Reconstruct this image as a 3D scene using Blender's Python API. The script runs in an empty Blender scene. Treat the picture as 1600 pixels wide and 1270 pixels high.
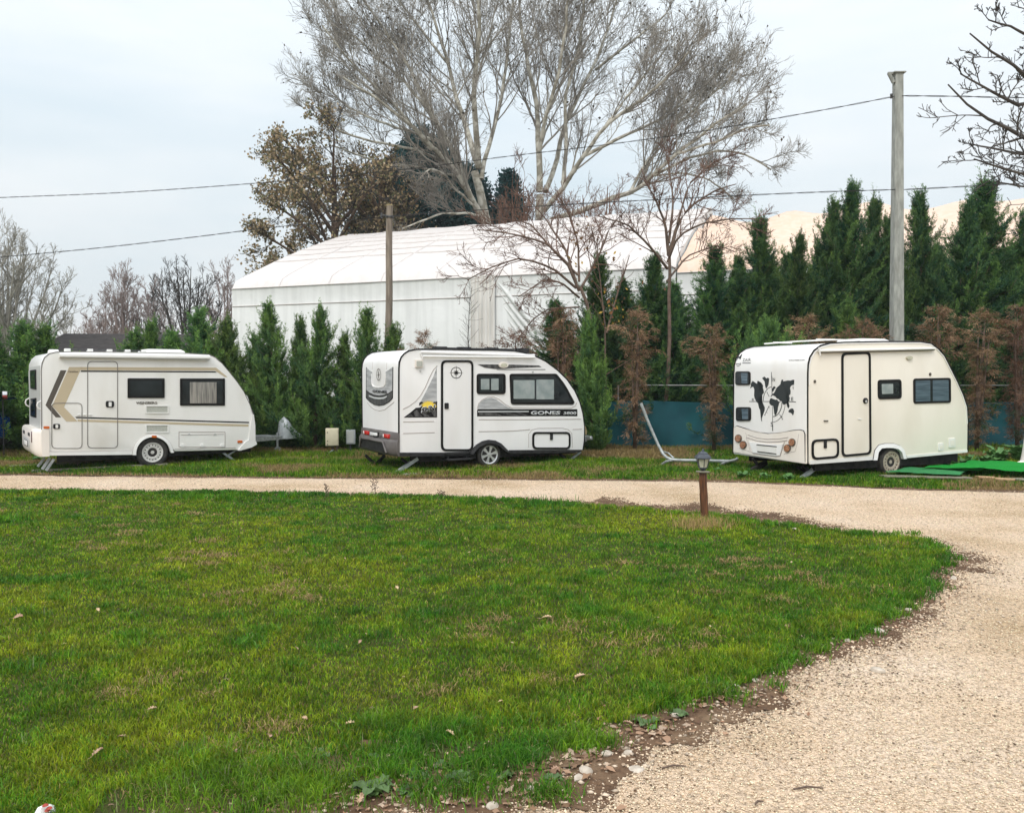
import bpy, bmesh, math, random
import numpy as np
from mathutils import Vector, Matrix
R = math.radians
C = bpy.context.scene.collection
scn = bpy.context.scene

# ------------------------------------------------------------------ camera, sky, sun, exposure
CAMH, FPX, CX, CY, HORIZ = 1.9, 1250.0, 800.0, 635.0, 588.0
PITCH = math.atan((CY - HORIZ) / FPX)
cd = bpy.data.cameras.new('camera'); cam = bpy.data.objects.new('camera', cd); C.objects.link(cam)
cam.location = (0, 0, CAMH); cam.rotation_euler = (R(90) - PITCH, 0, 0)
cd.sensor_width = 36; cd.sensor_fit = 'HORIZONTAL'; cd.lens = 36 * FPX / 1600; cd.clip_end = 3000; cd.clip_start = 0.05
scn.camera = cam
scn.view_settings.view_transform = 'Standard'; scn.view_settings.look = 'None'
scn.view_settings.exposure = 0.52; scn.view_settings.gamma = 1
scn.cycles.use_adaptive_sampling = True
scn.cycles.max_bounces = 6

SUN_EL, SUN_AZ = R(48), R(205)          # azimuth clockwise from +Y: behind the camera, a little to its left
w = bpy.data.worlds.new('World'); scn.world = w; w.use_nodes = True
nt = w.node_tree; nt.nodes.clear(); N = nt.nodes.new; L = nt.links.new
out = N('ShaderNodeOutputWorld'); bg = N('ShaderNodeBackground'); bg.inputs[1].default_value = 0.1
sky = N('ShaderNodeTexSky'); sky.sky_type = 'NISHITA'; sky.sun_disc = False
sky.sun_elevation = SUN_EL; sky.sun_rotation = SUN_AZ; sky.dust_density = 3
tc = N('ShaderNodeTexCoord'); sep = N('ShaderNodeSeparateXYZ'); L(tc.outputs['Generated'], sep.inputs[0])
# cloud deck: darker near the horizon, brightest overhead, with soft horizontal banks
el = N('ShaderNodeValToRGB'); L(sep.outputs[2], el.inputs[0])
e = el.color_ramp.elements
e[0].position = 0.0; e[0].color = (6.5, 6.6, 6.7, 1)
e[1].position = 1.0; e[1].color = (17.5, 17.7, 18.2, 1)
for p, c in ((0.10, (6.6, 6.85, 6.95, 1)), (0.22, (6.8, 7.25, 7.45, 1)), (0.36, (8.0, 8.3, 8.5, 1)), (0.46, (9.2, 9.3, 9.4, 1))):
    q = el.color_ramp.elements.new(p); q.color = c
mp = N('ShaderNodeMapping'); mp.inputs['Scale'].default_value = (1.6, 1.6, 7.0); L(tc.outputs['Generated'], mp.inputs[0])
nz = N('ShaderNodeTexNoise'); nz.inputs['Scale'].default_value = 1.7; nz.inputs['Detail'].default_value = 5; nz.inputs['Roughness'].default_value = 0.5
L(mp.outputs[0], nz.inputs[0])
cr = N('ShaderNodeValToRGB'); L(nz.outputs[0], cr.inputs[0])
e = cr.color_ramp.elements; e[0].position = 0.30; e[0].color = (0.80, 0.86, 0.895, 1); e[1].position = 0.68; e[1].color = (0.99, 0.98, 0.975, 1)
mu = N('ShaderNodeMix'); mu.data_type = 'RGBA'; mu.blend_type = 'MULTIPLY'; mu.inputs[0].default_value = 1
L(el.outputs[0], mu.inputs[6]); L(cr.outputs[0], mu.inputs[7])
mx = N('ShaderNodeMix'); mx.data_type = 'RGBA'; mx.inputs[0].default_value = 0.9
L(sky.outputs[0], mx.inputs[6]); L(mu.outputs[2], mx.inputs[7])
L(mx.outputs[2], bg.inputs[0]); L(bg.outputs[0], out.inputs[0])

sd = bpy.data.lights.new('sun', 'SUN'); sun = bpy.data.objects.new('sun', sd); C.objects.link(sun)
sd.energy = 1.1; sd.angle = R(25); sd.color = (1, 0.95, 0.87)
sv = Vector((math.sin(SUN_AZ) * math.cos(SUN_EL), math.cos(SUN_AZ) * math.cos(SUN_EL), math.sin(SUN_EL)))
sun.rotation_euler = sv.to_track_quat('Z', 'Y').to_euler(); sun.location = (0, 0, 30)

# ------------------------------------------------------------------ measuring helpers
def ray(px, py):
    x, y = (px - CX) / FPX, (CY - py) / FPX
    cp, sp = math.cos(PITCH), math.sin(PITCH)
    return Vector((x, cp + y * sp, -sp + y * cp))
CAM = Vector((0, 0, CAMH))
def P(px, py, Y):
    d = ray(px, py); return CAM + d * (Y / d.y)
def G(px, py, z=0.0):
    d = ray(px, py); return CAM + d * ((z - CAMH) / d.z)

# ------------------------------------------------------------------ materials
MATS = {}
def mat(name, c1, c2=None, rough=0.7, scale=8, detail=4, bump=0.0, bscale=None, metal=0.0, stretch=None, attr=False, rnd=0.0, coat=0.0,
        spec=0.5, trans=0.0, lo=0.35, hi=0.65, dirt=None, dscale=2.0, damt=0.3, thin=0.0):
    m = bpy.data.materials.new(name); m.use_nodes = True; t = m.node_tree; n = t.nodes; l = t.links.new
    b = n['Principled BSDF']; b.inputs['Roughness'].default_value = rough; b.inputs['Metallic'].default_value = metal
    b.inputs['Specular IOR Level'].default_value = spec
    if coat: b.inputs['Coat Weight'].default_value = coat; b.inputs['Coat Roughness'].default_value = 0.08
    if trans: b.inputs['Transmission Weight'].default_value = trans
    co = n.new('ShaderNodeTexCoord'); src = co.outputs['Object']
    if stretch:
        mpp = n.new('ShaderNodeMapping'); mpp.inputs['Scale'].default_value = stretch; l(src, mpp.inputs[0]); src = mpp.outputs[0]
    def noise(sc, dt):
        q = n.new('ShaderNodeTexNoise'); q.inputs['Scale'].default_value = sc; q.inputs['Detail'].default_value = dt
        l(src, q.inputs[0]); return q
    def mix(fac, a, bb, mode='MIX'):
        q = n.new('ShaderNodeMix'); q.data_type = 'RGBA'; q.blend_type = mode
        for s, v in ((0, fac), (6, a), (7, bb)):
            if isinstance(v, (int, float)): q.inputs[s].default_value = v
            elif isinstance(v, tuple): q.inputs[s].default_value = (*v[:3], 1)
            else: l(v, q.inputs[s])
        return q.outputs[2]
    def ramp(v, a, bb):
        q = n.new('ShaderNodeMapRange'); q.inputs[1].default_value = a; q.inputs[2].default_value = bb; l(v, q.inputs[0]); return q.outputs[0]
    col = None
    if attr:
        a = n.new('ShaderNodeAttribute'); a.attribute_name = 'Col'; col = a.outputs['Color']
    elif c2 is not None:
        col = mix(ramp(noise(scale, detail).outputs[0], lo, hi), tuple(c1), tuple(c2))
    if dirt is not None:
        col = mix(mix(1.0, ramp(noise(dscale, 6).outputs[0], 0.45, 0.8), (damt,) * 3, 'MULTIPLY'), col if col else tuple(c1), tuple(dirt))
    if rnd:
        oi = n.new('ShaderNodeObjectInfo'); hs = n.new('ShaderNodeHueSaturation')
        mr = n.new('ShaderNodeMapRange'); mr.inputs[3].default_value = 1 - rnd; mr.inputs[4].default_value = 1 + rnd
        l(oi.outputs['Random'], mr.inputs[0]); l(mr.outputs[0], hs.inputs['Value'])
        m2 = n.new('ShaderNodeMapRange'); m2.inputs[3].default_value = 0.5 - rnd * 0.08; m2.inputs[4].default_value = 0.5 + rnd * 0.08
        l(oi.outputs['Random'], m2.inputs[0]); l(m2.outputs[0], hs.inputs['Hue'])
        if col is None: hs.inputs['Color'].default_value = (*c1, 1)
        else: l(col, hs.inputs['Color'])
        col = hs.outputs[0]
    if col is None: b.inputs['Base Color'].default_value = (*c1, 1)
    else: l(col, b.inputs['Base Color'])
    if bump:
        bp = n.new('ShaderNodeBump'); bp.inputs['Strength'].default_value = bump; bp.inputs['Distance'].default_value = 0.02
        l(noise(bscale or scale, 5).outputs[0], bp.inputs['Height']); l(bp.outputs[0], b.inputs['Normal'])
    if thin:                                   # leaves and grass let some light through
        tr = n.new('ShaderNodeBsdfTranslucent'); ms = n.new('ShaderNodeMixShader'); ms.inputs[0].default_value = thin
        if col is None: tr.inputs[0].default_value = (*c1, 1)
        else: l(col, tr.inputs[0])
        l(b.outputs[0], ms.inputs[1]); l(tr.outputs[0], ms.inputs[2]); l(ms.outputs[0], n['Material Output'].inputs[0])
    MATS[name] = m
    return m

mat('white_paint', (0.80, 0.795, 0.77), rough=0.32, coat=0.3, bump=0.03, bscale=1.2, dirt=(0.50, 0.47, 0.39), dscale=1.6, damt=0.42, stretch=(1, 1, 0.35))
mat('pure_white', (0.83, 0.83, 0.83), rough=0.35, coat=0.3, bump=0.02, bscale=1.5, dirt=(0.56, 0.53, 0.49), dscale=1.4, damt=0.34, stretch=(1, 1, 0.3))
mat('cream_paint', (0.81, 0.77, 0.68), rough=0.38, coat=0.2, bump=0.05, bscale=1.0, dirt=(0.56, 0.50, 0.38), dscale=1.3, damt=0.38, stretch=(1, 1, 0.4))
mat('warm_white', (0.80, 0.755, 0.70), rough=0.35, coat=0.2, dirt=(0.5, 0.42, 0.32), dscale=2.2, damt=0.3, stretch=(1, 1, 0.3))
mat('cool_white', (0.80, 0.80, 0.79), rough=0.30, coat=0.3, bump=0.03, bscale=1.2, dirt=(0.5, 0.44, 0.34), dscale=1.8, damt=0.25, stretch=(1, 1, 0.25))
mat('white_plastic', (0.78, 0.78, 0.76), rough=0.45, dirt=(0.5, 0.47, 0.4), dscale=3, damt=0.3)
mat('grey_plastic', (0.30, 0.33, 0.35), (0.38, 0.41, 0.43), rough=0.45)
mat('panel_grey', (0.42, 0.43, 0.42), rough=0.4)
mat('line_grey', (0.17, 0.16, 0.15), rough=0.6)
mat('soft_line', (0.42, 0.38, 0.36), rough=0.6)
mat('black_rubber', (0.008, 0.008, 0.008), rough=0.6, spec=0.2)
mat('black_plastic', (0.012, 0.012, 0.013), (0.03, 0.03, 0.031), rough=0.6, spec=0.25)
mat('bumper_grey', (0.075, 0.065, 0.062), (0.12, 0.11, 0.105), rough=0.5, scale=4)
mat('dark_glass', (0.008, 0.012, 0.014), (0.02, 0.027, 0.03), rough=0.10, scale=3, spec=0.4)
mat('blind_glass', (0.24, 0.29, 0.29), (0.34, 0.38, 0.38), rough=0.08, scale=5, spec=0.6)
mat('curtain_glass', (0.16, 0.155, 0.145), (0.34, 0.32, 0.29), rough=0.08, scale=7, spec=0.6, stretch=(6, 6, 0.4))
mat('slat_glass', (0.045, 0.075, 0.10), (0.10, 0.15, 0.19), rough=0.08, scale=5, spec=0.6, stretch=(0.4, 0.4, 9))
mat('beige_decal', (0.50, 0.42, 0.29), rough=0.5)
mat('brown_decal', (0.085, 0.072, 0.058), rough=0.5)
mat('black_decal', (0.008, 0.008, 0.008), rough=0.5, spec=0.2)
mat('map_decal', (0.022, 0.028, 0.030), rough=0.5)
mat('grey_decal', (0.28, 0.29, 0.30), (0.50, 0.51, 0.52), rough=0.4, scale=3, stretch=(1, 1, 5))
mat('dark_decal', (0.02, 0.02, 0.021), (0.10, 0.10, 0.10), rough=0.4, scale=5, stretch=(3, 3, 1))
mat('silver_decal', (0.55, 0.57, 0.58), rough=0.35)
mat('yellow_decal', (0.85, 0.62, 0.06), rough=0.5)
mat('orange_lens', (0.55, 0.11, 0.01), rough=0.2, coat=0.6)
mat('red_lens', (0.55, 0.015, 0.012), rough=0.2, coat=0.6)
mat('dark_red_lens', (0.10, 0.02, 0.02), rough=0.2, coat=0.6)
mat('copper_lens', (0.22, 0.09, 0.05), (0.45, 0.24, 0.14), rough=0.2, coat=0.6, scale=30)
mat('tyre', (0.018, 0.018, 0.018), (0.05, 0.045, 0.04), rough=0.85, scale=9, bump=0.4, bscale=40)
mat('steel_rim', (0.50, 0.49, 0.47), (0.66, 0.65, 0.62), rough=0.45, metal=0.0, scale=14)
mat('rusty_rim', (0.30, 0.26, 0.20), (0.52, 0.47, 0.38), rough=0.55, metal=0.0, scale=12, dirt=(0.14, 0.06, 0.03), dscale=14, damt=0.9)
mat('alloy_rim', (0.60, 0.61, 0.62), rough=0.3, metal=0.55)
mat('chassis', (0.012, 0.012, 0.012), (0.035, 0.033, 0.03), rough=0.8, spec=0.2)
mat('galvanised', (0.30, 0.32, 0.33), (0.48, 0.50, 0.51), rough=0.4, metal=0.6, scale=18)
mat('old_galvanised', (0.28, 0.31, 0.31), (0.44, 0.47, 0.47), rough=0.5, metal=0.3, scale=10)
mat('dark_steel', (0.04, 0.042, 0.045), (0.10, 0.10, 0.10), rough=0.5, metal=0.3)
mat('vent_mesh', (0.36, 0.37, 0.33), (0.48, 0.49, 0.44), rough=0.6, scale=30, stretch=(1, 1, 4))
mat('tan_plastic', (0.55, 0.50, 0.36), (0.62, 0.57, 0.42), rough=0.5)
mat('cloth_tan', (0.30, 0.24, 0.12), (0.42, 0.35, 0.2), rough=0.9)
mat('plywood', (0.36, 0.22, 0.12), (0.52, 0.35, 0.2), rough=0.8, stretch=(2, 12, 2))
mat('old_plank', (0.16, 0.15, 0.11), (0.28, 0.26, 0.2), rough=0.85, stretch=(2, 14, 2))
mat('lamp_wood', (0.05, 0.018, 0.007), (0.19, 0.07, 0.025), rough=0.6, scale=6, stretch=(9, 9, 0.7), bump=0.3, bscale=8)
mat('lamp_metal', (0.025, 0.032, 0.042), (0.05, 0.062, 0.08), rough=0.4, scale=30)
mat('lamp_glass', (0.45, 0.44, 0.33), (0.58, 0.57, 0.46), rough=0.25, scale=30)
mat('pole_wood', (0.14, 0.11, 0.085), (0.30, 0.25, 0.20), rough=0.85, scale=5, stretch=(8, 8, 0.4), bump=0.4, bscale=9)
mat('concrete_pole', (0.25, 0.26, 0.24), (0.38, 0.39, 0.36), rough=0.9, scale=5, stretch=(3, 3, 0.7), bump=0.3, bscale=20, dirt=(0.16, 0.16, 0.14), dscale=3, damt=0.6)
mat('cable', (0.018, 0.018, 0.02), rough=0.6)
mat('blue_paint', (0.008, 0.06, 0.26), rough=0.25, coat=0.6)
mat('turf_green', (0.0, 0.32, 0.03), (0.01, 0.50, 0.06), rough=0.9, scale=60, bump=0.5, bscale=90)
mat('turf_faded', (0.04, 0.34, 0.10), (0.10, 0.45, 0.18), rough=0.9, scale=60, bump=0.5, bscale=90)
mat('roof_tile', (0.055, 0.05, 0.05), (0.11, 0.10, 0.095), rough=0.85, scale=3, stretch=(1, 1, 14))
mat('house_wall', (0.4, 0.36, 0.3), (0.48, 0.44, 0.37), rough=0.9)
mat('netting', (0.003, 0.075, 0.10), (0.008, 0.12, 0.145), rough=0.75, scale=1.3, bump=0.2, bscale=60)
mat('netting_blue', (0.003, 0.06, 0.12), (0.01, 0.10, 0.18), rough=0.75, scale=2.3, bump=0.2, bscale=60)
mat('post_metal', (0.2, 0.21, 0.2), (0.3, 0.31, 0.3), rough=0.5, metal=0.3)
mat('stone', (0.34, 0.29, 0.23), (0.58, 0.51, 0.43), rough=0.9, scale=14, bump=0.4, bscale=25)
mat('red_mark', (0.30, 0.03, 0.02), (0.42, 0.08, 0.05), rough=0.7, scale=20)
mat('attr_leaf', (1, 1, 1), attr=True, rough=0.6, spec=0.25, thin=0.25)
mat('attr_grass', (1, 1, 1), attr=True, rough=0.55, spec=0.25, thin=0.35)
mat('attr_plain', (1, 1, 1), attr=True, rough=0.9, spec=0.2)
mat('cypress_leaf', (1, 1, 1), attr=True, rough=0.65, spec=0.2, thin=0.2, rnd=0.22)
mat('plane_bark', (0.27, 0.25, 0.20), (0.55, 0.53, 0.46), rough=0.9, scale=2.2, detail=3, lo=0.42, hi=0.58)
mat('plane_twig', (0.17, 0.155, 0.135), (0.36, 0.335, 0.295), rough=0.9, scale=0.8)
mat('red_twig', (0.10, 0.055, 0.04), (0.22, 0.13, 0.095), rough=0.9, scale=2)
mat('pink_twig', (0.26, 0.20, 0.185), (0.36, 0.29, 0.27), rough=0.9, scale=2)
mat('pale_twig', (0.26, 0.245, 0.21), (0.40, 0.38, 0.33), rough=0.9, scale=2)  # pale brown twigs, lightened further to put distance haze into their colour
mat('dark_twig', (0.045, 0.04, 0.038), (0.10, 0.09, 0.08), rough=0.9, scale=2)
mat('brown_bark', (0.09, 0.06, 0.045), (0.17, 0.12, 0.09), rough=0.9, scale=6)

# ------------------------------------------------------------------ mesh helpers
def mesh_np(name, V, Fs, cols=None, smooth=False, midx=None):
    me = bpy.data.meshes.new(name); V = np.asarray(V, np.float32)
    Fs = [np.asarray(f, np.int32) for f in Fs if len(f)]
    loops = np.concatenate([f.ravel() for f in Fs])
    tot = np.concatenate([np.full(len(f), f.shape[1], np.int32) for f in Fs])
    start = np.concatenate([[0], np.cumsum(tot)[:-1]]).astype(np.int32)
    me.vertices.add(len(V)); me.vertices.foreach_set('co', V.ravel())
    me.loops.add(len(loops)); me.loops.foreach_set('vertex_index', loops)
    me.polygons.add(len(tot)); me.polygons.foreach_set('loop_start', start)
    if smooth: me.polygons.foreach_set('use_smooth', np.ones(len(tot), bool))
    if midx is not None: me.polygons.foreach_set('material_index', np.asarray(midx, np.int32))
    me.update(calc_edges=True)
    if cols is not None:
        c = np.ones((len(V), 4), np.float32); c[:, :3] = cols
        a = me.color_attributes.new('Col', 'FLOAT_COLOR', 'POINT'); a.data.foreach_set('color', c.ravel())
    return me
def link(name, me, mats, parent=None):
    o = bpy.data.objects.new(name, me); C.objects.link(o)
    for m in (mats if isinstance(mats, (list, tuple)) else [mats]):
        me.materials.append(MATS[m] if isinstance(m, str) else m)
    if parent: o.parent = parent
    return o
def bm_obj(name, bm, mats, parent=None, smooth=None):
    bmesh.ops.recalc_face_normals(bm, faces=bm.faces[:])
    me = bpy.data.meshes.new(name); bm.to_mesh(me); bm.free()
    if smooth is not None:
        me.polygons.foreach_set('use_smooth', [True] * len(me.polygons))
        me.set_sharp_from_angle(angle=R(smooth))
    return link(name, me, mats, parent)
def tag(o, label, cat, group=None, kind=None):
    o['label'] = label
    if cat: o['category'] = cat
    if group: o['group'] = group
    if kind: o['kind'] = kind
    return o
def thing(name, label, cat, loc=(0, 0, 0), rz=0.0, group=None):
    o = bpy.data.objects.new(name, None); C.objects.link(o); o.empty_display_size = 0.2
    o.location = loc; o.rotation_euler = (0, 0, rz)
    return tag(o, label, cat, group)
def dup(root, loc, rz, label=None, scale=None, group=None):
    r = root.copy(); C.objects.link(r); r.location = loc; r.rotation_euler = (root.rotation_euler[0], root.rotation_euler[1], rz)
    if scale: r.scale = scale if isinstance(scale, tuple) else (scale,) * 3
    if label: r['label'] = label
    if group: r['group'] = group
    for ch in list(root.children):
        c = ch.copy(); C.objects.link(c); c.parent = r
        for g in list(ch.children):
            d = g.copy(); C.objects.link(d); d.parent = c
    return r
def bx(bm, x0, x1, y0, y1, z0, z1, mi=0, bev=0.0):
    vs = [bm.verts.new((x, y, z)) for x in (x0, x1) for y in (y0, y1) for z in (z0, z1)]
    fs = []
    for f in ((0, 1, 3, 2), (4, 6, 7, 5), (0, 4, 5, 1), (2, 3, 7, 6), (0, 2, 6, 4), (1, 5, 7, 3)):
        q = bm.faces.new([vs[i] for i in f]); q.material_index = mi; fs.append(q)
    if bev:
        es = list({e for f in fs for e in f.edges})
        r = bmesh.ops.bevel(bm, geom=es, offset=bev, segments=2, affect='EDGES', profile=0.5)
        for f in r['faces']: f.material_index = mi
def tube(bm, pts, rad, n=8, mi=0, cap=True, closed=False):
    pts = [Vector(p) for p in pts]; K = len(pts); rings = []
    rads = rad if isinstance(rad, (list, tuple)) else [rad] * K
    ref = None
    for i, p in enumerate(pts):
        if closed: t = pts[(i + 1) % K] - pts[i - 1]
        else: t = pts[min(i + 1, K - 1)] - pts[max(i - 1, 0)]
        t.normalize()
        if ref is None: ref = t.orthogonal().normalized()
        a = (ref - t * ref.dot(t)).normalized(); ref = a; b = t.cross(a)
        rings.append([bm.verts.new(p + (a * math.cos(2 * math.pi * k / n) + b * math.sin(2 * math.pi * k / n)) * rads[i]) for k in range(n)])
    for i in range(K if closed else K - 1):
        A, B = rings[i], rings[(i + 1) % K]
        for k in range(n):
            f = bm.faces.new((A[k], A[(k + 1) % n], B[(k + 1) % n], B[k])); f.material_index = mi
    if cap and not closed:
        for q in (rings[0], rings[-1]):
            f = bm.faces.new(q); f.material_index = mi
def lathe(bm, prof, c, axis='z', n=24, mi=0):
    """prof: (radius, height) pairs, turned about an axis through c"""
    rings = []
    for r_, h in prof:
        ring = []
        for k in range(n):
            a = 2 * math.pi * k / n; x, y = r_ * math.cos(a), r_ * math.sin(a)
            q = (x, y, h) if axis == 'z' else (x, h, y)
            ring.append(bm.verts.new((c[0] + q[0], c[1] + q[1], c[2] + q[2])))
        rings.append(ring)
    for A, B in zip(rings, rings[1:]):
        for k in range(n):
            f = bm.faces.new((A[k], A[(k + 1) % n], B[(k + 1) % n], B[k])); f.material_index = mi
    for q in (rings[0], rings[-1]):
        f = bm.faces.new(q); f.material_index = mi
def roundpoly(pts, r, n=5):
    out = []; K = len(pts); rs = r if isinstance(r, (list, tuple)) else [r] * K
    for i in range(K):
        a, p, b = Vector(pts[i - 1]), Vector(pts[i]), Vector(pts[(i + 1) % K])
        rr = min(rs[i], (a - p).length * 0.49, (b - p).length * 0.49)
        if rr < 1e-6: out.append(tuple(p)); continue
        p0 = p + (a - p).normalized() * rr; p1 = p + (b - p).normalized() * rr
        for k in range(n + 1):
            t = k / n; out.append(tuple(p0 * (1 - t) ** 2 + p * 2 * t * (1 - t) + p1 * t * t))
    return out
def inset(pts, d):
    K = len(pts); out = []
    area = sum(pts[i][0] * pts[(i + 1) % K][1] - pts[(i + 1) % K][0] * pts[i][1] for i in range(K))
    s = 1 if area > 0 else -1
    for i in range(K):
        a, p, b = Vector(pts[i - 1]), Vector(pts[i]), Vector(pts[(i + 1) % K])
        e1 = (p - a).normalized(); e2 = (b - p).normalized()
        n1 = Vector((-e1.y, e1.x)) * s; n2 = Vector((-e2.y, e2.x)) * s
        m = n1 + n2
        if m.length < 1e-6: m = n1.copy()
        m = m / max(m.dot(n1), 0.3)
        out.append(tuple(p + m * d))
    return out
def rect(x0, y0, x1, y1): return [(x0, y0), (x1, y0), (x1, y1), (x0, y1)]
def ringpair(corners_m, r_m, wd, n=4):
    """outer and inner rounded outlines with equal point counts (metres)"""
    inn = inset(corners_m, wd); rs = r_m if isinstance(r_m, (list, tuple)) else [r_m] * len(corners_m)
    return roundpoly(corners_m, [max(x, .004) for x in rs], n), roundpoly(inn, [max(x - wd * .75, .003) for x in rs], n)
def circ(cx, cy, rx, ry=None, n=20, a0=0, a1=360):
    ry = ry or rx; k = n if a1 - a0 >= 360 else n + 1
    return [(cx + rx * math.cos(R(a0 + (a1 - a0) * i / n)), cy + ry * math.sin(R(a0 + (a1 - a0) * i / n))) for i in range(k)]

def vnoise(x, y, sc, seed=0):
    x = np.asarray(x) / sc + seed * 17.31; y = np.asarray(y) / sc + seed * 9.77
    xi, yi = np.floor(x), np.floor(y); fx, fy = x - xi, y - yi
    fx, fy = fx * fx * (3 - 2 * fx), fy * fy * (3 - 2 * fy)
    def h(a, b): v = np.sin(a * 127.1 + b * 311.7 + seed * 7.3) * 43758.5453; return v - np.floor(v)
    return (h(xi, yi) * (1 - fx) + h(xi + 1, yi) * fx) * (1 - fy) + (h(xi, yi + 1) * (1 - fx) + h(xi + 1, yi + 1) * fx) * fy
def inpoly(x, y, poly):
    c = np.zeros(len(x), bool); K = len(poly)
    for i in range(K):
        x0, y0 = poly[i][:2]; x1, y1 = poly[(i + 1) % K][:2]
        m = ((y0 > y) != (y1 > y))
        with np.errstate(divide='ignore', invalid='ignore'):
            c ^= m & (x < (x1 - x0) * (y - y0) / (y1 - y0 + 1e-12) + x0)
    return c
def polydist(x, y, line):
    d = np.full(len(x), 1e9)
    for a, b in zip(line, line[1:]):
        ax, ay = a[:2]; ex, ey = b[0] - ax, b[1] - ay; q = ex * ex + ey * ey + 1e-12
        t = np.clip(((x - ax) * ex + (y - ay) * ey) / q, 0, 1)
        d = np.minimum(d, np.hypot(x - ax - t * ex, y - ay - t * ey))
    return d
# ------------------------------------------------------------------ ground: one sheet to the horizon, road, dirt edge, lawn
LAWN_PX = [(-260, 766), (-60, 769), (60, 771), (250, 772), (400, 774), (600, 778), (700, 781), (850, 788), (960, 796), (1060, 803), (1150, 812), (1250, 826),
           (1340, 835), (1410, 843), (1455, 853), (1474, 869), (1464, 893), (1442, 920), (1405, 950), (1372, 975), (1300, 1005), (1235, 1030), (1190, 1058),
           (1120, 1085), (1010, 1118), (950, 1130), (900, 1150), (820, 1170), (700, 1200), (560, 1232), (440, 1262)]
lawn_line = [tuple(G(*p)[:2]) for p in LAWN_PX] + [(-2.0, 2.9), (-6.5, 2.6)]
lawn_poly = lawn_line + [(-16, 4.0), (-16, 12.0)]
def wobble(line, amp, sc, seed, closed=False, step=.12):
    out_ = []
    for a, b in zip(line, line[1:] + ([line[0]] if closed else [])):
        n_ = max(1, int(math.hypot(b[0] - a[0], b[1] - a[1]) / step))
        for k in range(n_):
            t = k / n_; x, y = a[0] * (1 - t) + b[0] * t, a[1] * (1 - t) + b[1] * t
            w_ = (float(vnoise(x, y, sc, seed)) - 0.5) * 2 * amp + (float(vnoise(x, y, sc * 0.3, seed + 5)) - 0.5) * amp
            w2 = (float(vnoise(x, y, sc, seed + 9)) - 0.5) * 2 * amp
            out_.append((x + w2, y + w_))
    if not closed: out_.append(line[-1])
    return out_
lawn_w = wobble(lawn_line, 0.07, 0.5, 3)
lawn_full = lawn_w + [(-16, 4.0), (-16, 12.0)]
ROAD_FAR = [(-700, 737), (-200, 740), (0, 742), (300, 746), (600, 748), (900, 750), (1140, 753), (1300, 760), (1450, 766), (1600, 769), (1800, 774), (2300, 785)]
road_far = wobble([tuple(G(*p)[:2]) for p in ROAD_FAR], 0.10, 0.7, 11)
road_poly = road_far + [(30, 8), (30, -12), (-30, -12), (-30, 12)]
def sheet(name, poly, z, m, kind='structure', label=None):
    bm = bmesh.new(); vs = [bm.verts.new((x, y, z)) for x, y in poly]; f = bm.faces.new(vs)
    bmesh.ops.triangulate(bm, faces=[f]); o = bm_obj(name, bm, m); o['kind'] = kind
    if label: o['label'] = label
    return o
def ground_mat(name, cols, s1, s2, bump, bs, rough=0.95, vor=None):
    m = bpy.data.materials.new(name); m.use_nodes = True; t = m.node_tree; n = t.nodes; l = t.links.new; b = n['Principled BSDF']
    b.inputs['Roughness'].default_value = rough; b.inputs['Specular IOR Level'].default_value = 0.2
    co = n.new('ShaderNodeTexCoord')
    def noise(sc, d=6):
        q = n.new('ShaderNodeTexNoise'); q.inputs['Scale'].default_value = sc; q.inputs['Detail'].default_value = d; q.inputs['Roughness'].default_value = 0.6
        l(co.outputs['Object'], q.inputs[0]); return q.outputs[0]
    def ramp(v, stops):
        q = n.new('ShaderNodeValToRGB'); l(v, q.inputs[0]); e = q.color_ramp.elements
        e[0].position, e[0].color = stops[0][0], (*stops[0][1], 1); e[1].position, e[1].color = stops[-1][0], (*stops[-1][1], 1)
        for p_, c_ in stops[1:-1]: e.new(p_).color = (*c_, 1)
        return q.outputs[0]
    base = ramp(noise(s1), cols)
    fine = ramp(noise(s2, 3), [(0.30, (0.55,) * 3), (0.5, (1.0,) * 3), (0.75, (1.12,) * 3)])
    mx_ = n.new('ShaderNodeMix'); mx_.data_type = 'RGBA'; mx_.blend_type = 'MULTIPLY'; mx_.inputs[0].default_value = 1
    l(base, mx_.inputs[6]); l(fine, mx_.inputs[7]); col = mx_.outputs[2]
    h = noise(bs, 4)
    if vor:
        v = n.new('ShaderNodeTexVoronoi'); v.inputs['Scale'].default_value = vor; l(co.outputs['Object'], v.inputs[0])
        r2 = ramp(v.outputs['Distance'], [(0.0, (1.06,) * 3), (0.5, (1.0,) * 3), (0.85, (0.66, 0.6, 0.52))])
        hs = n.new('ShaderNodeMapRange'); l(v.outputs['Color'], hs.inputs[0]); hs.inputs[3].default_value = 0.78; hs.inputs[4].default_value = 1.14
        m3 = n.new('ShaderNodeMix'); m3.data_type = 'RGBA'; m3.blend_type = 'MULTIPLY'; m3.inputs[0].default_value = 1; l(col, m3.inputs[6]); l(r2, m3.inputs[7])
        m4 = n.new('ShaderNodeMix'); m4.data_type = 'RGBA'; m4.blend_type = 'MULTIPLY'; m4.inputs[0].default_value = 1; l(m3.outputs[2], m4.inputs[6]); l(hs.outputs[0], m4.inputs[7])
        col = m4.outputs[2]
        ad = n.new('ShaderNodeMath'); ad.operation = 'SUBTRACT'; l(h, ad.inputs[0]); l(v.outputs['Distance'], ad.inputs[1]); h = ad.outputs[0]
    l(col, b.inputs['Base Color'])
    bp = n.new('ShaderNodeBump'); bp.inputs['Strength'].default_value = bump; bp.inputs['Distance'].default_value = 0.02
    l(h, bp.inputs['Height']); l(bp.outputs[0], b.inputs['Normal']); MATS[name] = m
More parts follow.
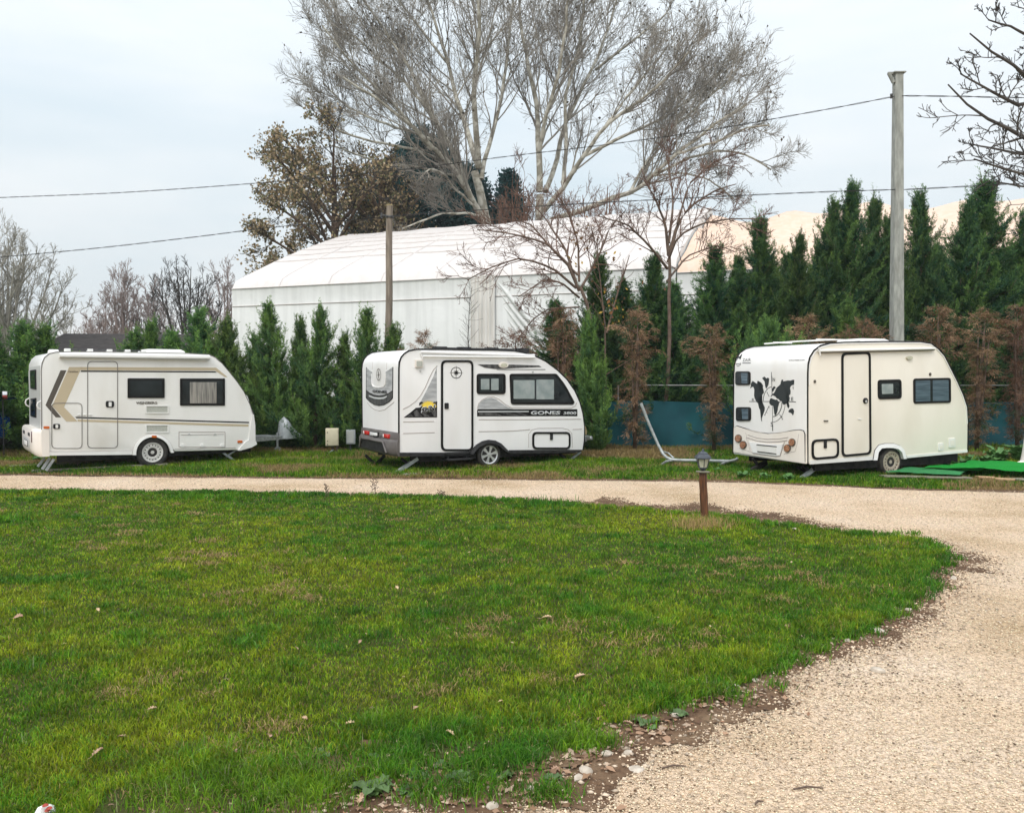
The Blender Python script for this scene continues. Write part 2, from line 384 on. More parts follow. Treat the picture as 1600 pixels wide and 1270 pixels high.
ground_mat('verge_ground', [(0.3, (0.035, 0.055, 0.012)), (0.5, (0.06, 0.085, 0.02)), (0.62, (0.13, 0.10, 0.045)), (0.75, (0.11, 0.07, 0.035))], 0.9, 30, 0.8, 22)
ground_mat('lawn_ground', [(0.3, (0.025, 0.034, 0.008)), (0.5, (0.05, 0.055, 0.014)), (0.7, (0.10, 0.075, 0.03))], 1.1, 45, 0.9, 30)
ground_mat('dirt', [(0.3, (0.075, 0.045, 0.026)), (0.5, (0.125, 0.075, 0.044)), (0.7, (0.19, 0.13, 0.08))], 3.0, 40, 1.0, 25)
ground_mat('gravel', [(0.30, (0.53, 0.385, 0.235)), (0.48, (0.75, 0.58, 0.42)), (0.70, (0.82, 0.67, 0.53))], 0.6, 30, 0.9, 45, vor=70)
bm = bmesh.new(); bmesh.ops.create_grid(bm, x_segments=8, y_segments=8, size=900)
bmesh.ops.translate(bm, vec=(0, 700, -0.004), verts=bm.verts); g = bm_obj('ground', bm, 'verge_ground'); g['kind'] = 'structure'
sheet('gravel_road', road_poly, 0.004, 'gravel')
# brown soil along both road edges
SOIL = {}
def band(line, wa, wb, seed, z):
    pts = wobble(line, 0.04, 0.4, seed, step=.05); o1, o2 = [], []; n9 = len(pts)
    for i, p in enumerate(pts):
        q = pts[min(i + 14, n9 - 1)]; r_ = pts[max(i - 14, 0)]; d = Vector((q[0] - r_[0], q[1] - r_[1])).normalized(); nn = Vector((-d.y, d.x))
        a = wa(p[0], p[1]) * (0.15 + 1.0 * float(vnoise(p[0], p[1], 0.8, seed + 1)) + .7 * float(vnoise(p[0], p[1], 0.22, seed + 4)) + .35 * float(vnoise(p[0], p[1], 0.07, seed + 6))); b_ = wb(p[0], p[1]) * (0.5 + float(vnoise(p[0], p[1], 0.5, seed + 2)))
        o1.append((p[0] + nn.x * a, p[1] + nn.y * a)); o2.append((p[0] - nn.x * b_, p[1] - nn.y * b_))
    SOIL[seed] = list(o1); n_ = len(o1); V = [(x, y, z + .0022 * math.sin(i * .9)) for i, (x, y) in enumerate(o1 + o2)]
    return mesh_np('dirt_edge', V, [[(i, i + 1, n_ + i + 1, n_ + i) for i in range(n_ - 1)]])
def w_out(x, y):
    if y > 8.6: return 0.62 if 1.0 < x < 3.9 else (0.30 if x < 1.0 else .2)
    if x > 4.2: return 0.46
    return 0.16 + 0.26 * max(0, min(1, (5.2 - y) / 1.5))
o = link('soil_strip', band(lawn_line, w_out, lambda x, y: 0.25 if y > 4.6 else 0.6, 21, 0.009), 'dirt'); o['kind'] = 'structure'
o = link('soil_strip', band([tuple(G(*p)[:2]) for p in ROAD_FAR[1:-1]], lambda x, y: 0.30, lambda x, y: 0.07, 31, 0.009), 'dirt'); o['kind'] = 'structure'
sheet('lawn', lawn_full, 0.013, 'lawn_ground')
BARE = [(G(515, 1200), .26, .10), (G(850, 1192), .22, .085), (G(690, 1222), .20, .06), (G(585, 1165), .10, .04), (G(1120, 1075), .12, .05), (G(1010, 1125), .14, .05)]
for c_, rx_, ry_ in BARE:
    sheet('soil_patch', [(c_.x + rx_ * math.cos(R(10 * k)) * (.75 + .5 * float(vnoise(c_.x * 9 + math.cos(R(10 * k)) * 2, math.sin(R(10 * k)) * 2, 1, 61))), c_.y + ry_ * math.sin(R(10 * k)) * (.7 + .6 * float(vnoise(math.cos(R(10 * k)) * 2.5, math.sin(R(10 * k)) * 2.5 + c_.x, 1, 62)))) for k in range(36)], 0.0175, 'dirt')

# ------------------------------------------------------------------ grass blades
rng = np.random.default_rng(7)
def blades(name, X, Y, h, wd, col, label, lean=0.6, z0=0.0, matn='attr_grass'):
    n_ = len(X); a = rng.uniform(0, 2 * np.pi, n_); ln = rng.uniform(0.1, 1.0, n_) * lean; la = rng.uniform(0, 2 * np.pi, n_)
    sx, sy = np.cos(a) * wd / 2, np.sin(a) * wd / 2; lx, ly = np.cos(la) * ln * h, np.sin(la) * ln * h
    V = np.empty((n_, 5, 3)); V[:, 0] = np.stack([X - sx, Y - sy, np.full(n_, z0)], 1); V[:, 1] = np.stack([X + sx, Y + sy, np.full(n_, z0)], 1)
    m = 0.55
    V[:, 2] = np.stack([X + sx * .8 + lx * .35, Y + sy * .8 + ly * .35, z0 + h * m], 1); V[:, 3] = np.stack([X - sx * .8 + lx * .35, Y - sy * .8 + ly * .35, z0 + h * m], 1)
    V[:, 4] = np.stack([X + lx, Y + ly, z0 + h * (1 - 0.35 * ln)], 1)
    b = np.arange(n_)[:, None] * 5
    cols = np.repeat(col[:, None, :], 5, 1).reshape(-1, 3)
    me = mesh_np(name, V.reshape(-1, 3), [b + np.array([[0, 1, 2, 3]]), b + np.array([[3, 2, 4]])], cols)
    o_ = link(name, me, matn); tag(o_, label, 'grass', kind='stuff'); return o_
def sample(n_, y0, y1, pw=1.0):
    # denser near the viewer's side of the field, where single blades can be told apart
    u = rng.random(n_); Y = y0 * (y1 / y0) ** u
    X = rng.uniform(-1, 1, n_) * (0.70 * Y + 1.4)
    return X, Y
def lawncol(X, Y):
    n_ = len(X); a = vnoise(X, Y, 0.9, 1); b = vnoise(X, Y, 0.25, 2); c = vnoise(X, Y, 2.6, 4)
    t = np.clip(0.35 * a + 0.35 * b + 0.40 * c + rng.normal(0, 0.15, n_), 0, 1)[:, None]
    g1 = np.array([0.084, 0.200, 0.008]); g2 = np.array([0.250, 0.305, 0.014]); dk = np.array([0.034, 0.130, 0.012])
    col = np.where(t < 0.45, dk + (g1 - dk) * (t / 0.45), g1 + (g2 - g1) * ((t - 0.45) / 0.4))
    k = rng.random(n_); m = k < 0.035; col[m] = np.array([0.32, 0.24, 0.09]); m = (k > 0.035) & (k < 0.08); col[m] = np.array([0.26, 0.30, 0.05])
    return np.clip(col * (rng.uniform(0.55, 1.5, n_) * (.62 + .76 * vnoise(X, Y, .075, 17)))[:, None], 0.005, 0.9)
X, Y = sample(560000, 3.1, 13.8); keep = inpoly(X, Y, lawn_full); X, Y = X[keep], Y[keep]
de = polydist(X, Y, lawn_w); bare = vnoise(X, Y, 0.55, 41) + 0.35 * vnoise(X, Y, 0.2, 42)
keep = ~((de < 0.5) & (Y < 4.9) & (X < 0.6) & (bare > 0.70)) ; X, Y, de = X[keep], Y[keep], de[keep]
keep = np.ones(len(X), bool)
for c_, rx_, ry_ in BARE: keep &= ~((((X - c_.x) / rx_) ** 2 + ((Y - c_.y) / ry_) ** 2 < .85 + .5 * (vnoise(X, Y, .05, 63) - .5)) & (rng.random(len(X)) < .93))
X, Y, de = X[keep], Y[keep], de[keep]
tuft = vnoise(X, Y, 0.35, 8); big = vnoise(X, Y, 0.8, 13)
h = (0.010 + 0.014 * rng.random(len(X)) + 0.024 * tuft ** 2 + 0.010 * big) * (1 + 0.9 * np.exp(-de / 0.35) * (tuft > 0.4)) * (1 + 0.018 * Y)
blades('lawn_grass', X, Y, h, 0.0011 * Y + 0.0008, lawncol(X, Y), 'short green lawn grass inside the bend of the gravel road', lean=0.95, z0=0.012)
# longer tufts that hang over the soil edge
TX, TY = [], []
for i in range(650):
    p = lawn_w[int(rng.integers(0, len(lawn_w) - 3))]; cx_, cy_ = p[0] + rng.normal(0, 0.08) - .03, p[1] + rng.normal(0, 0.08)
    k = int(rng.integers(25, 80)); TX.append(rng.normal(cx_, 0.045, k)); TY.append(rng.normal(cy_, 0.045, k))
for (px_, py_, k, s_) in ((600, 1135, 900, .10), (700, 1150, 900, .11), (810, 1190, 700, .08), (880, 1165, 600, .09), (380, 1225, 1300, .16), (320, 1190, 900, .14),
                          (590, 1200, 800, .11), (740, 1235, 500, .09), (450, 1210, 1200, .15), (250, 1240, 900, .14), (640, 1170, 700, .10), (1000, 975, 1200, .18), (930, 960, 900, .15), (1250, 930, 500, .13), (480, 1250, 900, .12), (760, 1200, 600, .08), (850, 1245, 420, .07), (930, 1165, 420, .07), (660, 1245, 420, .08), (1060, 1095, 500, .09)):
    q = G(px_, py_); TX.append(rng.normal(q.x, s_, k)); TY.append(rng.normal(q.y, s_ * .8, k))
X, Y = np.concatenate(TX), np.concatenate(TY)
cc = lawncol(X, Y); cc[:, 0] *= 0.6; cc[:, 1] *= 0.88
blades('tufted_grass', X, Y, 0.035 + 0.05 * rng.random(len(X)), 0.0010 * Y + 0.0008, cc, 'longer dark green tufts of grass along the soil edge of the lawn', lean=1.1, z0=0.011)
# darker hummocks and worn straw spots across the lawn
TX, TY, SX, SY = [], [], [], []
for i in range(420):
    y = 3.4 * (12.6 / 3.4) ** rng.random(); x = rng.uniform(-.68, .68) * y; v = float(vnoise(x, y, 1.1, 71))
    if not inpoly(np.array([x]), np.array([y]), lawn_full)[0]: continue
    if v > .5: k = int(70 + 60 * rng.random()); TX.append(rng.normal(x, .05 + .05 * rng.random(), k)); TY.append(rng.normal(y, .05, k))
    elif v < .36: k = int(40 + 50 * rng.random()); SX.append(rng.normal(x, .05 + .06 * rng.random(), k)); SY.append(rng.normal(y, .05, k))
X, Y = np.concatenate(TX), np.concatenate(TY); cc = lawncol(X, Y) * np.array([.5, .82, .9])
blades('hummock_grass', X, Y, 0.04 + 0.04 * rng.random(len(X)), 0.0010 * Y + 0.0008, cc, 'darker hummocks of longer grass dotted over the lawn', lean=1.1, z0=0.011)
X, Y = np.concatenate(SX), np.concatenate(SY); cc = np.array([.40, .29, .13]) * rng.uniform(.5, 1.3, len(X))[:, None]
blades('dead_grass', X, Y, 0.025 + 0.03 * rng.random(len(X)), 0.0010 * Y + 0.0012, cc, 'worn spots of flattened straw coloured grass in the lawn', lean=1.6, z0=0.014)
# verge behind the road
def verge_ok(X, Y):
    fx = np.array([p[0] for p in road_far]); fy = np.array([p[1] for p in road_far]); return Y > np.interp(X, fx, fy) + 0.10
n_ = 270000; Y = rng.uniform(13.2, 21.5, n_) ; X = rng.uniform(-1, 1, n_) * (0.72 * Y + 1.6); k = verge_ok(X, Y); X, Y = X[k], Y[k]
dry = vnoise(X, Y * 2.2, 1.6, 51) + 0.4 * vnoise(X, Y, 0.4, 52); fy_ = np.interp(X, [p[0] for p in road_far], [p[1] for p in road_far])
dedge = Y - fy_; dry = dry + 0.28 * np.exp(-dedge / 0.35) + 0.2 * (Y > 18.2)
g_ = lawncol(X, Y) * np.array([0.8, 0.92, 0.9]); s_ = np.array([0.34, 0.25, 0.11]) * rng.uniform(0.5, 1.25, len(X))[:, None]
isdry = (dry + rng.normal(0, 0.12, len(X))) > 0.90
cc = np.where(isdry[:, None], s_, g_)
hh = (0.05 + 0.06 * rng.random(len(X)) + 0.07 * vnoise(X, Y, 0.5, 55) ** 2) * np.where(dedge < 0.4, 0.6, 1.0) * np.where(Y > 18.5, 1.5, 1)
blades('verge_grass', X, Y, hh, 0.016, cc, 'rough green and straw coloured grass on the verge under the caravans', lean=0.9)
# straw tuft round the lamp bollard, weeds by the road
X, Y = [], []
for px_, py_, k, s_ in ((1092, 820, 300, .16), (1120, 822, 420, .13), (1080, 826, 200, .12)):
    q = G(px_, py_); X.append(rng.normal(q.x, s_, k)); Y.append(rng.normal(q.y, s_ * 1.2, k))
X, Y = np.concatenate(X), np.concatenate(Y)
blades('dry_grass', X, Y, rng.uniform(0.05, 0.16, len(X)), 0.007, np.array([0.48, 0.34, 0.15]) * rng.uniform(0.5, 1.25, len(X))[:, None], 'straw coloured dry grass at the foot of the lamp bollard', lean=0.8)
X, Y = [], []
for px_, py_, k, s_, in ((300, 781, 260, .13), (355, 782, 160, .1), (10, 815, 200, .15), (850, 790, 200, .2), (735, 789, 120, .1), (1130, 818, 200, .2), (120, 775, 130, .12), (450, 778, 130, .1)):
    q = G(px_, py_); X.append(rng.normal(q.x, s_, k)); Y.append(rng.normal(q.y, s_, k))
X, Y = np.concatenate(X), np.concatenate(Y)
blades('far_tuft_grass', X, Y, rng.uniform(0.06, 0.17, len(X)), 0.011, lawncol(X, Y) * np.array([0.6, 0.95, 0.9]), 'tall dark grass tufts on the far rim of the lawn', lean=0.8)

# ------------------------------------------------------------------ loose stones, litter
OCT = np.array([(1, 0, 0), (-1, 0, 0), (0, 1, 0), (0, -1, 0), (0, 0, 1), (0, 0, -1)], float)
OF = np.array([(0, 2, 4), (2, 1, 4), (1, 3, 4), (3, 0, 4), (2, 0, 5), (1, 2, 5), (3, 1, 5), (0, 3, 5)])
def stones(name, X, Y, s, col, label, cat, kind='stuff', flat=0.55):
    n_ = len(X); V = OCT[None] * rng.uniform(0.6, 1.25, (n_, 6, 1)) * s[:, None, None]
    V[:, :, :2] += (rng.random((n_, 6, 2)) - .5) * s[:, None, None] * .7
    a = rng.uniform(0, 6.28, n_); ca, sa = np.cos(a)[:, None], np.sin(a)[:, None]
    x_, y_ = V[:, :, 0] * ca - V[:, :, 1] * sa, V[:, :, 0] * sa + V[:, :, 1] * ca
    V[:, :, 0], V[:, :, 1] = x_ + X[:, None], y_ + Y[:, None]; V[:, :, 2] = V[:, :, 2] * flat + s[:, None] * 0.25 + 0.006
    F = (np.arange(n_)[:, None, None] * 6 + OF[None]).reshape(-1, 3)
    me = mesh_np(name, V.reshape(-1, 3), [F], np.repeat(col, 6, 0)); o_ = link(name, me, 'attr_plain'); tag(o_, label, cat, kind=kind); return o_
X, Y = sample(380000, 2.9, 15.3); k = inpoly(X, Y, road_poly) & ~inpoly(X, Y, lawn_full); X, Y = X[k], Y[k]
soil_poly = SOIL[21] + [(-16, 4.0), (-16, 12.0)]; k = ~(inpoly(X, Y, soil_poly) & (rng.random(len(X)) < 0.93)); X, Y = X[k], Y[k]
cc = np.array([0.81, 0.655, 0.475]) * (rng.uniform(0.55, 1.25, len(X))[:, None]); kk = rng.random(len(X)) < 0.04; cc[kk] *= np.array([0.5, 0.42, 0.35])
stones('gravel_stones', X, Y, (0.0027 + 0.0055 * rng.random(len(X)) ** 3) * (0.6 + 0.07 * Y), np.clip(cc, 0, 0.85), 'small pale crushed stones loose on the gravel road', 'gravel')
TX, TY = [], []
for px_, py_, k, sx, sy in ((1330, 1065, 260, .25, .16), (1450, 1090, 160, .3, .15), (1500, 1000, 150, .4, .2), (1200, 1170, 150, .2, .1), (1560, 1180, 90, .2, .1), (1300, 930, 60, .3, .1), (1050, 1240, 90, .15, .1), (1540, 900, 160, .4, .3), (1400, 1190, 110, .4, .2), (700, 762, 60, 2.5, .3), (1300, 790, 90, 1.4, .4), (300, 758, 60, 2.5, .3)):
    q = G(px_, py_); TX.append(rng.normal(q.x, sx, k)); TY.append(rng.normal(q.y, sy, k))
X, Y = np.concatenate(TX), np.concatenate(TY); k = inpoly(X, Y, road_poly) & ~inpoly(X, Y, lawn_full); X, Y = X[k], Y[k]
stones('dark_crumbs', X, Y, (0.003 + 0.006 * rng.random(len(X)) ** 2) * (.6 + .1 * Y), np.array([.16, .11, .07]) * rng.uniform(.4, 1.8, len(X))[:, None], 'dark crumbs of soil and bark scattered in patches on the gravel', 'soil crumbs', flat=.4)
# pale stones thrown over the rim of the soil, soil crumbs over the rim of the gravel
ob = np.array(SOIL[21]); nb_ = 42000; yy = rng.random(nb_) ; idx = rng.integers(0, len(ob), nb_); wgt = rng.random(nb_) < np.clip(6.0 / ob[idx, 1], .15, 1); idx = idx[wgt]
X = ob[idx, 0] + rng.normal(0, .07, len(idx)); Y = ob[idx, 1] + rng.normal(0, .07, len(idx)); k = ~inpoly(X, Y, lawn_full); X, Y = X[k], Y[k]; cc = np.array([0.76, 0.60, 0.43]) * rng.uniform(.5, 1.25, len(X))[:, None]; dk_ = rng.random(len(X)) < .38; cc[dk_] = np.array([.14, .085, .05]) * rng.uniform(.6, 1.4, dk_.sum())[:, None]
stones('rim_stones', X, Y, (0.0035 + 0.008 * rng.random(len(X)) ** 3) * (.6 + .08 * Y), cc, 'pale stones and dark crumbs mixed along the rim between gravel and soil', 'gravel')
# leaf litter and crumbs on the soil
LV = np.array([(0, 0, 0), (.35, .22, .05), (.55, .42, .1), (.75, .2, .04), (1, 0, .08), (.72, -.24, .1), (.5, -.45, .04), (.3, -.2, .09)])
def litter(name, X, Y, s, col, label):
    n_ = len(X); V = LV[None] * s[:, None, None] * rng.uniform(.7, 1.2, (n_, 8, 1)); a = rng.uniform(0, 6.28, n_); ca, sa = np.cos(a)[:, None], np.sin(a)[:, None]
    x_, y_ = V[:, :, 0] * ca - V[:, :, 1] * sa + X[:, None], V[:, :, 0] * sa + V[:, :, 1] * ca + Y[:, None]
    V[:, :, 2] += V[:, :, 0] * rng.uniform(-.2, .5, n_)[:, None] * .6
    V[:, :, 0], V[:, :, 1] = x_, y_; V[:, :, 2] = np.maximum(V[:, :, 2], 0) + 0.016
    F = np.arange(n_)[:, None] * 8 + np.arange(8)[None]
    o_ = link(name, mesh_np(name, V.reshape(-1, 3), [F], np.repeat(col, 8, 0)), 'attr_leaf'); tag(o_, label, 'leaf litter', kind='stuff')
idx = rng.integers(0, len(lawn_w) - 3, 9000); pw = np.array(lawn_w)[idx]
far_ = (pw[:, 1] > 8.6); X = pw[:, 0] + rng.normal(0.06, 0.15, len(idx)); Y = pw[:, 1] + rng.normal(-0.03, 0.15, len(idx)) + far_ * rng.uniform(0, .5, len(idx))
c0 = np.array([[0.36, 0.20, 0.12], [0.20, 0.11, 0.065], [0.52, 0.38, 0.26], [0.11, 0.065, 0.04]])[rng.integers(0, 4, len(idx))]
litter('leaf_litter', X, Y, rng.uniform(0.01, 0.035, len(idx)), c0 * rng.uniform(.7, 1.2, len(idx))[:, None], 'brown crumbled leaf litter on the soil strip beside the lawn')
LX, LY = [], []
for px_, py_, k, sx, sy in ((700, 1225, 34, .35, .07), (560, 1250, 36, .25, .06), (850, 1215, 30, .18, .07), (900, 1180, 34, .12, .06), (1010, 1150, 40, .16, .06), (1120, 1095, 34, .16, .06), (780, 1255, 34, .25, .05), (640, 1180, 26, .2, .06), (1290, 1008, 26, .2, .08), (1470, 915, 26, .12, .2)):
    q = G(px_, py_); LX.append(rng.normal(q.x, sx, k)); LY.append(rng.normal(q.y, sy, k))
X, Y = np.concatenate(LX), np.concatenate(LY); litter('curled_leaves', X, Y, rng.uniform(.025, .06, len(X)), np.array([[.40, .25, .16], [.55, .41, .30], [.28, .17, .10]])[rng.integers(0, 3, len(X))] * rng.uniform(.7, 1.2, len(X))[:, None], 'curled tan leaves heaped on the soil at the lower corner of the lawn')
idx = rng.integers(0, len(lawn_w) - 3, 14000); pw = np.array(lawn_w)[idx]; X = pw[:, 0] + rng.normal(0.2, 0.2, len(idx)); Y = pw[:, 1] + rng.normal(-0.18, 0.2, len(idx))
k = ~inpoly(X, Y, lawn_full); X, Y = X[k], Y[k]
stones('soil_stones', X, Y, 0.005 + 0.014 * rng.random(len(X)) ** 4, np.array([0.58, 0.47, 0.36]) * rng.uniform(.5, 1.2, len(X))[:, None], 'mixed pebbles and soil crumbs along the lawn edge', 'pebbles')
n_ = 500; Y = rng.uniform(15.3, 19.5, n_); X = rng.uniform(-0.7, 0.7, n_) * Y; k = verge_ok(X, Y); X, Y = X[k], Y[k]
litter('verge_litter', X, Y, rng.uniform(0.04, 0.09, len(X)), np.array([0.5, 0.45, 0.36]) * rng.uniform(.5, 1.3, len(X))[:, None], 'pale dead leaves scattered through the verge grass')
n_ = 130; X, Y = sample(n_, 4.5, 12.5); k = inpoly(X, Y, lawn_full); X, Y = X[k], Y[k]
litter('lawn_litter', X, Y, rng.uniform(0.02, 0.05, len(X)), np.array([0.42, 0.32, 0.2]) * rng.uniform(.5, 1.3, len(X))[:, None], 'small faded leaf scraps caught in the lawn grass')

# single oak leaves one can point at
def oak_leaf_mesh(seed):
    r_ = random.Random(seed); pts = []
    half = [(0, 0.02), (.12, .05), (.2, .22), (.3, .13), (.42, .34), (.52, .16), (.66, .30), (.74, .12), (.88, .16), (1, 0.0)]
    up = [(x, y * r_.uniform(.8, 1.2)) for x, y in half]; lo_ = [(x, -y * r_.uniform(.8, 1.2)) for x, y in reversed(half[:-1])]
    bm = bmesh.new(); mid = [bm.verts.new((x, 0, .10 * x * (1 - x) * 3)) for x in (0, .2, .42, .66, .88, 1)]
    def curl(x, y): return .35 * abs(y) + .12 * x * x + .3 * x * (1 - x)
    U = [bm.verts.new((x, y, curl(x, y))) for x, y in up]; D = [bm.verts.new((x, y, curl(x, y))) for x, y in lo_]
    bm.faces.new(mid + U[::-1][1:]) if False else None
    try:
        bm.faces.new([mid[0]] + U + [mid[5], mid[4], mid[3], mid[2], mid[1]]); bm.faces.new([mid[0], mid[1], mid[2], mid[3], mid[4], mid[5]] + D)
    except ValueError: pass
    st = bm.verts.new((-.35, .0, .02)); st2 = bm.verts.new((-.35, .03, .02)); st3 = bm.verts.new((0, .03, .02)); bm.faces.new((mid[0], st, st2, st3))
    bmesh.ops.triangulate(bm, faces=bm.faces[:]); me = bpy.data.meshes.new('fallen_leaf'); bm.to_mesh(me); bm.free(); return me
mat('leaf_tan', (0.42, 0.26, 0.15), (0.60, 0.42, 0.28), rough=0.7, scale=3, thin=0.2, rnd=0.2)
leaf_me = [oak_leaf_mesh(s) for s in range(4)]
for m_ in leaf_me: m_.materials.append(MATS['leaf_tan'])
LEAVES = [(20, 972, .09, 'pale twig like leaf at the left edge of the lawn'), (155, 961, .05, None), (375, 1177, .07, 'large tan oak leaf lying points up on the lower left lawn'),
    (143, 1192, .065, 'tan oak leaf with spread lobes on the lawn above the painted stone'), (556, 1137, .06, 'pinkish oak leaf in short grass left of the bare soil patch'), (472, 1128, .045, None),
    (421, 1161, .045, None), (655, 1112, .055, 'pale folded leaf in a dark grass tuft at the middle of the lawn'), (776, 1107, .04, None), (711, 1159, .06, 'upright brown leaf beside the bare soil patch'),
    (523, 970, .045, None), (698, 990, .045, None), (918, 1062, .10, 'long pale leaf like a broken twig right of the middle of the lawn'), (845, 972, .09, 'pale bent grass stalk leaf on the middle of the lawn'),
    (622, 926, .05, None), (1245, 928, .05, None), (230, 1117, .055, None), (200, 1160, .06, None), (1022, 972, .05, None), (1110, 986, .04, None), (960, 993, .05, None),
    (392, 1185, .03, None), (466, 1022, .04, None), (390, 1029, .035, None), (560, 1012, .04, None), (105, 1012, .04, None), (1223, 983, .06, None), (790, 1190, .07, 'wide curled leaf on the bare soil patch at the lawn corner'),
    (820, 1215, .07, None), (860, 1208, .06, None), (990, 1140, .06, None), (640, 1235, .08, None), (560, 1262, .07, None), (180, 1268, .03, None), (730, 868, .04, None), (540, 878, .04, None)]
for i, (px_, py_, s_, lb) in enumerate(LEAVES):
    o = bpy.data.objects.new('fallen_leaf', leaf_me[i % 4]); C.objects.link(o); q = G(px_, py_); s_ *= .95
    o.location = (q.x, q.y, 0.032 if py_ < 1185 or px_ < 500 else 0.016); o.scale = (s_, s_, s_); o.rotation_euler = (R(random.Random(i).uniform(-15, 35)), R(random.Random(i + 99).uniform(-25, 10)), i * 2.4)
    tag(o, lb or 'small tan dead leaf lying on the lawn', 'leaf', 'fallen leaves on the lawn')

def rock(name, label, loc, s, seed, matn='stone', group=None, flat=.7):
    bm = bmesh.new(); bmesh.ops.create_icosphere(bm, subdivisions=2, radius=1); r_ = random.Random(seed)
    ax = [Vector((r_.gauss(0, 1), r_.gauss(0, 1), r_.gauss(0, 1))).normalized() for _ in range(9)]; ds = [r_.uniform(.62, .95) for _ in ax]
    for v in bm.verts:
        for a_, d_ in zip(ax, ds):
            k_ = v.co.dot(a_) - d_
            if k_ > 0: v.co -= a_ * k_ * .9
    bmesh.ops.scale(bm, vec=(s * r_.uniform(.9, 1.3), s * r_.uniform(.7, 1), s * flat), verts=bm.verts)
    o_ = bm_obj(name, bm, matn, smooth=35); o_.location = (loc[0], loc[1], s * flat * .45); o_.rotation_euler = (0, 0, r_.uniform(0, 6))
    return tag(o_, label, 'stone', group)
STN = [(948, 1181, .032, 'pale squarish stone on the soil where lawn meets the lower road'), (981, 1178, .026, 'small rounded stone just right of the squarish one on the soil'),
       (915, 1207, .035, None), (1139, 1080, .030, None), (1152, 1074, .026, None), (1370, 988, .045, 'whitish stone on the soil beside the right bulge of the lawn'), (1300, 1000, .03, None), (1325, 1003, .032, None),
       (1372, 1050, .045, None), (1130, 1075, .03, None), (1055, 1120, .03, None), (905, 1218, .03, None), (830, 1235, .028, None), (770, 1262, .03, None), (640, 1244, .02, None), (1180, 1065, .03, None),
       (1490, 905, .04, None), (1436, 877, .04, None), (1240, 829, .05, 'white stone on the soil right of the lamp bollard'), (1260, 1000, .03, None), (995, 1203, .05, 'flat broken stone slab lying on the gravel near the lawn corner'), (1420, 955, .035, None)]
for i, (px_, py_, s_, lb) in enumerate(STN):
    rock('stone', lb or 'pale limestone lump on the soil edge of the lawn', G(px_, py_), s_, i, group='stones along the lawn edge', flat=.6 if i != 20 else .25)
t = thing('painted_stone', 'white stone with red and black blotches, cut by the bottom left edge of the photo', 'stone', G(69, 1282))
s = rock('painted_rock', '', (0, 0, 0), .055, 77, 'white_plastic', flat=.9); s.name = 'stone_body'; s.parent = t
for k_ in ('category', 'label'): del s[k_]
bm = bmesh.new()
for (x, z, r_) in ((.014, .078, .013), (.030, .066, .013), (.022, .056, .012)):
    lathe(bm, [(0.001, -.003), (r_, 0.0), (r_ * .7, .005), (0.001, .007)], (x, -.012, z - .004), 'z', 10)
bm_obj('red_blotch', bm, 'red_mark', t, 40)
for px_, py_, ln, rz in ((1240, 1236, .14, .1), (1180, 1260, .05, .6), (1035, 1203, .12, .2)):
    bm = bmesh.new(); q = G(px_, py_); tube(bm, [(0, 0, .012), (ln * .5, .006, .017), (ln, -.004, .012)], [.004, .005, .003], 6)
    o = bm_obj('twig', bm, 'brown_bark', smooth=60); o.location = (q.x, q.y, 0); o.rotation_euler = (0, 0, rz)
    tag(o, {1240: 'longest thin brown twig lying on the near gravel', 1180: 'short brown twig on the near gravel below the longest one', 1035: 'dark stick on the gravel beside the flat stone slab'}[px_], 'twig', 'twigs on the gravel')

# broad leaved weeds
def weed(label, px_, py_, size, nl, seed, up=.3, col=(0.06, 0.15, 0.05), z=.0, group='broad leaved weeds', cat='weed', Yd=None):
    r_ = random.Random(seed); bm = bmesh.new(); base = G(px_, py_)
    cols = []
    for i in range(nl):
        a = i * 2.4 + r_.uniform(-.4, .4); L_ = size * r_.uniform(.6, 1.1); w_ = L_ * r_.uniform(.22, .34); el_ = up * r_.uniform(.4, 1.6); ns = 5; last = None
        d = Vector((math.cos(a), math.sin(a), 0)); sd_ = Vector((-d.y, d.x, 0))
        for k in range(ns + 1):
            t_ = k / ns; p = d * L_ * t_ * .9 + sd_ * L_ * .07 * math.sin(i * 1.9 + t_ * 4) + Vector((0, 0, .012 * math.sin(i + k * 2.3) * (L_ / .15))) + Vector((0, 0, .008 + L_ * (el_ * t_ * 1.6 - el_ * 1.0 * t_ * t_))); ww = w_ * math.sin(math.pi * min(t_ * .93 + .07, 1)) ** .8 * (.9 + .25 * ((k + i) % 2))
            row = [bm.verts.new(p - sd_ * ww + Vector((0, 0, ww * .35))), bm.verts.new(p), bm.verts.new(p + sd_ * ww + Vector((0, 0, ww * .35)))]
            if last:
                bm.faces.new((last[0], last[1], row[1], row[0])); bm.faces.new((last[1], last[2], row[2], row[1]))
            last = row
    mt = 'weed_%d' % int(col[0] * 1000)
    if mt not in MATS: mat(mt, col, tuple(min(1, c_ * 1.7) for c_ in col), rough=.55, scale=12, thin=.2)
    o_ = bm_obj('weed', bm, mt, smooth=60); o_.location = (base.x, base.y, z); return tag(o_, label, cat, group)
WL = (0.065, 0.115, 0.035)
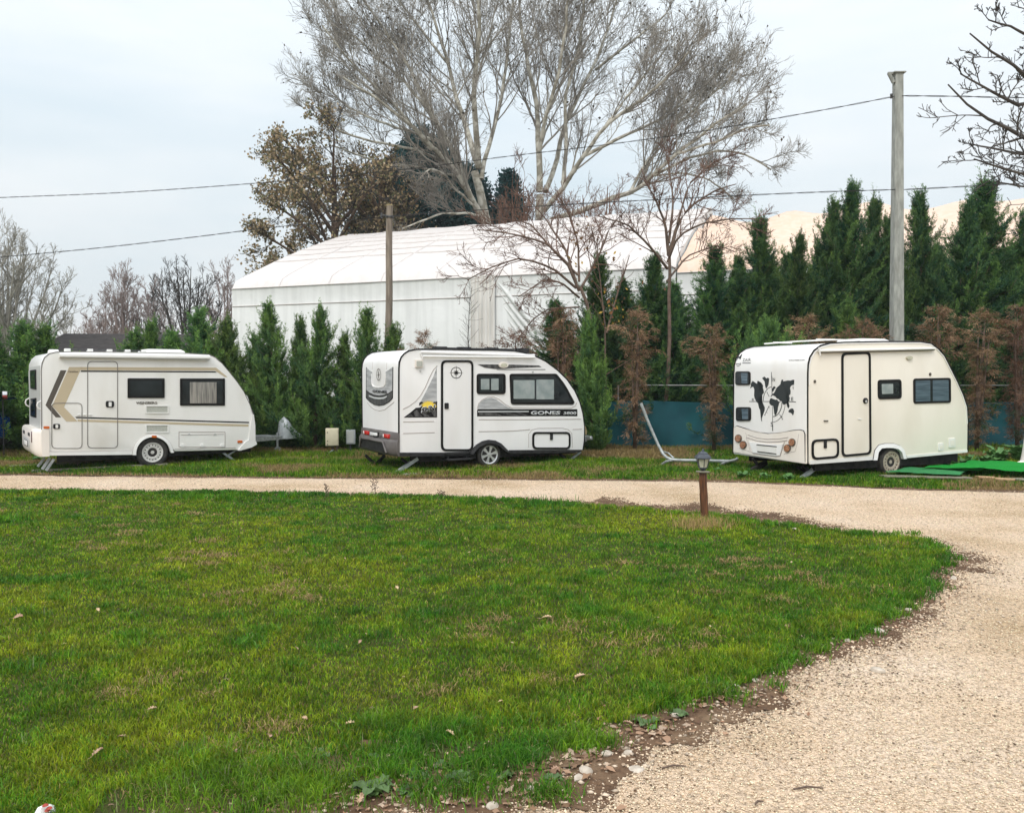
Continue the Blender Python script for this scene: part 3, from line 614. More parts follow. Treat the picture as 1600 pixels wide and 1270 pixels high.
for i, (px_, py_, sz, nl, lb) in enumerate([(585, 1238, .11, 13, 'dusty green rosette weed at the lower lawn edge, leftmost of the weeds on the soil'), (650, 1216, .08, 11, 'small green rosette weed right of the leftmost rosette'),
    (720, 1225, .09, 12, 'flat grey green weed in the middle of the bare soil'), (600, 1190, .09, 6, 'small weed with rounded leaves between grass tufts'),
    (500, 1185, .09, 6, 'pale broad weed leaves left of the bare soil patch'), (1010, 1136, .09, 8, 'leafy weed on the lawn edge near the flat stone slab'), (1060, 1120, .07, 7, 'small leafy weed at the edge of the lower right lawn'), (545, 1222, .08, 10, 'small dusty weed above the leftmost rosette'), (690, 1200, .06, 8, 'tiny green rosette between grass tufts at the bare soil'), (860, 1222, .07, 9, 'grey green weed at the right end of the bare soil'), (780, 1218, .08, 9, 'flat weed beside the wide curled leaf'), (640, 1240, .07, 8, 'small rosette weed below the bare soil near the bottom edge')]):
    weed(lb, px_, py_, sz, nl, i, .35, WL)
for i, (px_, py_, sz, nl, lb) in enumerate([(1160, 748, .26, 9, 'low leafy weed under the left end of the right caravan'), (1195, 750, .24, 8, 'pale leafy weed below the rear panel of the right caravan'), (1232, 752, .24, 9, 'leafy weed beside the rear leg of the right caravan'),
    (1120, 737, .2, 7, 'flattened pale weed on the verge right of the lamp head'), (60, 722, .22, 8, 'leafy weed behind the rear leg of the left caravan'), (1262, 748, .2, 7, 'small leafy weed in front of the rear leg of the right caravan')]):
    weed(lb, px_, py_, sz * .72, nl + 5, 20 + i, .7, (0.06, 0.15, 0.035))
for i, (px_, py_, sz, nl, lb) in enumerate([(1560, 727, .40, 30, 'tall leafy green weed clump beside the white ornament'), (1590, 722, .40, 26, 'leafy green weed clump behind the white ornament'), (1538, 730, .30, 22, 'leafy weed clump at the front end of the right caravan'), (1512, 732, .34, 11, 'small weed clump under the nose of the right caravan'), (1490, 737, .30, 10, 'dark weed tuft beneath the front legs of the right caravan')]):
    weed(lb, px_, py_, sz * .85, nl, 40 + i, 1.2, (0.06, 0.15, 0.035))
# thin dead stalks standing at the road's near edge
def stalk(px_, py_, h_, seed, lb):
    r_ = random.Random(seed); bm = bmesh.new(); q = G(px_, py_)
    for k in range(3):
        x = r_.uniform(-.05, .05); top = h_ * r_.uniform(.7, 1); lx_ = r_.uniform(-.05, .05); pts = [(x, 0, 0), (x + lx_ * .4, 0, top * .5), (x + lx_, 0, top)]; tube(bm, pts, [.004, .004, .003], 5)
        for j in range(4):
            z_ = top * (.45 + .15 * j); sg = (-1) ** j; tube(bm, [(x + lx_ * .7, 0, z_), (x + lx_ * .7 + sg * .03, r_.uniform(-.02, .02), z_ + .03)], [.004, .007], 5)
    o_ = bm_obj('dead_stalk', bm, 'brown_bark'); o_.location = (q.x, q.y, 0); tag(o_, lb, 'weed', 'dead weed stalks by the road')
stalk(512, 779, .24, 1, 'dead brown stalks at the lawn rim below the left end of the middle caravan'); stalk(583, 777, .30, 2, 'taller dead stalk at the lawn rim below the rear of the middle caravan'); stalk(690, 780, .16, 3, 'short dead stalks at the lawn rim below the caravan with the compass')
# ------------------------------------------------------------------ caravans
class Van:
    """A caravan whose near side panel is the plane v = 0; s runs from tail to nose, v across, z up."""
    def __init__(s, name, label, near_px, Y0, th, W, outline, group):
        s.O = P(near_px, HORIZ, Y0); s.O.z = 0; s.th = R(th); s.W = W
        s.u = Vector((math.cos(s.th), math.sin(s.th), 0)); s.v = Vector((-math.sin(s.th), math.cos(s.th), 0))
        s.root = thing(name, label, 'caravan', s.O, s.th, group)
        s.out = [s.side(*p) for p in outline]
        s.prof = None
    def side(s, px, py, v=0.0):
        d = ray(px, py); n = s.v; t = (s.O + n * v - CAM).dot(n) / d.dot(n); q = CAM + d * t - s.O
        return (q.dot(s.u), q.z)
    def back(s, px, py, off=0.0):
        """point of the tail skin seen at a pixel -> (v, z)"""
        d = ray(px, py); sc = -off
        for _ in range(12):
            t = (s.O + s.u * sc - CAM).dot(s.u) / d.dot(s.u); q = CAM + d * t - s.O; sc = s.tail(q.z) - off
        return (q.dot(s.v), q.z)
    def tail(s, z):
        if not s.prof: return 0.0
        if z <= s.prof[0][1]: return s.prof[0][0]
        for a, b in zip(s.prof, s.prof[1:]):
            if a[1] <= z <= b[1]: return a[0] + (b[0] - a[0]) * (z - a[1]) / max(b[1] - a[1], 1e-6)
        return s.prof[-1][0]
    def body(s, side_m, skin_m, bev=0.03, name='body'):
        bm = bmesh.new(); A = [bm.verts.new((x, 0, z)) for x, z in s.out]; B = [bm.verts.new((x, s.W, z)) for x, z in s.out]; K = len(A)
        f1 = bm.faces.new(A); f2 = bm.faces.new(B); sk = [bm.faces.new((A[i], A[(i + 1) % K], B[(i + 1) % K], B[i])) for i in range(K)]
        for f in sk: f.material_index = 1
        es = list(f1.edges) + list(f2.edges)
        if bev: bmesh.ops.bevel(bm, geom=es, offset=bev, segments=3, affect='EDGES', profile=.6)
        return bm_obj(name, bm, [side_m, skin_m], s.root, 32)
    def plate(s, name, pts, m, d=0.006, d0=-0.012, parent=None, px=True, bev=0.0):
        """flat panel on the side, standing d proud of it"""
        q = [s.side(*p) for p in pts] if px else pts
        bm = bmesh.new(); f = bm.faces.new([bm.verts.new((x, -d0, z)) for x, z in q])
        r_ = bmesh.ops.extrude_face_region(bm, geom=[f]); vs = [v for v in r_['geom'] if isinstance(v, bmesh.types.BMVert)]
        bmesh.ops.translate(bm, vec=(0, -(d - d0), 0), verts=vs)
        if bev:
            fo = [g for g in r_['geom'] if isinstance(g, bmesh.types.BMFace)]; bmesh.ops.bevel(bm, geom=list(fo[0].edges), offset=bev, segments=2, affect='EDGES')
        return bm_obj(name, bm, m, parent or s.root, 40)
    def pxm(s, p):
        return abs(s.side(p[0], p[1] + 10)[1] - s.side(*p)[1]) / 10
    def ring(s, name, pts, wd, m, d=0.012, d0=-0.01, parent=None, px=True, rc=None):
        if rc is None: q = [s.side(*p) for p in pts] if px else pts; i_ = inset(q, wd)
        else: mp = s.pxm(pts[0]); q, i_ = ringpair([s.side(*p) for p in pts], [x * mp for x in rc] if isinstance(rc, (list, tuple)) else rc * mp, wd)
        bm = bmesh.new(); K = len(q)
        a = [bm.verts.new((x, -d0, z)) for x, z in q]; b = [bm.verts.new((x, -d, z)) for x, z in q]; c = [bm.verts.new((x, -d, z)) for x, z in i_]; e_ = [bm.verts.new((x, -d0, z)) for x, z in i_]
        for i in range(K):
            j = (i + 1) % K
            for u_, w_ in ((a, b), (b, c), (c, e_)): bm.faces.new((u_[i], u_[j], w_[j], w_[i]))
        return bm_obj(name, bm, m, parent or s.root, 50), i_
    def bplate(s, name, pts, m, d=0.006, parent=None, deep=0.0, px=True):
        """panel on the tail skin, following its curve; deep > 0 makes it a thick moulding"""
        q = [s.back(*p) for p in pts] if px else pts
        bm = bmesh.new(); f = bm.faces.new([bm.verts.new((0, v, z)) for v, z in q])
        zs = [z for _, z in q]; z0, z1 = min(zs), max(zs); cut = s.prof[1][1] if s.prof else 9
        zz = cut
        while zz < z1 and s.prof:
            if zz > z0: bmesh.ops.bisect_plane(bm, geom=bm.verts[:] + bm.edges[:] + bm.faces[:], plane_co=(0, 0, zz), plane_no=(0, 0, 1))
            zz += 0.03
        bmesh.ops.triangulate(bm, faces=bm.faces[:])
        r_ = bmesh.ops.extrude_face_region(bm, geom=bm.faces[:]); vs = {v for v in r_['geom'] if isinstance(v, bmesh.types.BMVert)}
        for v in bm.verts: v.co.x = s.tail(v.co.z) - (d if v in vs else -0.012)
        return bm_obj(name, bm, m, parent or s.root, 35)
    def line(s, name, pts, rad, m, parent=None, closed=False, d=0.0, px=True, n=6):
        q = [s.side(*p) for p in pts] if px else pts
        bm = bmesh.new(); tube(bm, [(x, -d, z) for x, z in q], rad, n, closed=closed); return bm_obj(name, bm, m, parent or s.root, 60)
    def bline(s, name, pts, rad, m, parent=None, closed=False, d=0.0, px=True):
        q = [s.back(*p) for p in pts] if px else pts
        bm = bmesh.new(); tube(bm, [(s.tail(z) - d, v, z) for v, z in q], rad, 6, closed=closed); return bm_obj(name, bm, m, parent or s.root, 60)
    def text(s, name, st, p0, p1, hpx, m, slant=0.0, d=0.008, parent=None, back=False, bold=0.0, space=1.0, depth=0.003):
        cu = bpy.data.curves.new('t', 'FONT'); cu.body = st; cu.size = 1; cu.offset = bold; cu.space_character = space; cu.resolution_u = 3
        o_ = bpy.data.objects.new('t', cu); C.objects.link(o_); dg = bpy.context.evaluated_depsgraph_get(); dg.update(); me = bpy.data.meshes.new_from_object(o_.evaluated_get(dg))
        bpy.data.objects.remove(o_); bm = bmesh.new(); bm.from_mesh(me); bpy.data.meshes.remove(me)
        xs = [v.co.x for v in bm.verts]; ys = [v.co.y for v in bm.verts]; x0, x1, y0, y1 = min(xs), max(xs), min(ys), max(ys)
        r_ = bmesh.ops.extrude_face_region(bm, geom=bm.faces[:]); vs = {v for v in r_['geom'] if isinstance(v, bmesh.types.BMVert)}
        for v in bm.verts:
            tx = (v.co.x - x0) / (x1 - x0); ty = (v.co.y - y0) / (y1 - y0)
            px_ = p0[0] + (p1[0] - p0[0]) * tx + ty * hpx * slant; py_ = p0[1] + (p1[1] - p0[1]) * tx - ty * hpx
            dd = d if v in vs else d - depth
            if back: a, z = s.back(px_, py_, dd); v.co = (s.tail(z) - dd, a, z)
            else: a, z = s.side(px_, py_); v.co = (a, -dd, z)
        return bm_obj(name, bm, m, parent or s.root)
    def window(s, pts, glass='dark_glass', fw=0.03, r=2, d=0.018, panes=(), frame='black_rubber', pane_m='blind_glass'):
        f, i_ = s.ring('window', pts, fw, frame, d=d, rc=r)
        s.plate('glass', i_, glass, d=d - 0.008, parent=f, px=False)
        for p_ in panes: s.plate('pane', roundpoly(p_, 1.0, 3), pane_m, d=d - 0.004, parent=f)
        return f
    def wheel(s, px, py, Rw, v, rim_r, kind='steel', wd=0.19):
        """wheel in the plane v, centre seen at px,py on the side panel"""
        cs, cz = s.side(px, py, v)
        return s.wheel_at(cs, v, Rw, rim_r, kind, wd)
    def wheel_at(s, cs, v, Rw, rim_r, kind, wd, face=-1):
        cz = Rw + 0.004
        h = bpy.data.objects.new('wheel', None); C.objects.link(h); h.parent = s.root; h.location = (cs, v, cz); h.empty_display_size = .1
        bm = bmesh.new(); w2 = wd / 2
        lathe(bm, [(rim_r * .93, -w2 * .8), (rim_r * 1.0, -w2 * .95), (Rw * .86, -w2 * 1.05), (Rw * .95, -w2 * .9), (Rw, -w2 * .62), (Rw * .992, 0), (Rw, w2 * .62), (Rw * .95, w2 * .9), (Rw * .86, w2 * 1.05), (rim_r, w2 * .95), (rim_r * .93, w2 * .8)], (0, 0, 0), 'y', 40)
        bm_obj('tyre', bm, 'tyre', h, 40)
        bm = bmesh.new(); f_ = -w2
        if kind != 'alloy':
            r = rim_r
            lathe(bm, [(0.001, f_ * .84), (r * .16, f_ * .84), (r * .20, f_ * .74), (r * .42, f_ * .74), (r * .50, f_ * .88), (r * .66, f_ * .90), (r * .80, f_ * .86), (r * .86, f_ * .86), (r * .91, f_ * 1.0), (r * 1.0, f_ * 1.04), (r * 1.02, f_ * .92), (r * .9, f_ * .3), (0.001, f_ * .2)], (0, 0, 0), 'y', 36)
            for k in range(16):
                a = 2 * math.pi * k / 16; c_ = Vector((math.cos(a) * r * .745, f_ * .905, math.sin(a) * r * .745)); er = Vector((math.cos(a), 0, math.sin(a))); et = Vector((-math.sin(a), 0, math.cos(a)))
                vs = [bm.verts.new(c_ + er * (math.cos(q) * r * .075) + et * (math.sin(q) * r * .048) + Vector((0, f_ * .02, 0))) for q in [j * math.pi / 4 for j in range(8)]]
                f = bm.faces.new(vs); f.material_index = 1
            for k in range(5):
                a = 2 * math.pi * k / 5; lathe(bm, [(.014, f_ * .80), (.012, f_ * .6)], (math.cos(a) * r * .31, 0, math.sin(a) * r * .31), 'y', 6, mi=1)
        else:
            r = rim_r
            lathe(bm, [(r * .84, f_ * .3), (r * .88, f_ * .95), (r * .98, f_ * 1.06), (r * 1.02, f_ * .9), (r * .98, f_ * .2)], (0, 0, 0), 'y', 36)
            lathe(bm, [(0.001, f_ * .2), (r * .95, f_ * .2), (r * .95, f_ * .15), (0.001, f_ * .1)], (0, 0, 0), 'y', 30, mi=1)
            lathe(bm, [(0.001, f_ * .98), (r * .12, f_ * .98), (r * .2, f_ * .9), (r * .24, f_ * .5), (0.001, f_ * .3)], (0, 0, 0), 'y', 20)
            for k in range(6):
                a = 2 * math.pi * k / 6 + .26; er = Vector((math.cos(a), 0, math.sin(a))); et = Vector((-math.sin(a), 0, math.cos(a))); fr = []
                for rr, hw in ((r * .1, r * .11), (r * .45, r * .10), (r * .9, r * .2)):
                    fr.append([bm.verts.new(er * rr + et * sg * hw + Vector((0, f_ * dd, 0))) for sg, dd in ((-1, .5), (-1, .93), (1, .93), (1, .5))])
                for A, B in zip(fr, fr[1:]):
                    for j in range(4): bm.faces.new((A[j], A[(j + 1) % 4], B[(j + 1) % 4], B[j]))
                bm.faces.new(fr[-1]); bm.faces.new(fr[0])
        bm_obj('rim', bm, {'steel': ['steel_rim', 'black_rubber'], 'rusty': ['rusty_rim', 'black_rubber'], 'alloy': ['alloy_rim', 'black_plastic']}[kind], h, 35)
        return h
    def under(s, wheel_s, zt, x0, x1, Rw, kind, rim_r):
        """dark floor pan, axle, far wheel"""
        bm = bmesh.new(); W = s.W
        bx(bm, x0, x1, .12, .19, zt - .16, zt + .02); bx(bm, x0, x1, W - .19, W - .12, zt - .16, zt + .02)
        for k in range(3): bx(bm, x0 + (x1 - x0) * (k + .2) / 3, x0 + (x1 - x0) * (k + .2) / 3 + .06, .19, W - .19, zt - .1, zt)
        tube(bm, [(wheel_s, .25, Rw), (wheel_s, W - .25, Rw)], .035, 8)
        bm_obj('chassis', bm, 'chassis', s.root, 40)
        h = s.wheel_at(wheel_s, W - .16, Rw, rim_r, kind, .19)
    def well(s, arch):
        """dark liner above the wheels, straight through under the floor"""
        q = [s.side(*p) for p in arch]; i_ = inset(q, 0.004); bm = bmesh.new()
        A = [bm.verts.new((x, .02, z)) for x, z in i_]; B = [bm.verts.new((x, .42, z)) for x, z in i_]
        for k in range(len(A) - 1): bm.faces.new((A[k], A[k + 1], B[k + 1], B[k]))
        bm.faces.new(B); bm_obj('wheel_well', bm, 'black_plastic', s.root, 60)
    def leg(s, top, foot, v, m='chassis', w_=.045, v2=None):
        a = s.side(*top, v); b = s.side(*foot, v if v2 is None else v2); v2 = v if v2 is None else v2
        bm = bmesh.new(); p, q = Vector((a[0], v, a[1])), Vector((b[0], v2, max(b[1], .012)))
        d = (q - p).normalized(); n1 = Vector((0, 1, 0)); n2 = d.cross(n1).normalized()
        for c_ in (0,):
            A = [bm.verts.new(p + n1 * w_ * a_ + n2 * w_ * .45 * b_) for a_, b_ in ((-.5, -1), (.5, -1), (.5, 1), (-.5, 1))]
            B = [bm.verts.new(q + n1 * w_ * a_ + n2 * w_ * .45 * b_) for a_, b_ in ((-.5, -1), (.5, -1), (.5, 1), (-.5, 1))]
            for k in range(4): bm.faces.new((A[k], A[(k + 1) % 4], B[(k + 1) % 4], B[k]))
            bm.faces.new(A); bm.faces.new(B)
        if q.z < .2: bx(bm, q.x - .05, q.x + .05, q.y - .06, q.y + .06, .004, .018)
        return bm_obj('stabiliser_leg', bm, m, s.root)
    def setprof(s, pts):
        s.prof = [s.side(*p) for p in pts]; s.prof.sort(key=lambda a: a[1])
GV = 'caravans parked on the verge behind the gravel road'

# ---- left caravan
c1out = [(65, 709), (65, 600), (64.5, 580), (65.5, 568), (69.5, 558.5), (77, 552.5), (88, 550), (120, 549.6), (200, 550.5), (290, 552), (327, 554.2), (337, 558.5), (347, 568), (358, 581), (370, 596), (381, 612),
         (390, 631), (396, 647), (398.6, 665), (398.8, 690), (394, 697), (371, 703), (271.5, 705.5), (269, 698), (264.5, 690), (257, 683.5), (247, 679.6), (237, 678.6), (226.5, 680), (217, 685), (210.5, 693), (207.8, 702), (207.6, 708.6)]
V = Van('caravan', 'left caravan, off white with beige and brown chevron stripes along its side', 65, 15.4, 37, 2.1, c1out, GV)
prof1 = [(65, 709), (65, 600), (64.5, 580), (65.5, 568), (69.5, 558.5), (77, 552.5), (88, 550)]
V.setprof(prof1)
for k in range(3): V.out[k] = (0.0, V.out[k][1]); V.prof[k] = (0.0, V.prof[k][1])
V.body('white_paint', 'cool_white', .035)
V.line('edge_trim', c1out[:20], .009, 'line_grey', d=-.004)
arch1 = c1out[22:]
V.well([(271, 708)] + arch1[1:-1] + [(208, 710)])
ws, _ = V.side(237, 713, .11)
V.wheel_at(ws, .11, .315, .205, 'steel', .19); V.under(ws, V.side(150, 709)[1] + .02, .25, V.side(398, 690)[0] - .05, .315, 'steel', .2)
# fender band
def arch_band(van, outer, inner_w, m, d, nm='fender', line=None):
    q = [van.side(*p) for p in outer]; K = len(q); inn = []
    cx_ = sum(p[0] for p in q) / K; cz_ = min(p[1] for p in q)
    for x, z in q:
        v_ = Vector((cx_ - x, cz_ - z)); L_ = v_.length; inn.append((x + v_.x / L_ * inner_w, z + v_.y / L_ * inner_w if z > cz_ + .03 else z))
    bm = bmesh.new(); a = [bm.verts.new((x, .01, z)) for x, z in q]; b = [bm.verts.new((x, -d * .6, z)) for x, z in q]; c = [bm.verts.new((x, -d, z)) for x, z in inn]; e_ = [bm.verts.new((x, .04, z)) for x, z in inn]
    for i in range(K - 1):
        for u_, w_ in ((a, b), (b, c), (c, e_)): bm.faces.new((u_[i], u_[i + 1], w_[i + 1], w_[i]))
    f = bm_obj(nm, bm, m, van.root, 50)
    if line: van.line('fender_trim', outer, .008, line, parent=f, d=.004)
    return f
def arc_px(cx, cy, rx, ry, a0, a1, n=18): return [(cx + rx * math.cos(R(a0 + (a1 - a0) * i / n)), cy - ry * math.sin(R(a0 + (a1 - a0) * i / n))) for i in range(n + 1)]
f = arch_band(V, [(207.3, 711)] + arc_px(239, 709, 31.8, 31, 176, 8) + [(271.8, 707)], .06, 'white_plastic', .035, line='soft_line')
# side decals
V.plate('chevron_stripe', [(94.6, 578.5), (103.9, 578.5), (79.8, 632.7), (95.7, 651.9), (87, 651.9), (71, 633)], 'brown_decal', d=.003)
V.plate('chevron_stripe', [(108, 573.4), (128.5, 573.4), (125, 579.8), (100, 636), (121.4, 658.6), (103.7, 658.6), (81.6, 634)], 'beige_decal', d=.003)
V.plate('upper_stripe', [(127, 573.4), (337.5, 574.4), (355.5, 589), (351, 589), (336, 579), (126, 578.4)], 'beige_decal', d=.003)
V.plate('upper_stripe', [(126.5, 578.9), (336, 580), (339, 582), (126, 581)], 'black_decal', d=.0035)
V.plate('lower_stripe', [(117.8, 651), (389, 659), (389, 661), (119, 653.2)], 'black_decal', d=.0035)
V.plate('lower_stripe', [(121, 655), (388.5, 663), (388, 666.5), (121.5, 658.6)], 'beige_decal', d=.003)
d_, _ = V.ring('door', rect(136.3, 564.4, 184.2, 700.2), .013, 'line_grey', d=.008, rc=7)
h_ = V.plate('door_handle', roundpoly(rect(165.2, 626.4, 178, 636.3), 3), 'black_plastic', d=.02, parent=d_, bev=.006); V.plate('handle_grip', roundpoly(rect(169.5, 628, 174, 635), 1), 'white_plastic', d=.03, parent=d_)
h2, _ = V.ring('storage_hatch', rect(80.3, 629.3, 128.6, 700.8), .012, 'line_grey', d=.008, rc=7)
V.plate('hatch_handle', roundpoly(rect(83, 662.2, 93.4, 669.8), 2), 'black_plastic', d=.02, parent=h2, bev=.005); V.plate('handle_grip', roundpoly(rect(86.5, 663.3, 90.5, 668.6), 1), 'white_plastic', d=.03, parent=h2)
for x0 in (121, 129.5, 139): V.line('door_catch', [(x0, 648), (x0 + 4.6, 648)], .010, 'white_plastic', d=.012)
V.window(rect(199.2, 591, 257, 621.8), fw=.045, r=1.2)
f = V.window(rect(281.2, 591.2, 351.2, 633.6), fw=.045, r=1.2); V.plate('curtain', rect(296.5, 597, 338, 630), 'curtain_glass', d=.0125, parent=f)
V.text('maker_lettering', 'WEINSBERG', (212.4, 631.5), (245.5, 631.5), 4.2, 'brown_decal', bold=.02)
V.text('model_lettering', 'CaraOne', (106.5, 581.6), (121.5, 581.8), 2.6, 'brown_decal', d=.009)
for (y0, y1) in ((633, 646.2), (663, 676.2)):
    f, i_ = V.ring('vent', rect(227, y0, 263.6, y1), .025, 'white_plastic', d=.014, rc=1.5); V.plate('vent_grille', i_, 'vent_mesh', d=.004, parent=f, px=False)
for r_ in ((67.8, 665.8, 77.2, 669.8), (236.4, 680.1, 244.4, 683.8), (371, 688, 378.8, 691.9)): V.plate('side_marker', roundpoly(rect(*r_), 1.6), 'orange_lens', d=.04 if r_[0] == 236.4 else .02, bev=.005)
f, _ = V.ring('gas_locker', rect(279, 674.2, 352, 698.6), .012, 'soft_line', d=.006, rc=1.2); V.line('locker_seam', [(283, 679), (350, 678)], .005, 'soft_line', parent=f, d=.004)
for x_ in (285, 315.5, 347): V.plate('locker_clip', roundpoly(rect(x_ - 3, 694, x_ + 3, 698), 1.5), 'white_plastic', d=.025, parent=f)
for x_ in (295.4, 336): V.plate('locker_hinge', [(x_ - 2.5, 679.5), (x_, 676.8), (x_ + 2.5, 679.5)], 'panel_grey', d=.012, parent=f)
V.line('sill_seam', [(72, 705.3), (140, 705), (206, 703.6)], .006, 'soft_line', d=.002); V.line('sill_seam', [(273, 701.5), (368, 699)], .006, 'soft_line', d=.002)
V.plate('sill', [(66, 706.6), (206.5, 704.6), (206.8, 710.2), (72, 711.6)], 'white_plastic', d=.02)
# awning casing
def awning(van, p0, p1, hp, d, m='white_plastic', endcap=True):
    """rolled awning casing along the roof edge, rounded section"""
    bm = bmesh.new(); a0, z0 = van.side(*p0); a1, z1 = van.side(*p1); ht = hp
    prof_ = [(.0, 0), (-d * .8, -.01), (-d, -ht * .3), (-d * .95, -ht * .75), (-d * .55, -ht), (0, -ht)]
    A = [bm.verts.new((a0, y, z0 + z)) for y, z in prof_]; B = [bm.verts.new((a1, y, z1 + z)) for y, z in prof_]
    for k in range(len(A) - 1): bm.faces.new((A[k], A[k + 1], B[k + 1], B[k]))
    bm.faces.new(A); bm.faces.new(B); o_ = bm_obj('awning_casing', bm, m, van.root, 50); return o_
f = awning(V, (92, 551), (326, 554.6), .105, .10); 
f2 = V.line('awning_rail', [(93, 558.5), (326, 562.2)], .012, 'panel_grey', parent=f, d=.07)
zr = V.side(88, 550)[1]
def roof_box(van, name, s0, s1, v0, v1, z0, z1, m, bev=.015, parent=None):
    bm = bmesh.new(); bx(bm, s0, s1, v0, v1, z0, z1, bev=bev); return bm_obj(name, bm, m, parent or van.root, 40)
def roof_hatch(van, s0, s1, v0, v1, zb, h, m='white_plastic'):
    bm = bmesh.new(); cs, cv = (s0 + s1) / 2, (v0 + v1) / 2; rings = []
    for k_, z in ((1.0, 0), (1.0, h * .3), (.93, h * .75), (.80, h)):
        q = roundpoly([(cs + (x - cs) * k_, cv + (y - cv) * k_) for x, y in rect(s0, v0, s1, v1)], .08, 4); rings.append([bm.verts.new((x, y, zb + z)) for x, y in q])
    for A, B in zip(rings, rings[1:]):
        for i in range(len(A)): bm.faces.new((A[i], A[(i + 1) % len(A)], B[(i + 1) % len(B)], B[i]))
    bm.faces.new(rings[-1]); bm.faces.new(rings[0]); return bm_obj('roof_hatch', bm, m, van.root, 50)
def on_roof(van, px, v): return van.side(px, 550, v)[0]
roof_hatch(V, V.side(222, 548, .7)[0], V.side(287, 550, .7)[0], .45, 1.3, zr - .02, .13)
roof_hatch(V, V.side(76, 548, .5)[0], V.side(92, 548, .5)[0], .35, .75, zr - .03, .09)
f = roof_box(V, 'roof_rail', V.side(102, 547, .3)[0], V.side(170, 547, .3)[0], .10, .14, zr + .045, zr + .07, 'dark_steel', .004)
roof_box(V, 'roof_rail', V.side(170, 547, .3)[0], V.side(222, 547, .3)[0], .10, .14, zr + .045, zr + .07, 'dark_steel', .004)
for a in (103, 138, 168, 196, 221): roof_box(V, 'rail_foot', V.side(a, 547, .3)[0] - .05, V.side(a, 547, .3)[0] + .05, .06, .20, zr - .02, zr + .075, 'white_plastic', .01, parent=f)
# tail of the left caravan
f = V.bplate('tail_panel', roundpoly([(46.4, 574), (63, 571), (63.2, 669), (46.4, 668)], .6, 2), 'panel_grey', d=.006)
for q in ([(48.4, 578.5), (57.4, 577.2), (57.6, 609), (49, 607)], [(49, 622.8), (57.6, 621.5), (57.6, 652.8), (49, 650)]):
    wn = V.bplate('window', roundpoly(q, 1.2, 3), 'black_rubber', d=.02); c_ = [(sum(p[0] for p in q) / 4, sum(p[1] for p in q) / 4)][0]
    V.bplate('glass', roundpoly([(c_[0] + (x - c_[0]) * .8, c_[1] + (y - c_[1]) * .88) for x, y in q], .8, 3), 'dark_glass', d=.026, parent=wn)
def grab(van, v, z0, z1, m='white_plastic'):
    bm = bmesh.new(); x = van.tail(z0); tube(bm, [(x + .01, v, z0), (x - .06, v, z0 + .04), (x - .075, v, (z0 + z1) / 2), (x - .06, v, z1 - .04), (x + .01, v, z1)], .014, 8); return bm_obj('grab_handle', bm, m, van.root, 60)
z0, z1 = V.back(63, 640)[1], V.back(63, 627)[1]; grab(V, .12, z0, z1 + .02); grab(V, V.W - .06, z0, z1 + .03)
bm = bmesh.new(); zb0, zb1 = V.side(65, 711)[1], V.side(65, 673)[1]; W_ = V.W; lip = .17
outl = [(.10, -.03), (-.03, -.035), (-.13, .06), (-lip, .3), (-lip, W_ - .3), (-.13, W_ - .06), (-.03, W_ + .03), (.10, W_ + .03)]
rg = []
for z, k_ in ((zb0 - .03, .55), (zb0 + .02, .85), (zb0 + .1, 1), (zb1 - .05, 1.0), (zb1, .88), (zb1 + .02, .6)):
    rg.append([bm.verts.new((x * k_ if x < 0 else x, y, z + (.05 * math.sin(math.pi * min(max(y / W_, 0), 1)) if z > zb1 - .1 else 0))) for x, y in outl])
for A, B in zip(rg, rg[1:]):
    for i in range(len(A)): bm.faces.new((A[i], A[(i + 1) % len(A)], B[(i + 1) % len(B)], B[i]))
bm.faces.new(rg[0]); bm.faces.new(rg[-1]); bmp = bm_obj('rear_bumper', bm, 'warm_white', V.root, 40)
def on_bumper(name, v0, v1, z0, z1, m, lip_=.17, d=.012):
    bm = bmesh.new(); bx(bm, -lip_ - d, -lip_ + .02, v0, v1, z0, z1, bev=.008); return bm_obj(name, bm, m, bmp, 40)
on_bumper('tail_light', .22, .38, zb1 - .24, zb1 - .02, 'dark_red_lens', lip_=.155); on_bumper('tail_light', W_ - .38, W_ - .22, zb1 - .24, zb1 - .02, 'dark_red_lens', lip_=.155)
on_bumper('bumper_recess', .5, W_ - .5, zb0 + .1, zb1 - .18, 'panel_grey', d=.006); on_bumper('number_plate', .78, W_ - .78, zb0 + .12, zb0 + .24, 'black_plastic', d=.014); on_bumper('plate_face', .80, W_ - .80, zb0 + .13, zb0 + .23, 'white_plastic', d=.018)
on_bumper('vent_slot', .45, .75, zb1 - .13, zb1 - .06, 'black_plastic', d=.006); on_bumper('vent_slot', 1.3, 1.6, zb1 - .13, zb1 - .06, 'black_plastic', d=.006)
# legs, nose cover, drawbar
V.leg((78, 715), (66, 733), .15, 'old_galvanised', .05); V.leg((84, 717), (72, 735), .06, 'old_galvanised', .05); V.leg((70, 715), (59, 729), .5, 'old_galvanised', .045)
V.leg((345, 705), (368, 721), .15, 'old_galvanised', .05); V.leg((371, 702), (353, 713), .12, 'old_galvanised', .03)
L1, zf = V.side(398.5, 690)
bm = bmesh.new(); q = [V.side(*p) for p in ((371, 703.5), (384, 689), (392, 686.5), (399.5, 689), (401, 694), (392, 699), (375, 703.6))]
A = [bm.verts.new((x, -.03, z)) for x, z in q]; B = [bm.verts.new((x + .02, W_ + .03, z)) for x, z in q]; K = len(q)
for i in range(K): bm.faces.new((A[i], A[(i + 1) % K], B[(i + 1) % K], B[i]))
bm.faces.new(A); bm.faces.new(B); bm_obj('front_skirt', bm, 'white_plastic', V.root, 40)
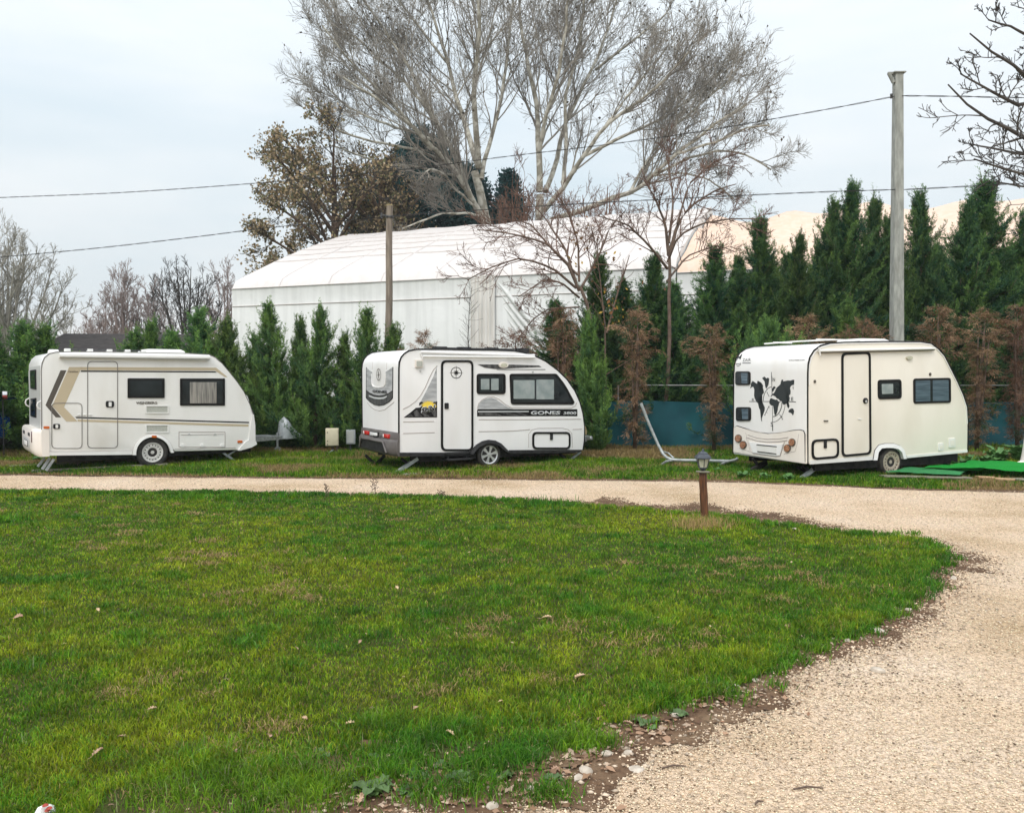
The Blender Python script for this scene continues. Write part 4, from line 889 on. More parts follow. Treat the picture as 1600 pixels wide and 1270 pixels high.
V.plate('front_fairing', [(388, 689), (391, 664), (393.5, 648), (396, 647.5), (398.2, 664), (398.6, 688)], 'white_plastic', d=.03)
V.bline  # tail lines unused here
def drawbar(van, s0, s1, z, m='galvanised', cw=.05):
    bm = bmesh.new(); W = van.W
    for v in (.35, W - .35): 
        a, b = Vector((s0 - .5, v, z)), Vector((s1 - .1, W / 2 + (v - W / 2) * .06, z)); d = (b - a).normalized(); nn = Vector((-d.y, d.x, 0)) * cw / 2
        vs = [bm.verts.new(p + n_ + Vector((0, 0, h))) for p in (a, b) for n_, h in ((-nn, -.045), (nn, -.045), (nn, .045), (-nn, .045))]
        for k in range(4): bm.faces.new((vs[k], vs[(k + 1) % 4], vs[4 + (k + 1) % 4], vs[4 + k]))
        bm.faces.new(vs[:4]); bm.faces.new(vs[4:])
    tube(bm, [(s1 - .25, W / 2, z), (s1 + .05, W / 2, z + .02)], .04, 10); lathe(bm, [(.001, -.04), (.045, -.03), (.05, .01), (.03, .05), (.001, .06)], (s1 + .08, W / 2, z + .02), 'z', 12)
    return bm_obj('drawbar', bm, m, van.root, 40)
zd = .43; db = drawbar(V, L1, L1 + 1.28, zd, 'galvanised')
bm = bmesh.new(); bx(bm, L1 - .02, L1 + .75, W_ / 2 - .22, W_ / 2 + .22, zd + .045, zd + .065)
for k in range(4): bx(bm, L1 + .16 + k * .12, L1 + .21 + k * .12, W_ / 2 - .226, W_ / 2 - .2, zd - .02, zd + .03)
bm_obj('step_plate', bm, 'galvanised', db)
bm = bmesh.new(); tube(bm, [(L1 + .95, W_ / 2 + .1, .03), (L1 + .95, W_ / 2 + .1, zd + .1)], .028, 10); lathe(bm, [(.001, -.03), (.09, -.025), (.1, 0), (.09, .025), (.001, .03)], (L1 + .95, W_ / 2 + .1, .10), 'y', 18); bm_obj('jockey_wheel', bm, 'old_galvanised', db, 40)
# moulded grey cover over the hitch
bm = bmesh.new(); cv = W_ / 2; rg = []
for x, zt, zb_, hw in ((.70, .50, .12, .20), (.74, .86, .02, .22), (.84, .93, .0, .23), (.95, .88, .0, .22), (1.1, .72, .0, .20), (1.25, .60, .0, .16), (1.42, .50, .02, .11), (1.50, .47, .06, .04)):
    zz = zd + .02; rg.append([bm.verts.new((L1 + .98 + (x - .70) * .66, cv + hw * c_, zz + zb_ * 0 + (zt - .45) * s_ + (.0 if s_ else -.05))) for c_, s_ in ((-1, 0), (-1, .45), (-.7, .85), (0, 1), (.7, .85), (1, .45), (1, 0))])
for A, B in zip(rg, rg[1:]):
    for i in range(len(A) - 1): bm.faces.new((A[i], A[i + 1], B[i + 1], B[i]))
    bm.faces.new((A[-1], A[0], B[0], B[-1]))
bm.faces.new(rg[0]); bm.faces.new(rg[-1]); bm_obj('hitch_cover', bm, 'grey_plastic', V.root, 45)
V.line('nose_handle', [(383.5, 617), (386.5, 619), (389.5, 627), (388, 630)], .012, 'white_plastic', d=-.04)
van1 = V

# ---- middle caravan
c2out = [(623.3, 711), (623.3, 600), (623.4, 575), (624, 566), (626.8, 558.5), (631.5, 552.8), (639, 548), (651, 545.8), (690, 545.8), (730, 546.6), (770, 547), (802, 548), (817, 550.6), (835, 555.3), (853, 564.6), (871, 578), (886, 592.5),
         (898.5, 610.6), (906.6, 628.7), (911, 646.8), (913.4, 665), (913.4, 686.7), (911, 703), (906, 706), (795, 706.5), (789, 700.5), (782, 693.5), (773, 688.6), (763, 687.2), (753, 688.8), (744.5, 693), (738, 700), (734, 707.5)]
V = Van('caravan', 'middle caravan, white with black edging, a compass on its door and a sun logo', 623.3, 15.5, 30.5, 2.05, c2out, GV)
prof2 = c2out[:8]; V.setprof(prof2)
for k in range(3): V.out[k] = (0.0, V.out[k][1]); V.prof[k] = (0.0, V.prof[k][1])
V.body('pure_white', 'pure_white', .03); W_ = V.W
V.line('edge_trim', c2out[:23], .017, 'black_rubber', d=-.004)
bm = bmesh.new(); tube(bm, [(x, W_ + .004, z) for x, z in V.out[:23]], .017, 6); bm_obj('edge_trim', bm, 'black_rubber', V.root, 60)
V.well([(797, 709)] + c2out[25:-1] + [(733.5, 709)])
ws, _ = V.side(761.5, 716, .11); V.wheel_at(ws, .11, .275, .195, 'alloy', .19); V.under(ws, V.side(700, 708)[1], .3, V.side(905, 703)[0], .275, 'alloy', .19)
arch_band(V, [(733, 709.5)] + [(737, 702), (744, 694.5), (753, 689), (763, 686.8), (773, 688), (782, 692.5), (789, 699.5), (796, 706.5)], .075, 'black_plastic', .06)
V.plate('sill', [(624, 706.8), (735, 706.8), (735, 712), (624, 713)], 'black_plastic', d=.02)
V.plate('sill', [(795, 703), (909, 702.4), (906, 706.4), (795, 709)], 'black_plastic', d=.02)
d_, i_ = V.ring('door', rect(688.8, 562.8, 739, 704.6), .042, 'black_rubber', d=.022, rc=9); V.plate('door_leaf', i_, 'pure_white', d=.008, parent=d_, px=False)
V.plate('door_handle', roundpoly(rect(694.2, 629.4, 700.4, 638.9), 1.5), 'black_plastic', d=.03, parent=d_, bev=.006)
# compass rose on the door
cx0, cy0 = 712.5, 582.4
bm = bmesh.new()
def cpoly(bm, pts, d=.011, back=False, van=None):
    van = van or V
    if back: q = [van.back(*p) for p in pts]; vs = [bm.verts.new((van.tail(z) - d, v, z)) for v, z in q]
    else: q = [van.side(*p) for p in pts]; vs = [bm.verts.new((a, -d, z)) for a, z in q]
    try: return bm.faces.new(vs)
    except ValueError: return None
def cring(bm, cx_, cy_, r1, r2, n=28, k=1.0, d=.011, back=False, van=None, a0=0, a1=360):
    for i in range(n):
        a, b = R(a0 + (a1 - a0) * i / n), R(a0 + (a1 - a0) * (i + 1) / n)
        cpoly(bm, [(cx_ + r * math.cos(t) * k, cy_ + r * math.sin(t)) for r, t in ((r1, a), (r2, a), (r2, b), (r1, b))], d, back, van)
def compass(bm, cx_, cy_, r, k=1.0, d=.011, back=False, van=None):
    cring(bm, cx_, cy_, r * .86, r * .98, 28, k, d, back, van)
    for i in range(8):
        a = R(45 * i); L_ = r * (1.35 if i % 2 == 0 else .62); w_ = r * (.16 if i % 2 == 0 else .12)
        cpoly(bm, [(cx_ + L_ * math.cos(a) * k, cy_ + L_ * math.sin(a)), (cx_ + w_ * math.cos(a + .8) * k, cy_ + w_ * math.sin(a + .8)), (cx_, cy_), (cx_ + w_ * .3 * math.cos(a - .8) * k, cy_ + w_ * .3 * math.sin(a - .8))], d, back, van)
    cring(bm, cx_, cy_, r * .28, r * .36, 14, k, d + .0005, back, van)
compass(bm, cx0, cy0, 9.2, .97); bm_obj('compass_rose', bm, 'black_decal', d_)
f = V.window(rect(744.6, 583.8, 789.5, 615.8), fw=.05, r=5, glass='dark_glass', panes=(rect(751, 592, 764.2, 608.6), rect(767, 591.5, 778.6, 609.6)))
f = V.window([(795.8, 583.8), (869, 583.8), (882, 600), (897.4, 628.5), (895, 631.9), (798, 631.9)], fw=.05, r=[5, 3, 10, 2, 2, 5], panes=(rect(802, 593.8, 834.8, 623), rect(837.6, 593, 865, 623.8)))
V.plate('window_moulding', roundpoly([(790, 580.5), (868, 580.3), (886, 600), (902, 628), (899, 636), (800, 636.5), (787, 630)], 4), 'pure_white', d=.006) if False else None
V.line('body_moulding', [(746, 637), (748, 630), (754, 624), (762, 620.4), (771, 620), (780, 624), (790, 632), (799, 637), (850, 637.6), (892, 637.5), (899, 634), (901, 629)], .008, 'soft_line', d=0)
V.plate('swoosh_decal', [(745.6, 569.2), (800, 569.6), (842, 571), (846, 573.4), (773.5, 576.6), (757, 574.6)], 'dark_decal', d=.004); V.line('swoosh_line', [(776, 577.4), (852, 577.4)], .007, 'black_decal')
V.plate('awning_light', circ(786, 570, 7.6, 5.2, 18), 'warm_white', d=.04, bev=.01); V.plate('light_lens', circ(786, 570.5, 5, 3, 14), 'lamp_glass', d=.046)
dec = V.plate('stripe_decal', [(745.4, 641), (745.4, 650.4), (902, 650), (902, 639.2), (746.5, 639.2)], 'black_decal', d=.004)
V.plate('silver_line', [(746.5, 642.2), (826, 642.0), (826, 643.6), (746.5, 644.0)], 'silver_decal', d=.006, parent=dec)
for q in ([(780, 644.8), (797, 644.8), (814, 649.2), (800, 649.2)], [(805, 644.8), (812, 644.8), (826, 649.2), (820, 649.2)], [(748, 645), (774, 645), (784, 649), (748, 648)]): V.plate('stripe_fleck', q, 'dark_decal', d=.0055, parent=dec)
V.plate('hill_decal', [(745.6, 638.8), (747.5, 632), (753, 626), (760, 622.6), (768, 621.6), (775, 623.8), (783, 629.6), (793, 636), (801, 638.8)], 'grey_decal', d=.004)
V.text('name_lettering', 'GONES', (828.8, 648.0), (874.8, 648.0), 6.0, 'silver_decal', slant=.15, bold=.035, d=.010, parent=dec); V.text('number_lettering', '3800', (880, 647.6), (900, 647.6), 4.4, 'silver_decal', slant=.15, bold=.03, d=.010, parent=dec)
for q in (((748, 655.4), (850, 655.2), (907.6, 654.6)), ((748, 674), (800, 673.2), (828, 670.8)), ((895, 670.6), (909, 670.2))): V.line('body_moulding', q, .008, 'soft_line', d=.0)
for q in (((630, 659), (678, 658.2)), ((630, 677), (679, 675.6))): V.line('body_moulding', q, .008, 'soft_line', d=.0)
f, i_ = V.ring('storage_hatch', rect(831.4, 674.6, 890.8, 701.8), .042, 'black_rubber', d=.022, rc=8); V.plate('hatch_leaf', i_, 'pure_white', d=.008, parent=f, px=False); V.plate('hatch_latch', roundpoly(rect(859, 677, 862.8, 687), 1), 'black_plastic', d=.03, parent=f)
V.line('body_moulding', [(826, 699), (826, 678), (831, 671.5), (840, 669), (878, 668.6), (888, 671), (893.5, 677), (894.5, 699)], .006, 'soft_line', d=0)
# tent, hill and sun picture
dd = V.plate('tent_decal', [(682.4, 574), (682.6, 630), (654, 634), (659, 624), (666, 610.6), (676.8, 588.8)], 'grey_decal', d=.003)
V.plate('hill_picture', [(630.6, 652.3), (640, 645.4), (650, 637), (656, 636.6), (662, 632), (674, 631), (682.8, 626.6), (682.8, 652.0)], 'black_decal', d=.0045, parent=dd)
for q in ([(635.5, 651), (641, 646), (645.4, 650.8)], [(646, 643), (651, 640), (659.5, 650.8), (648.5, 650.8)], [(658, 643), (664, 645.5), (672, 650.8), (663, 650.8)], [(673, 642.6), (681.6, 640), (681.6, 650.4), (678, 650.4)]): V.plate('hill_field', q, 'dark_decal', d=.0052, parent=dd)
bm = bmesh.new(); pts = []
for i in range(26): a = R(180 + 180 * i / 25 + (0)); rr = (1.0 if i % 2 else .66); pts.append((669.5 + 13.0 * rr * math.cos(a), 634.5 + 9.5 * rr * math.sin(a)))
cpoly(bm, pts + [(680, 636.5), (659, 637.5)], .0062); bm_obj('sun_rays', bm, 'yellow_decal', dd)
for q in ([(655, 629.5), (657.5, 627.6), (661, 628), (660, 630.5), (657, 631.5), (655, 633)], [(676, 629.5), (678.5, 627.6), (683, 628), (682.8, 630), (679, 630)]): V.plate('cloud_stroke', q, 'black_decal', d=.0068, parent=dd)
V.text('logo_outline', 'SUN', (657.2, 646.6), (679.0, 641.6), 10.2, 'silver_decal', slant=.12, bold=.075, d=.0085, parent=dd); V.text('logo_lettering', 'SUN', (658.2, 645.8), (678.2, 641), 8.9, 'black_decal', slant=.12, bold=.03, d=.010, parent=dd)
V.line('body_moulding', [(629.5, 639.2), (640, 634), (649, 627.2), (657, 618), (664, 606), (671, 590), (677, 578), (683, 571.5)], .009, 'soft_line', d=0)
f = awning(V, (657, 547.6), (834.5, 553.4), .06, .035, 'pure_white'); f2 = V.line('awning_rail', [(659, 557), (700, 557.6), (770, 558), (834, 558.6)], .022, 'white_plastic', parent=f, d=.05, n=8); V.line('awning_bracket', [(655, 551), (657, 558), (659, 562)], .014, 'white_plastic', parent=f, d=.05)
f = V.plate('outside_speaker', rect(648, 562, 659.8, 574), 'warm_white', d=.05, bev=.006); V.plate('speaker_mesh', rect(649.4, 564.2, 658.4, 572.6), 'vent_mesh', d=.054, parent=f)
V.plate('hook', circ(656.4, 579.8, 1, 1.4, 8), 'panel_grey', d=.03); V.plate('hook', circ(832, 581, 1, 1.2, 8), 'panel_grey', d=.03)
bm = bmesh.new(); zt = V.side(700, 708)[1]; s0, s1 = V.side(695.5, 712)[0], V.side(733, 712)[0]; bx(bm, s0, s1, -.16, .10, zt - .14, zt - .11, bev=.008); bx(bm, s0 + .05, s0 + .08, -.02, .1, zt - .11, zt + .02); bx(bm, s1 - .08, s1 - .05, -.02, .1, zt - .11, zt + .02); bx(bm, s0 - .02, s1 + .02, -.05, .05, zt - .03, zt + .02, bev=.005); bm_obj('folding_step', bm, 'black_plastic', V.root, 40)
zr = V.side(651, 545.8)[1]
f = roof_box(V, 'roof_rail', .9, 3.1, .25, .29, zr + .035, zr + .06, 'black_plastic', .004)
for a in (1.0, 1.55, 2.2, 2.95): roof_box(V, 'rail_foot', a - .14, a + .14, .2, .34, zr - .02, zr + .075, 'black_plastic', .01, parent=f)
roof_box(V, 'solar_panel', 1.0, 2.6, .6, 1.5, zr + .02, zr + .05, 'dark_glass', .004); roof_hatch(V, 2.75, 3.15, .7, 1.2, zr - .03, .07)
# tail picture, bumper, lights
f = V.bplate('tail_decal', [(572.8, 573), (577, 578.4), (581.8, 581.4), (581.6, 603.5), (586, 606), (592.8, 607.2), (598, 606), (602, 603.5), (602.8, 581), (608, 578), (614.5, 572.6), (614.0, 600), (613.9, 621.8), (608, 627.4), (600, 631.8), (592.8, 633), (585, 631.6), (578, 627), (572.6, 621.8)], 'grey_decal', d=.005)
V.bplate('dark_band', [(572.6, 611), (578, 615), (585, 618), (593, 619), (601, 618), (608, 615), (614, 611.5), (613.9, 621.8), (608, 627.4), (600, 631.8), (592.8, 633), (585, 631.6), (578, 627), (572.6, 621.8)], 'dark_decal', d=.008, parent=f)
V.bplate('light_band', [(577, 617), (585, 620.2), (593, 621), (600, 620.4), (605, 618.4), (605, 620.4), (600, 623), (593, 623.6), (585, 622.8), (577, 619.4)], 'silver_decal', d=.010, parent=f)
for q in ([(573, 574), (572.6, 621.5)], [(614.4, 574), (613.9, 621.5)], [(572.6, 621.8), (578, 627.4), (585, 631.8), (593, 633.4), (600, 632.2), (608, 627.8), (613.9, 621.8)], [(573, 610.4), (579, 614.6), (585, 617.4), (593, 618.6), (601, 617.4), (608, 614.4), (613.8, 610.6)]): V.bline('decal_edge', q, .010, 'black_decal', parent=f, d=.004)
V.text('tail_lettering', 'GONES', (582, 613.2), (604.5, 614.6), 4.2, 'black_decal', back=True, d=.012, bold=.03, parent=f)
V.bline('tail_moulding', [(581.2, 584), (581.4, 600), (584, 604), (592.8, 605.6), (600, 604), (602.6, 600), (603, 584)], .010, 'pure_white', d=.006)
V.bline('tail_moulding', [(574, 629), (580, 636), (586, 640), (593, 641.8), (601, 640), (609, 634), (616, 628)], .007, 'soft_line', d=.0)
for a in (582, 604): V.bline('tail_moulding', [(a, 577), (a + .4, 568), (a + 1.6, 558), (a + 4, 552)], .006, 'soft_line', d=.0)
bm = bmesh.new()
for rr in ((9.4, .0),):
    pass
cring(bm, 592.3, 585.2, 8.2, 9.3, 22, .38, .012, True); cpoly(bm, [(588.4, 586.4), (592, 585.6), (596, 584.2), (592.4, 586.4)], .012, True); cpoly(bm, [(592, 577), (592.8, 585), (592.2, 593), (591.6, 585)], .012, True); bm_obj('tail_emblem', bm, 'brown_decal', V.root)
z1, zl, zm, z0 = V.back(623, 676)[1], V.side(623, 689)[1], V.side(623, 692)[1], V.side(623, 713)[1]
bm = bmesh.new(); rg = []
outl = [(.0, -.02), (-.04, -.02), (-.10, .12), (-.12, .4), (-.12, W_ - .4), (-.10, W_ - .12), (-.04, W_ + .02), (.0, W_ + .02)]
for z, k_ in ((z0, .7), (z0 + .04, 1.15), (z0 + .09, 1.3), (zl - .04, 1.25), (zl, 1.0), (zl + .02, .7), (z1 - .04, .6), (z1, .3)): rg.append([bm.verts.new((x * k_, y, z)) for x, y in outl])
for A, B in zip(rg, rg[1:]):
    for i in range(len(A)): bm.faces.new((A[i], A[(i + 1) % len(A)], B[(i + 1) % len(B)], B[i]))
bm.faces.new(rg[0]); bm.faces.new(rg[-1]); bmp = bm_obj('rear_bumper', bm, 'bumper_grey', V.root, 35)
def bb(name, v0, v1, z0_, z1_, m, x=-.085, d=.02, parent=None):
    bm = bmesh.new(); bx(bm, x - d, x + .03, v0, v1, z0_, z1_, bev=.006); return bm_obj(name, bm, m, parent or bmp, 40)
bb('tail_light', .30, .62, zl + .035, z1 - .05, 'red_lens'); bb('tail_light', W_ - .62, W_ - .30, zl + .035, z1 - .05, 'red_lens')
for v in (.55, W_ - .38): bb('light_segment', v, v + .05, zl + .04, z1 - .055, 'pure_white', d=.024)
pl = bb('number_plate', .88, 1.34, zl + .02, z1 - .04, 'black_plastic', d=.02); bb('plate_face', .90, 1.32, zl + .035, z1 - .055, 'pure_white', d=.028, parent=pl)
V.text('plate_lettering', '34 KO 107', (583.2, 686.2), (596.2, 687.2), 6.5, 'black_decal', back=True, d=.118, bold=.02, parent=pl)
bm = bmesh.new(); a = bm.verts.new; q = [(.30, z0 + .06), (.42, zl - .06), (W_ - .42, zl - .06), (W_ - .30, z0 + .06)]
f1 = [a((-.163, v, z)) for v, z in q]; f2 = [a((-.10, v, z)) for v, z in q]; bm.faces.new(f1); bm.faces.new(f2)
for i in range(4): bm.faces.new((f1[i], f1[(i + 1) % 4], f2[(i + 1) % 4], f2[i]))
bm_obj('bumper_recess', bm, 'black_plastic', bmp)
bm = bmesh.new(); tube(bm, [(-.165, .26, z0 + .05), (-.175, .42, zl - .04), (-.175, W_ - .42, zl - .04), (-.165, W_ - .26, z0 + .05)], .022, 8); bm_obj('bumper_lip', bm, 'bumper_grey', bmp, 60)
V.leg((571, 711), (588, 727), W_ - .5, 'chassis', .06); V.leg((601, 711), (588, 725), W_ - .5, 'chassis', .06); V.leg((652, 716), (619, 739), .15, 'old_galvanised', .075); V.leg((627, 716), (642, 728), .2, 'chassis', .05)
V.leg((873, 708), (890, 723), .2, 'chassis', .05); V.leg((907, 706), (887, 722), .15, 'old_galvanised', .045)
L2 = V.side(913, 690)[0]; db = drawbar(V, L2, L2 + .85, .40, 'galvanised')
bm = bmesh.new(); c = W_ / 2
tube(bm, [(L2 + .30, c, .40), (L2 + .30, c, .74)], .022, 8); tube(bm, [(L2 + .42, c, .43), (L2 + .55, c, .68), (L2 + .66, c, .46)], .018, 8); tube(bm, [(L2 + .36, c + .05, .43), (L2 + .46, c + .05, .6), (L2 + .6, c + .05, .44)], .02, 6); bx(bm, L2 + .5, L2 + .86, c - .05, c + .05, .42, .50, bev=.01)
bm_obj('jack_fittings', bm, 'galvanised', db, 50)
van2 = V
t = thing('cloth_cover', 'faded yellow cloth wrapped over the jockey wheel handle ahead of the middle caravan', 'cloth', van2.O + van2.u * (L2 + .72) + van2.v * (W_ / 2) + Vector((0, 0, .48)), van2.th)
bm = bmesh.new(); lathe(bm, [(.001, .0), (.06, .0), (.065, .1), (.05, .2), (.045, .28), (.06, .33), (.045, .38), (.001, .39)], (0, 0, 0), 'z', 14)
for v in bm.verts: v.co.x += .03 * math.sin(v.co.z * 14) - .05 * max(0, v.co.z - .3) * 6; v.co.y *= .7
bm_obj('cloth', bm, 'cloth_tan', t, 60)
bm = bmesh.new(); tube(bm, [(0, 0, -.02), (0, 0, .05)], .05, 10); bm_obj('cord', bm, 'dark_steel', t, 60)

# ---- right caravan
c3out = [(1262.3, 724.8), (1262.3, 600), (1262.4, 582), (1263, 569), (1265.6, 558), (1272, 547.6), (1282, 540.2), (1296, 536.4), (1320, 535), (1380, 533.8), (1438, 534), (1454, 536.6), (1466, 544.4), (1475.6, 555), (1485.6, 575), (1495.4, 594.6),
         (1505, 616), (1511, 634), (1512.4, 660), (1512.2, 706.4), (1415.6, 715.2), (1412.5, 703.5), (1406, 696.5), (1396, 693), (1382, 693), (1372.5, 695.4), (1366.4, 703.5), (1363.8, 718.2)]
V = Van('caravan', 'right caravan, cream sides with a black world map and compass on its white tail', 1262.3, 14.4, 22, 2.1, c3out, GV)
V.setprof(c3out[:8])
for k in range(3): V.out[k] = (0.0, V.out[k][1]); V.prof[k] = (0.0, V.prof[k][1])
V.body('cream_paint', 'cool_white', .028); W_ = V.W
V.line('edge_trim', c3out[:20], .016, 'black_rubber', d=-.004); V.line('edge_moulding', [(p[0] + (1.6 if p[0] < 1300 else -1.6 if p[0] > 1460 else 0), p[1] + 2.0) for p in c3out[1:19]], .014, 'white_plastic', d=.002)
bm = bmesh.new(); tube(bm, [(x, W_ + .004, z) for x, z in V.out[:20]], .016, 6); bm_obj('edge_trim', bm, 'black_rubber', V.root, 60)
V.well([(1415, 718)] + c3out[21:-1] + [(1364.5, 721)])
ws, _ = V.side(1387.5, 723, .11); V.wheel_at(ws, .12, .265, .205, 'rusty', .18); V.under(ws, V.side(1300, 722)[1], .3, V.side(1505, 706)[0], .265, 'rusty', .19)
f = arch_band(V, [(1363.8, 719)] + c3out[21:27][::-1] + [(1415.8, 716.6)], .085, 'pure_white', .03, line='black_rubber')
V.plate('sill', [(1265, 719.4), (1363, 712.6), (1363, 718.4), (1265, 725.2)], 'white_plastic', d=.012); V.plate('sill', [(1417, 711.4), (1511, 702.8), (1511, 706.6), (1417, 715.4)], 'white_plastic', d=.012)
d_, i_ = V.ring('door', [(1314.2, 551.4), (1359.3, 549.4), (1360.6, 709.6), (1314.8, 714)], .04, 'black_rubber', d=.022, rc=9); V.plate('door_leaf', i_, 'cream_paint', d=.006, parent=d_, px=False)
V.plate('door_handle', circ(1351.4, 626, 3.6, 4.6, 14), 'black_plastic', d=.03, parent=d_, bev=.006); V.plate('handle_grip', circ(1351.4, 627, 1.6, 2.2, 10), 'panel_grey', d=.036, parent=d_)
V.plate('door_catch', rect(1340, 653.6, 1345, 655.6), 'white_plastic', d=.02, parent=d_); V.plate('door_catch', rect(1287, 656.6, 1293, 658.6), 'brown_decal', d=.02)
f, i_ = V.ring('storage_hatch', [(1267.6, 687), (1309.8, 684.4), (1310, 715), (1268, 718.6)], .04, 'black_rubber', d=.022, rc=10); V.plate('hatch_leaf', i_, 'cream_paint', d=.006, parent=f, px=False); V.plate('hatch_latch', roundpoly(rect(1286.6, 688, 1290.4, 700), 1), 'black_plastic', d=.03, parent=f)
V.window([(1371, 593.4), (1407.6, 592.6), (1408, 622.8), (1371.4, 624)], fw=.045, r=6, panes=([(1377, 600), (1394.6, 599.6), (1394.8, 615), (1377.4, 615.6)],), pane_m='blind_glass')
V.window([(1426.6, 591.4), (1484.6, 590.2), (1485, 629.2), (1427, 630.6)], fw=.04, r=5, panes=([(1429.6, 594.6), (1452.6, 594.2), (1452.8, 627), (1430, 627.6)], [(1456.6, 594), (1481.4, 593.4), (1481.6, 626), (1456.8, 626.8)]), pane_m='slat_glass')
V.plate('awning_light', circ(1419.5, 559.2, 4.8, 3, 14), 'lamp_glass', d=.04, bev=.008)
for x_, y_ in ((1272.6, 596), (1452.8, 584.8)): V.plate('awning_hook', circ(x_, y_, 1.5, 2.6, 8), 'brown_decal', d=.02)
for q in ([(1465.4, 692.6), (1473.2, 692), (1473.4, 703.6), (1465.6, 704.4)], [(1481.8, 685), (1491.6, 684.2), (1492, 698.6), (1482, 699.6)]):
    f = V.plate('service_flap', roundpoly(q, 1), 'white_plastic', d=.02, bev=.004); c_ = (sum(p[0] for p in q) / 4, sum(p[1] for p in q) / 4); V.plate('flap_cover', [(c_[0] + (x - c_[0]) * .6, c_[1] + (y - c_[1]) * .55) for x, y in q], 'warm_white', d=.026, parent=f)
f = awning(V, (1277.5, 545.6), (1457, 543.2), .05, .05, 'white_plastic'); V.line('awning_rail', [(1278, 551), (1330, 549.8), (1457, 547)], .014, 'brown_decal', parent=f, d=.04); V.line('awning_rail', [(1278, 548.5), (1457, 544.8)], .02, 'white_plastic', parent=f, d=.055, n=8); V.line('awning_bracket', [(1276.4, 543), (1277.6, 549), (1278.6, 556)], .016, 'white_plastic', parent=f, d=.05)
zr = V.side(1340, 534.6)[1] + .03
f = roof_box(V, 'roof_rail', .62, 2.0, .45, .49, zr + .02, zr + .045, 'white_plastic', .004); roof_box(V, 'roof_rail', .55, 1.0, 1.55, 1.6, zr + .0, zr + .03, 'white_plastic', .004)
bm = bmesh.new(); tube(bm, [(.55, 1.85, zr + .0), (.7, 1.1, zr + .02), (.9, .3, zr + .025)], .014, 8); bm_obj('roof_bar', bm, 'white_plastic', V.root, 60)
roof_hatch(V, V.side(1333, 533, .6)[0], V.side(1381, 533, .6)[0], .4, 1.1, zr - .03, .10); roof_hatch(V, V.side(1410, 533, .5)[0], V.side(1422, 533, .5)[0], .4, .65, zr - .02, .06)
# tail windows
for q in (rect(1149.8, 580.2, 1173, 601.6), rect(1150.8, 636, 1173.8, 657.6)):
    wn = V.bplate('window', roundpoly(q, 4, 4), 'black_rubber', d=.018); c_ = ((q[0][0] + q[2][0]) / 2, (q[0][1] + q[2][1]) / 2)
    V.bplate('glass', roundpoly([(c_[0] + (x - c_[0]) * .84, c_[1] + (y - c_[1]) * .84) for x, y in q], 3, 4), 'dark_glass', d=.024, parent=wn)
    V.bplate('curtain', [(c_[0] - 2, c_[1] - 8), (c_[0] + 8, c_[1] - 8), (c_[0] + 8, c_[1] + 8), (c_[0] - 1, c_[1] + 8)], 'slat_glass', d=.0255, parent=wn)
# world map
def mp_(pts): return [(1165 + x / 11.54, 570 + y / 11.54) for x, y in pts]
md = None
SH = {'america': [(95, 345), (115, 310), (130, 288), (160, 310), (190, 330), (215, 345), (212, 300), (225, 288), (245, 320), (240, 350), (270, 375), (262, 400), (245, 425), (250, 460), (270, 495), (280, 465), (300, 450), (290, 400), (275, 350), (280, 318), (300, 340), (320, 380), (305, 420), (310, 470), (335, 500), (320, 520), (300, 510), (290, 545), (265, 580), (250, 605), (225, 612), (218, 640), (215, 660), (240, 680), (262, 695), (300, 715), (350, 770), (345, 820), (325, 870), (305, 930), (290, 975), (300, 1018), (285, 1010), (278, 960), (280, 900), (275, 830), (245, 780), (245, 730), (225, 690), (200, 670), (185, 640), (165, 600), (155, 550), (165, 510), (160, 450), (145, 400), (120, 395), (90, 420), (82, 420), (98, 385)],
      'greenland': [(300, 245), (318, 225), (345, 212), (362, 228), (378, 248), (400, 230), (428, 245), (420, 300), (415, 350), (395, 395), (372, 430), (358, 390), (352, 330), (345, 300), (320, 265)],
      'eurasia': [(450, 572), (470, 540), (480, 520), (510, 515), (530, 480), (545, 450), (560, 415), (600, 380), (630, 350), (640, 300), (655, 265), (680, 270), (678, 300), (720, 290), (745, 300), (765, 280), (820, 285), (850, 268), (880, 272), (868, 300), (878, 345), (860, 370), (850, 360), (820, 380), (800, 420), (815, 470), (812, 520), (785, 555), (800, 600), (790, 650), (770, 670), (745, 665), (760, 720), (770, 760), (795, 745), (775, 785), (750, 750), (740, 700), (725, 665), (700, 680), (685, 720), (670, 690), (655, 660), (620, 645), (600, 620), (560, 600), (545, 575), (515, 555), (490, 545), (470, 570)],
      'britain': [(480, 435), (498, 400), (515, 385), (545, 400), (540, 425), (520, 430), (512, 460), (490, 490), (482, 460)],
      'africa': [(430, 660), (445, 610), (470, 600), (500, 615), (540, 630), (570, 625), (590, 655), (610, 665), (640, 655), (605, 690), (580, 690), (600, 720), (585, 770), (580, 820), (560, 880), (535, 915), (520, 880), (515, 800), (500, 740), (455, 725), (432, 695)],
      'australia': [(775, 830), (800, 800), (830, 785), (860, 790), (878, 830), (870, 880), (850, 912), (838, 880), (810, 860), (780, 855)],
      'japan': [(855, 380), (862, 385), (866, 420), (860, 450), (855, 420)]}
bm = bmesh.new(); tmp = None
def map_piece(pts):
    q = [V.back(*p) for p in mp_(pts)]; f = bm.faces.new([bm.verts.new((0, v, z)) for v, z in q]); return f
for k_, pts in SH.items(): map_piece(pts)
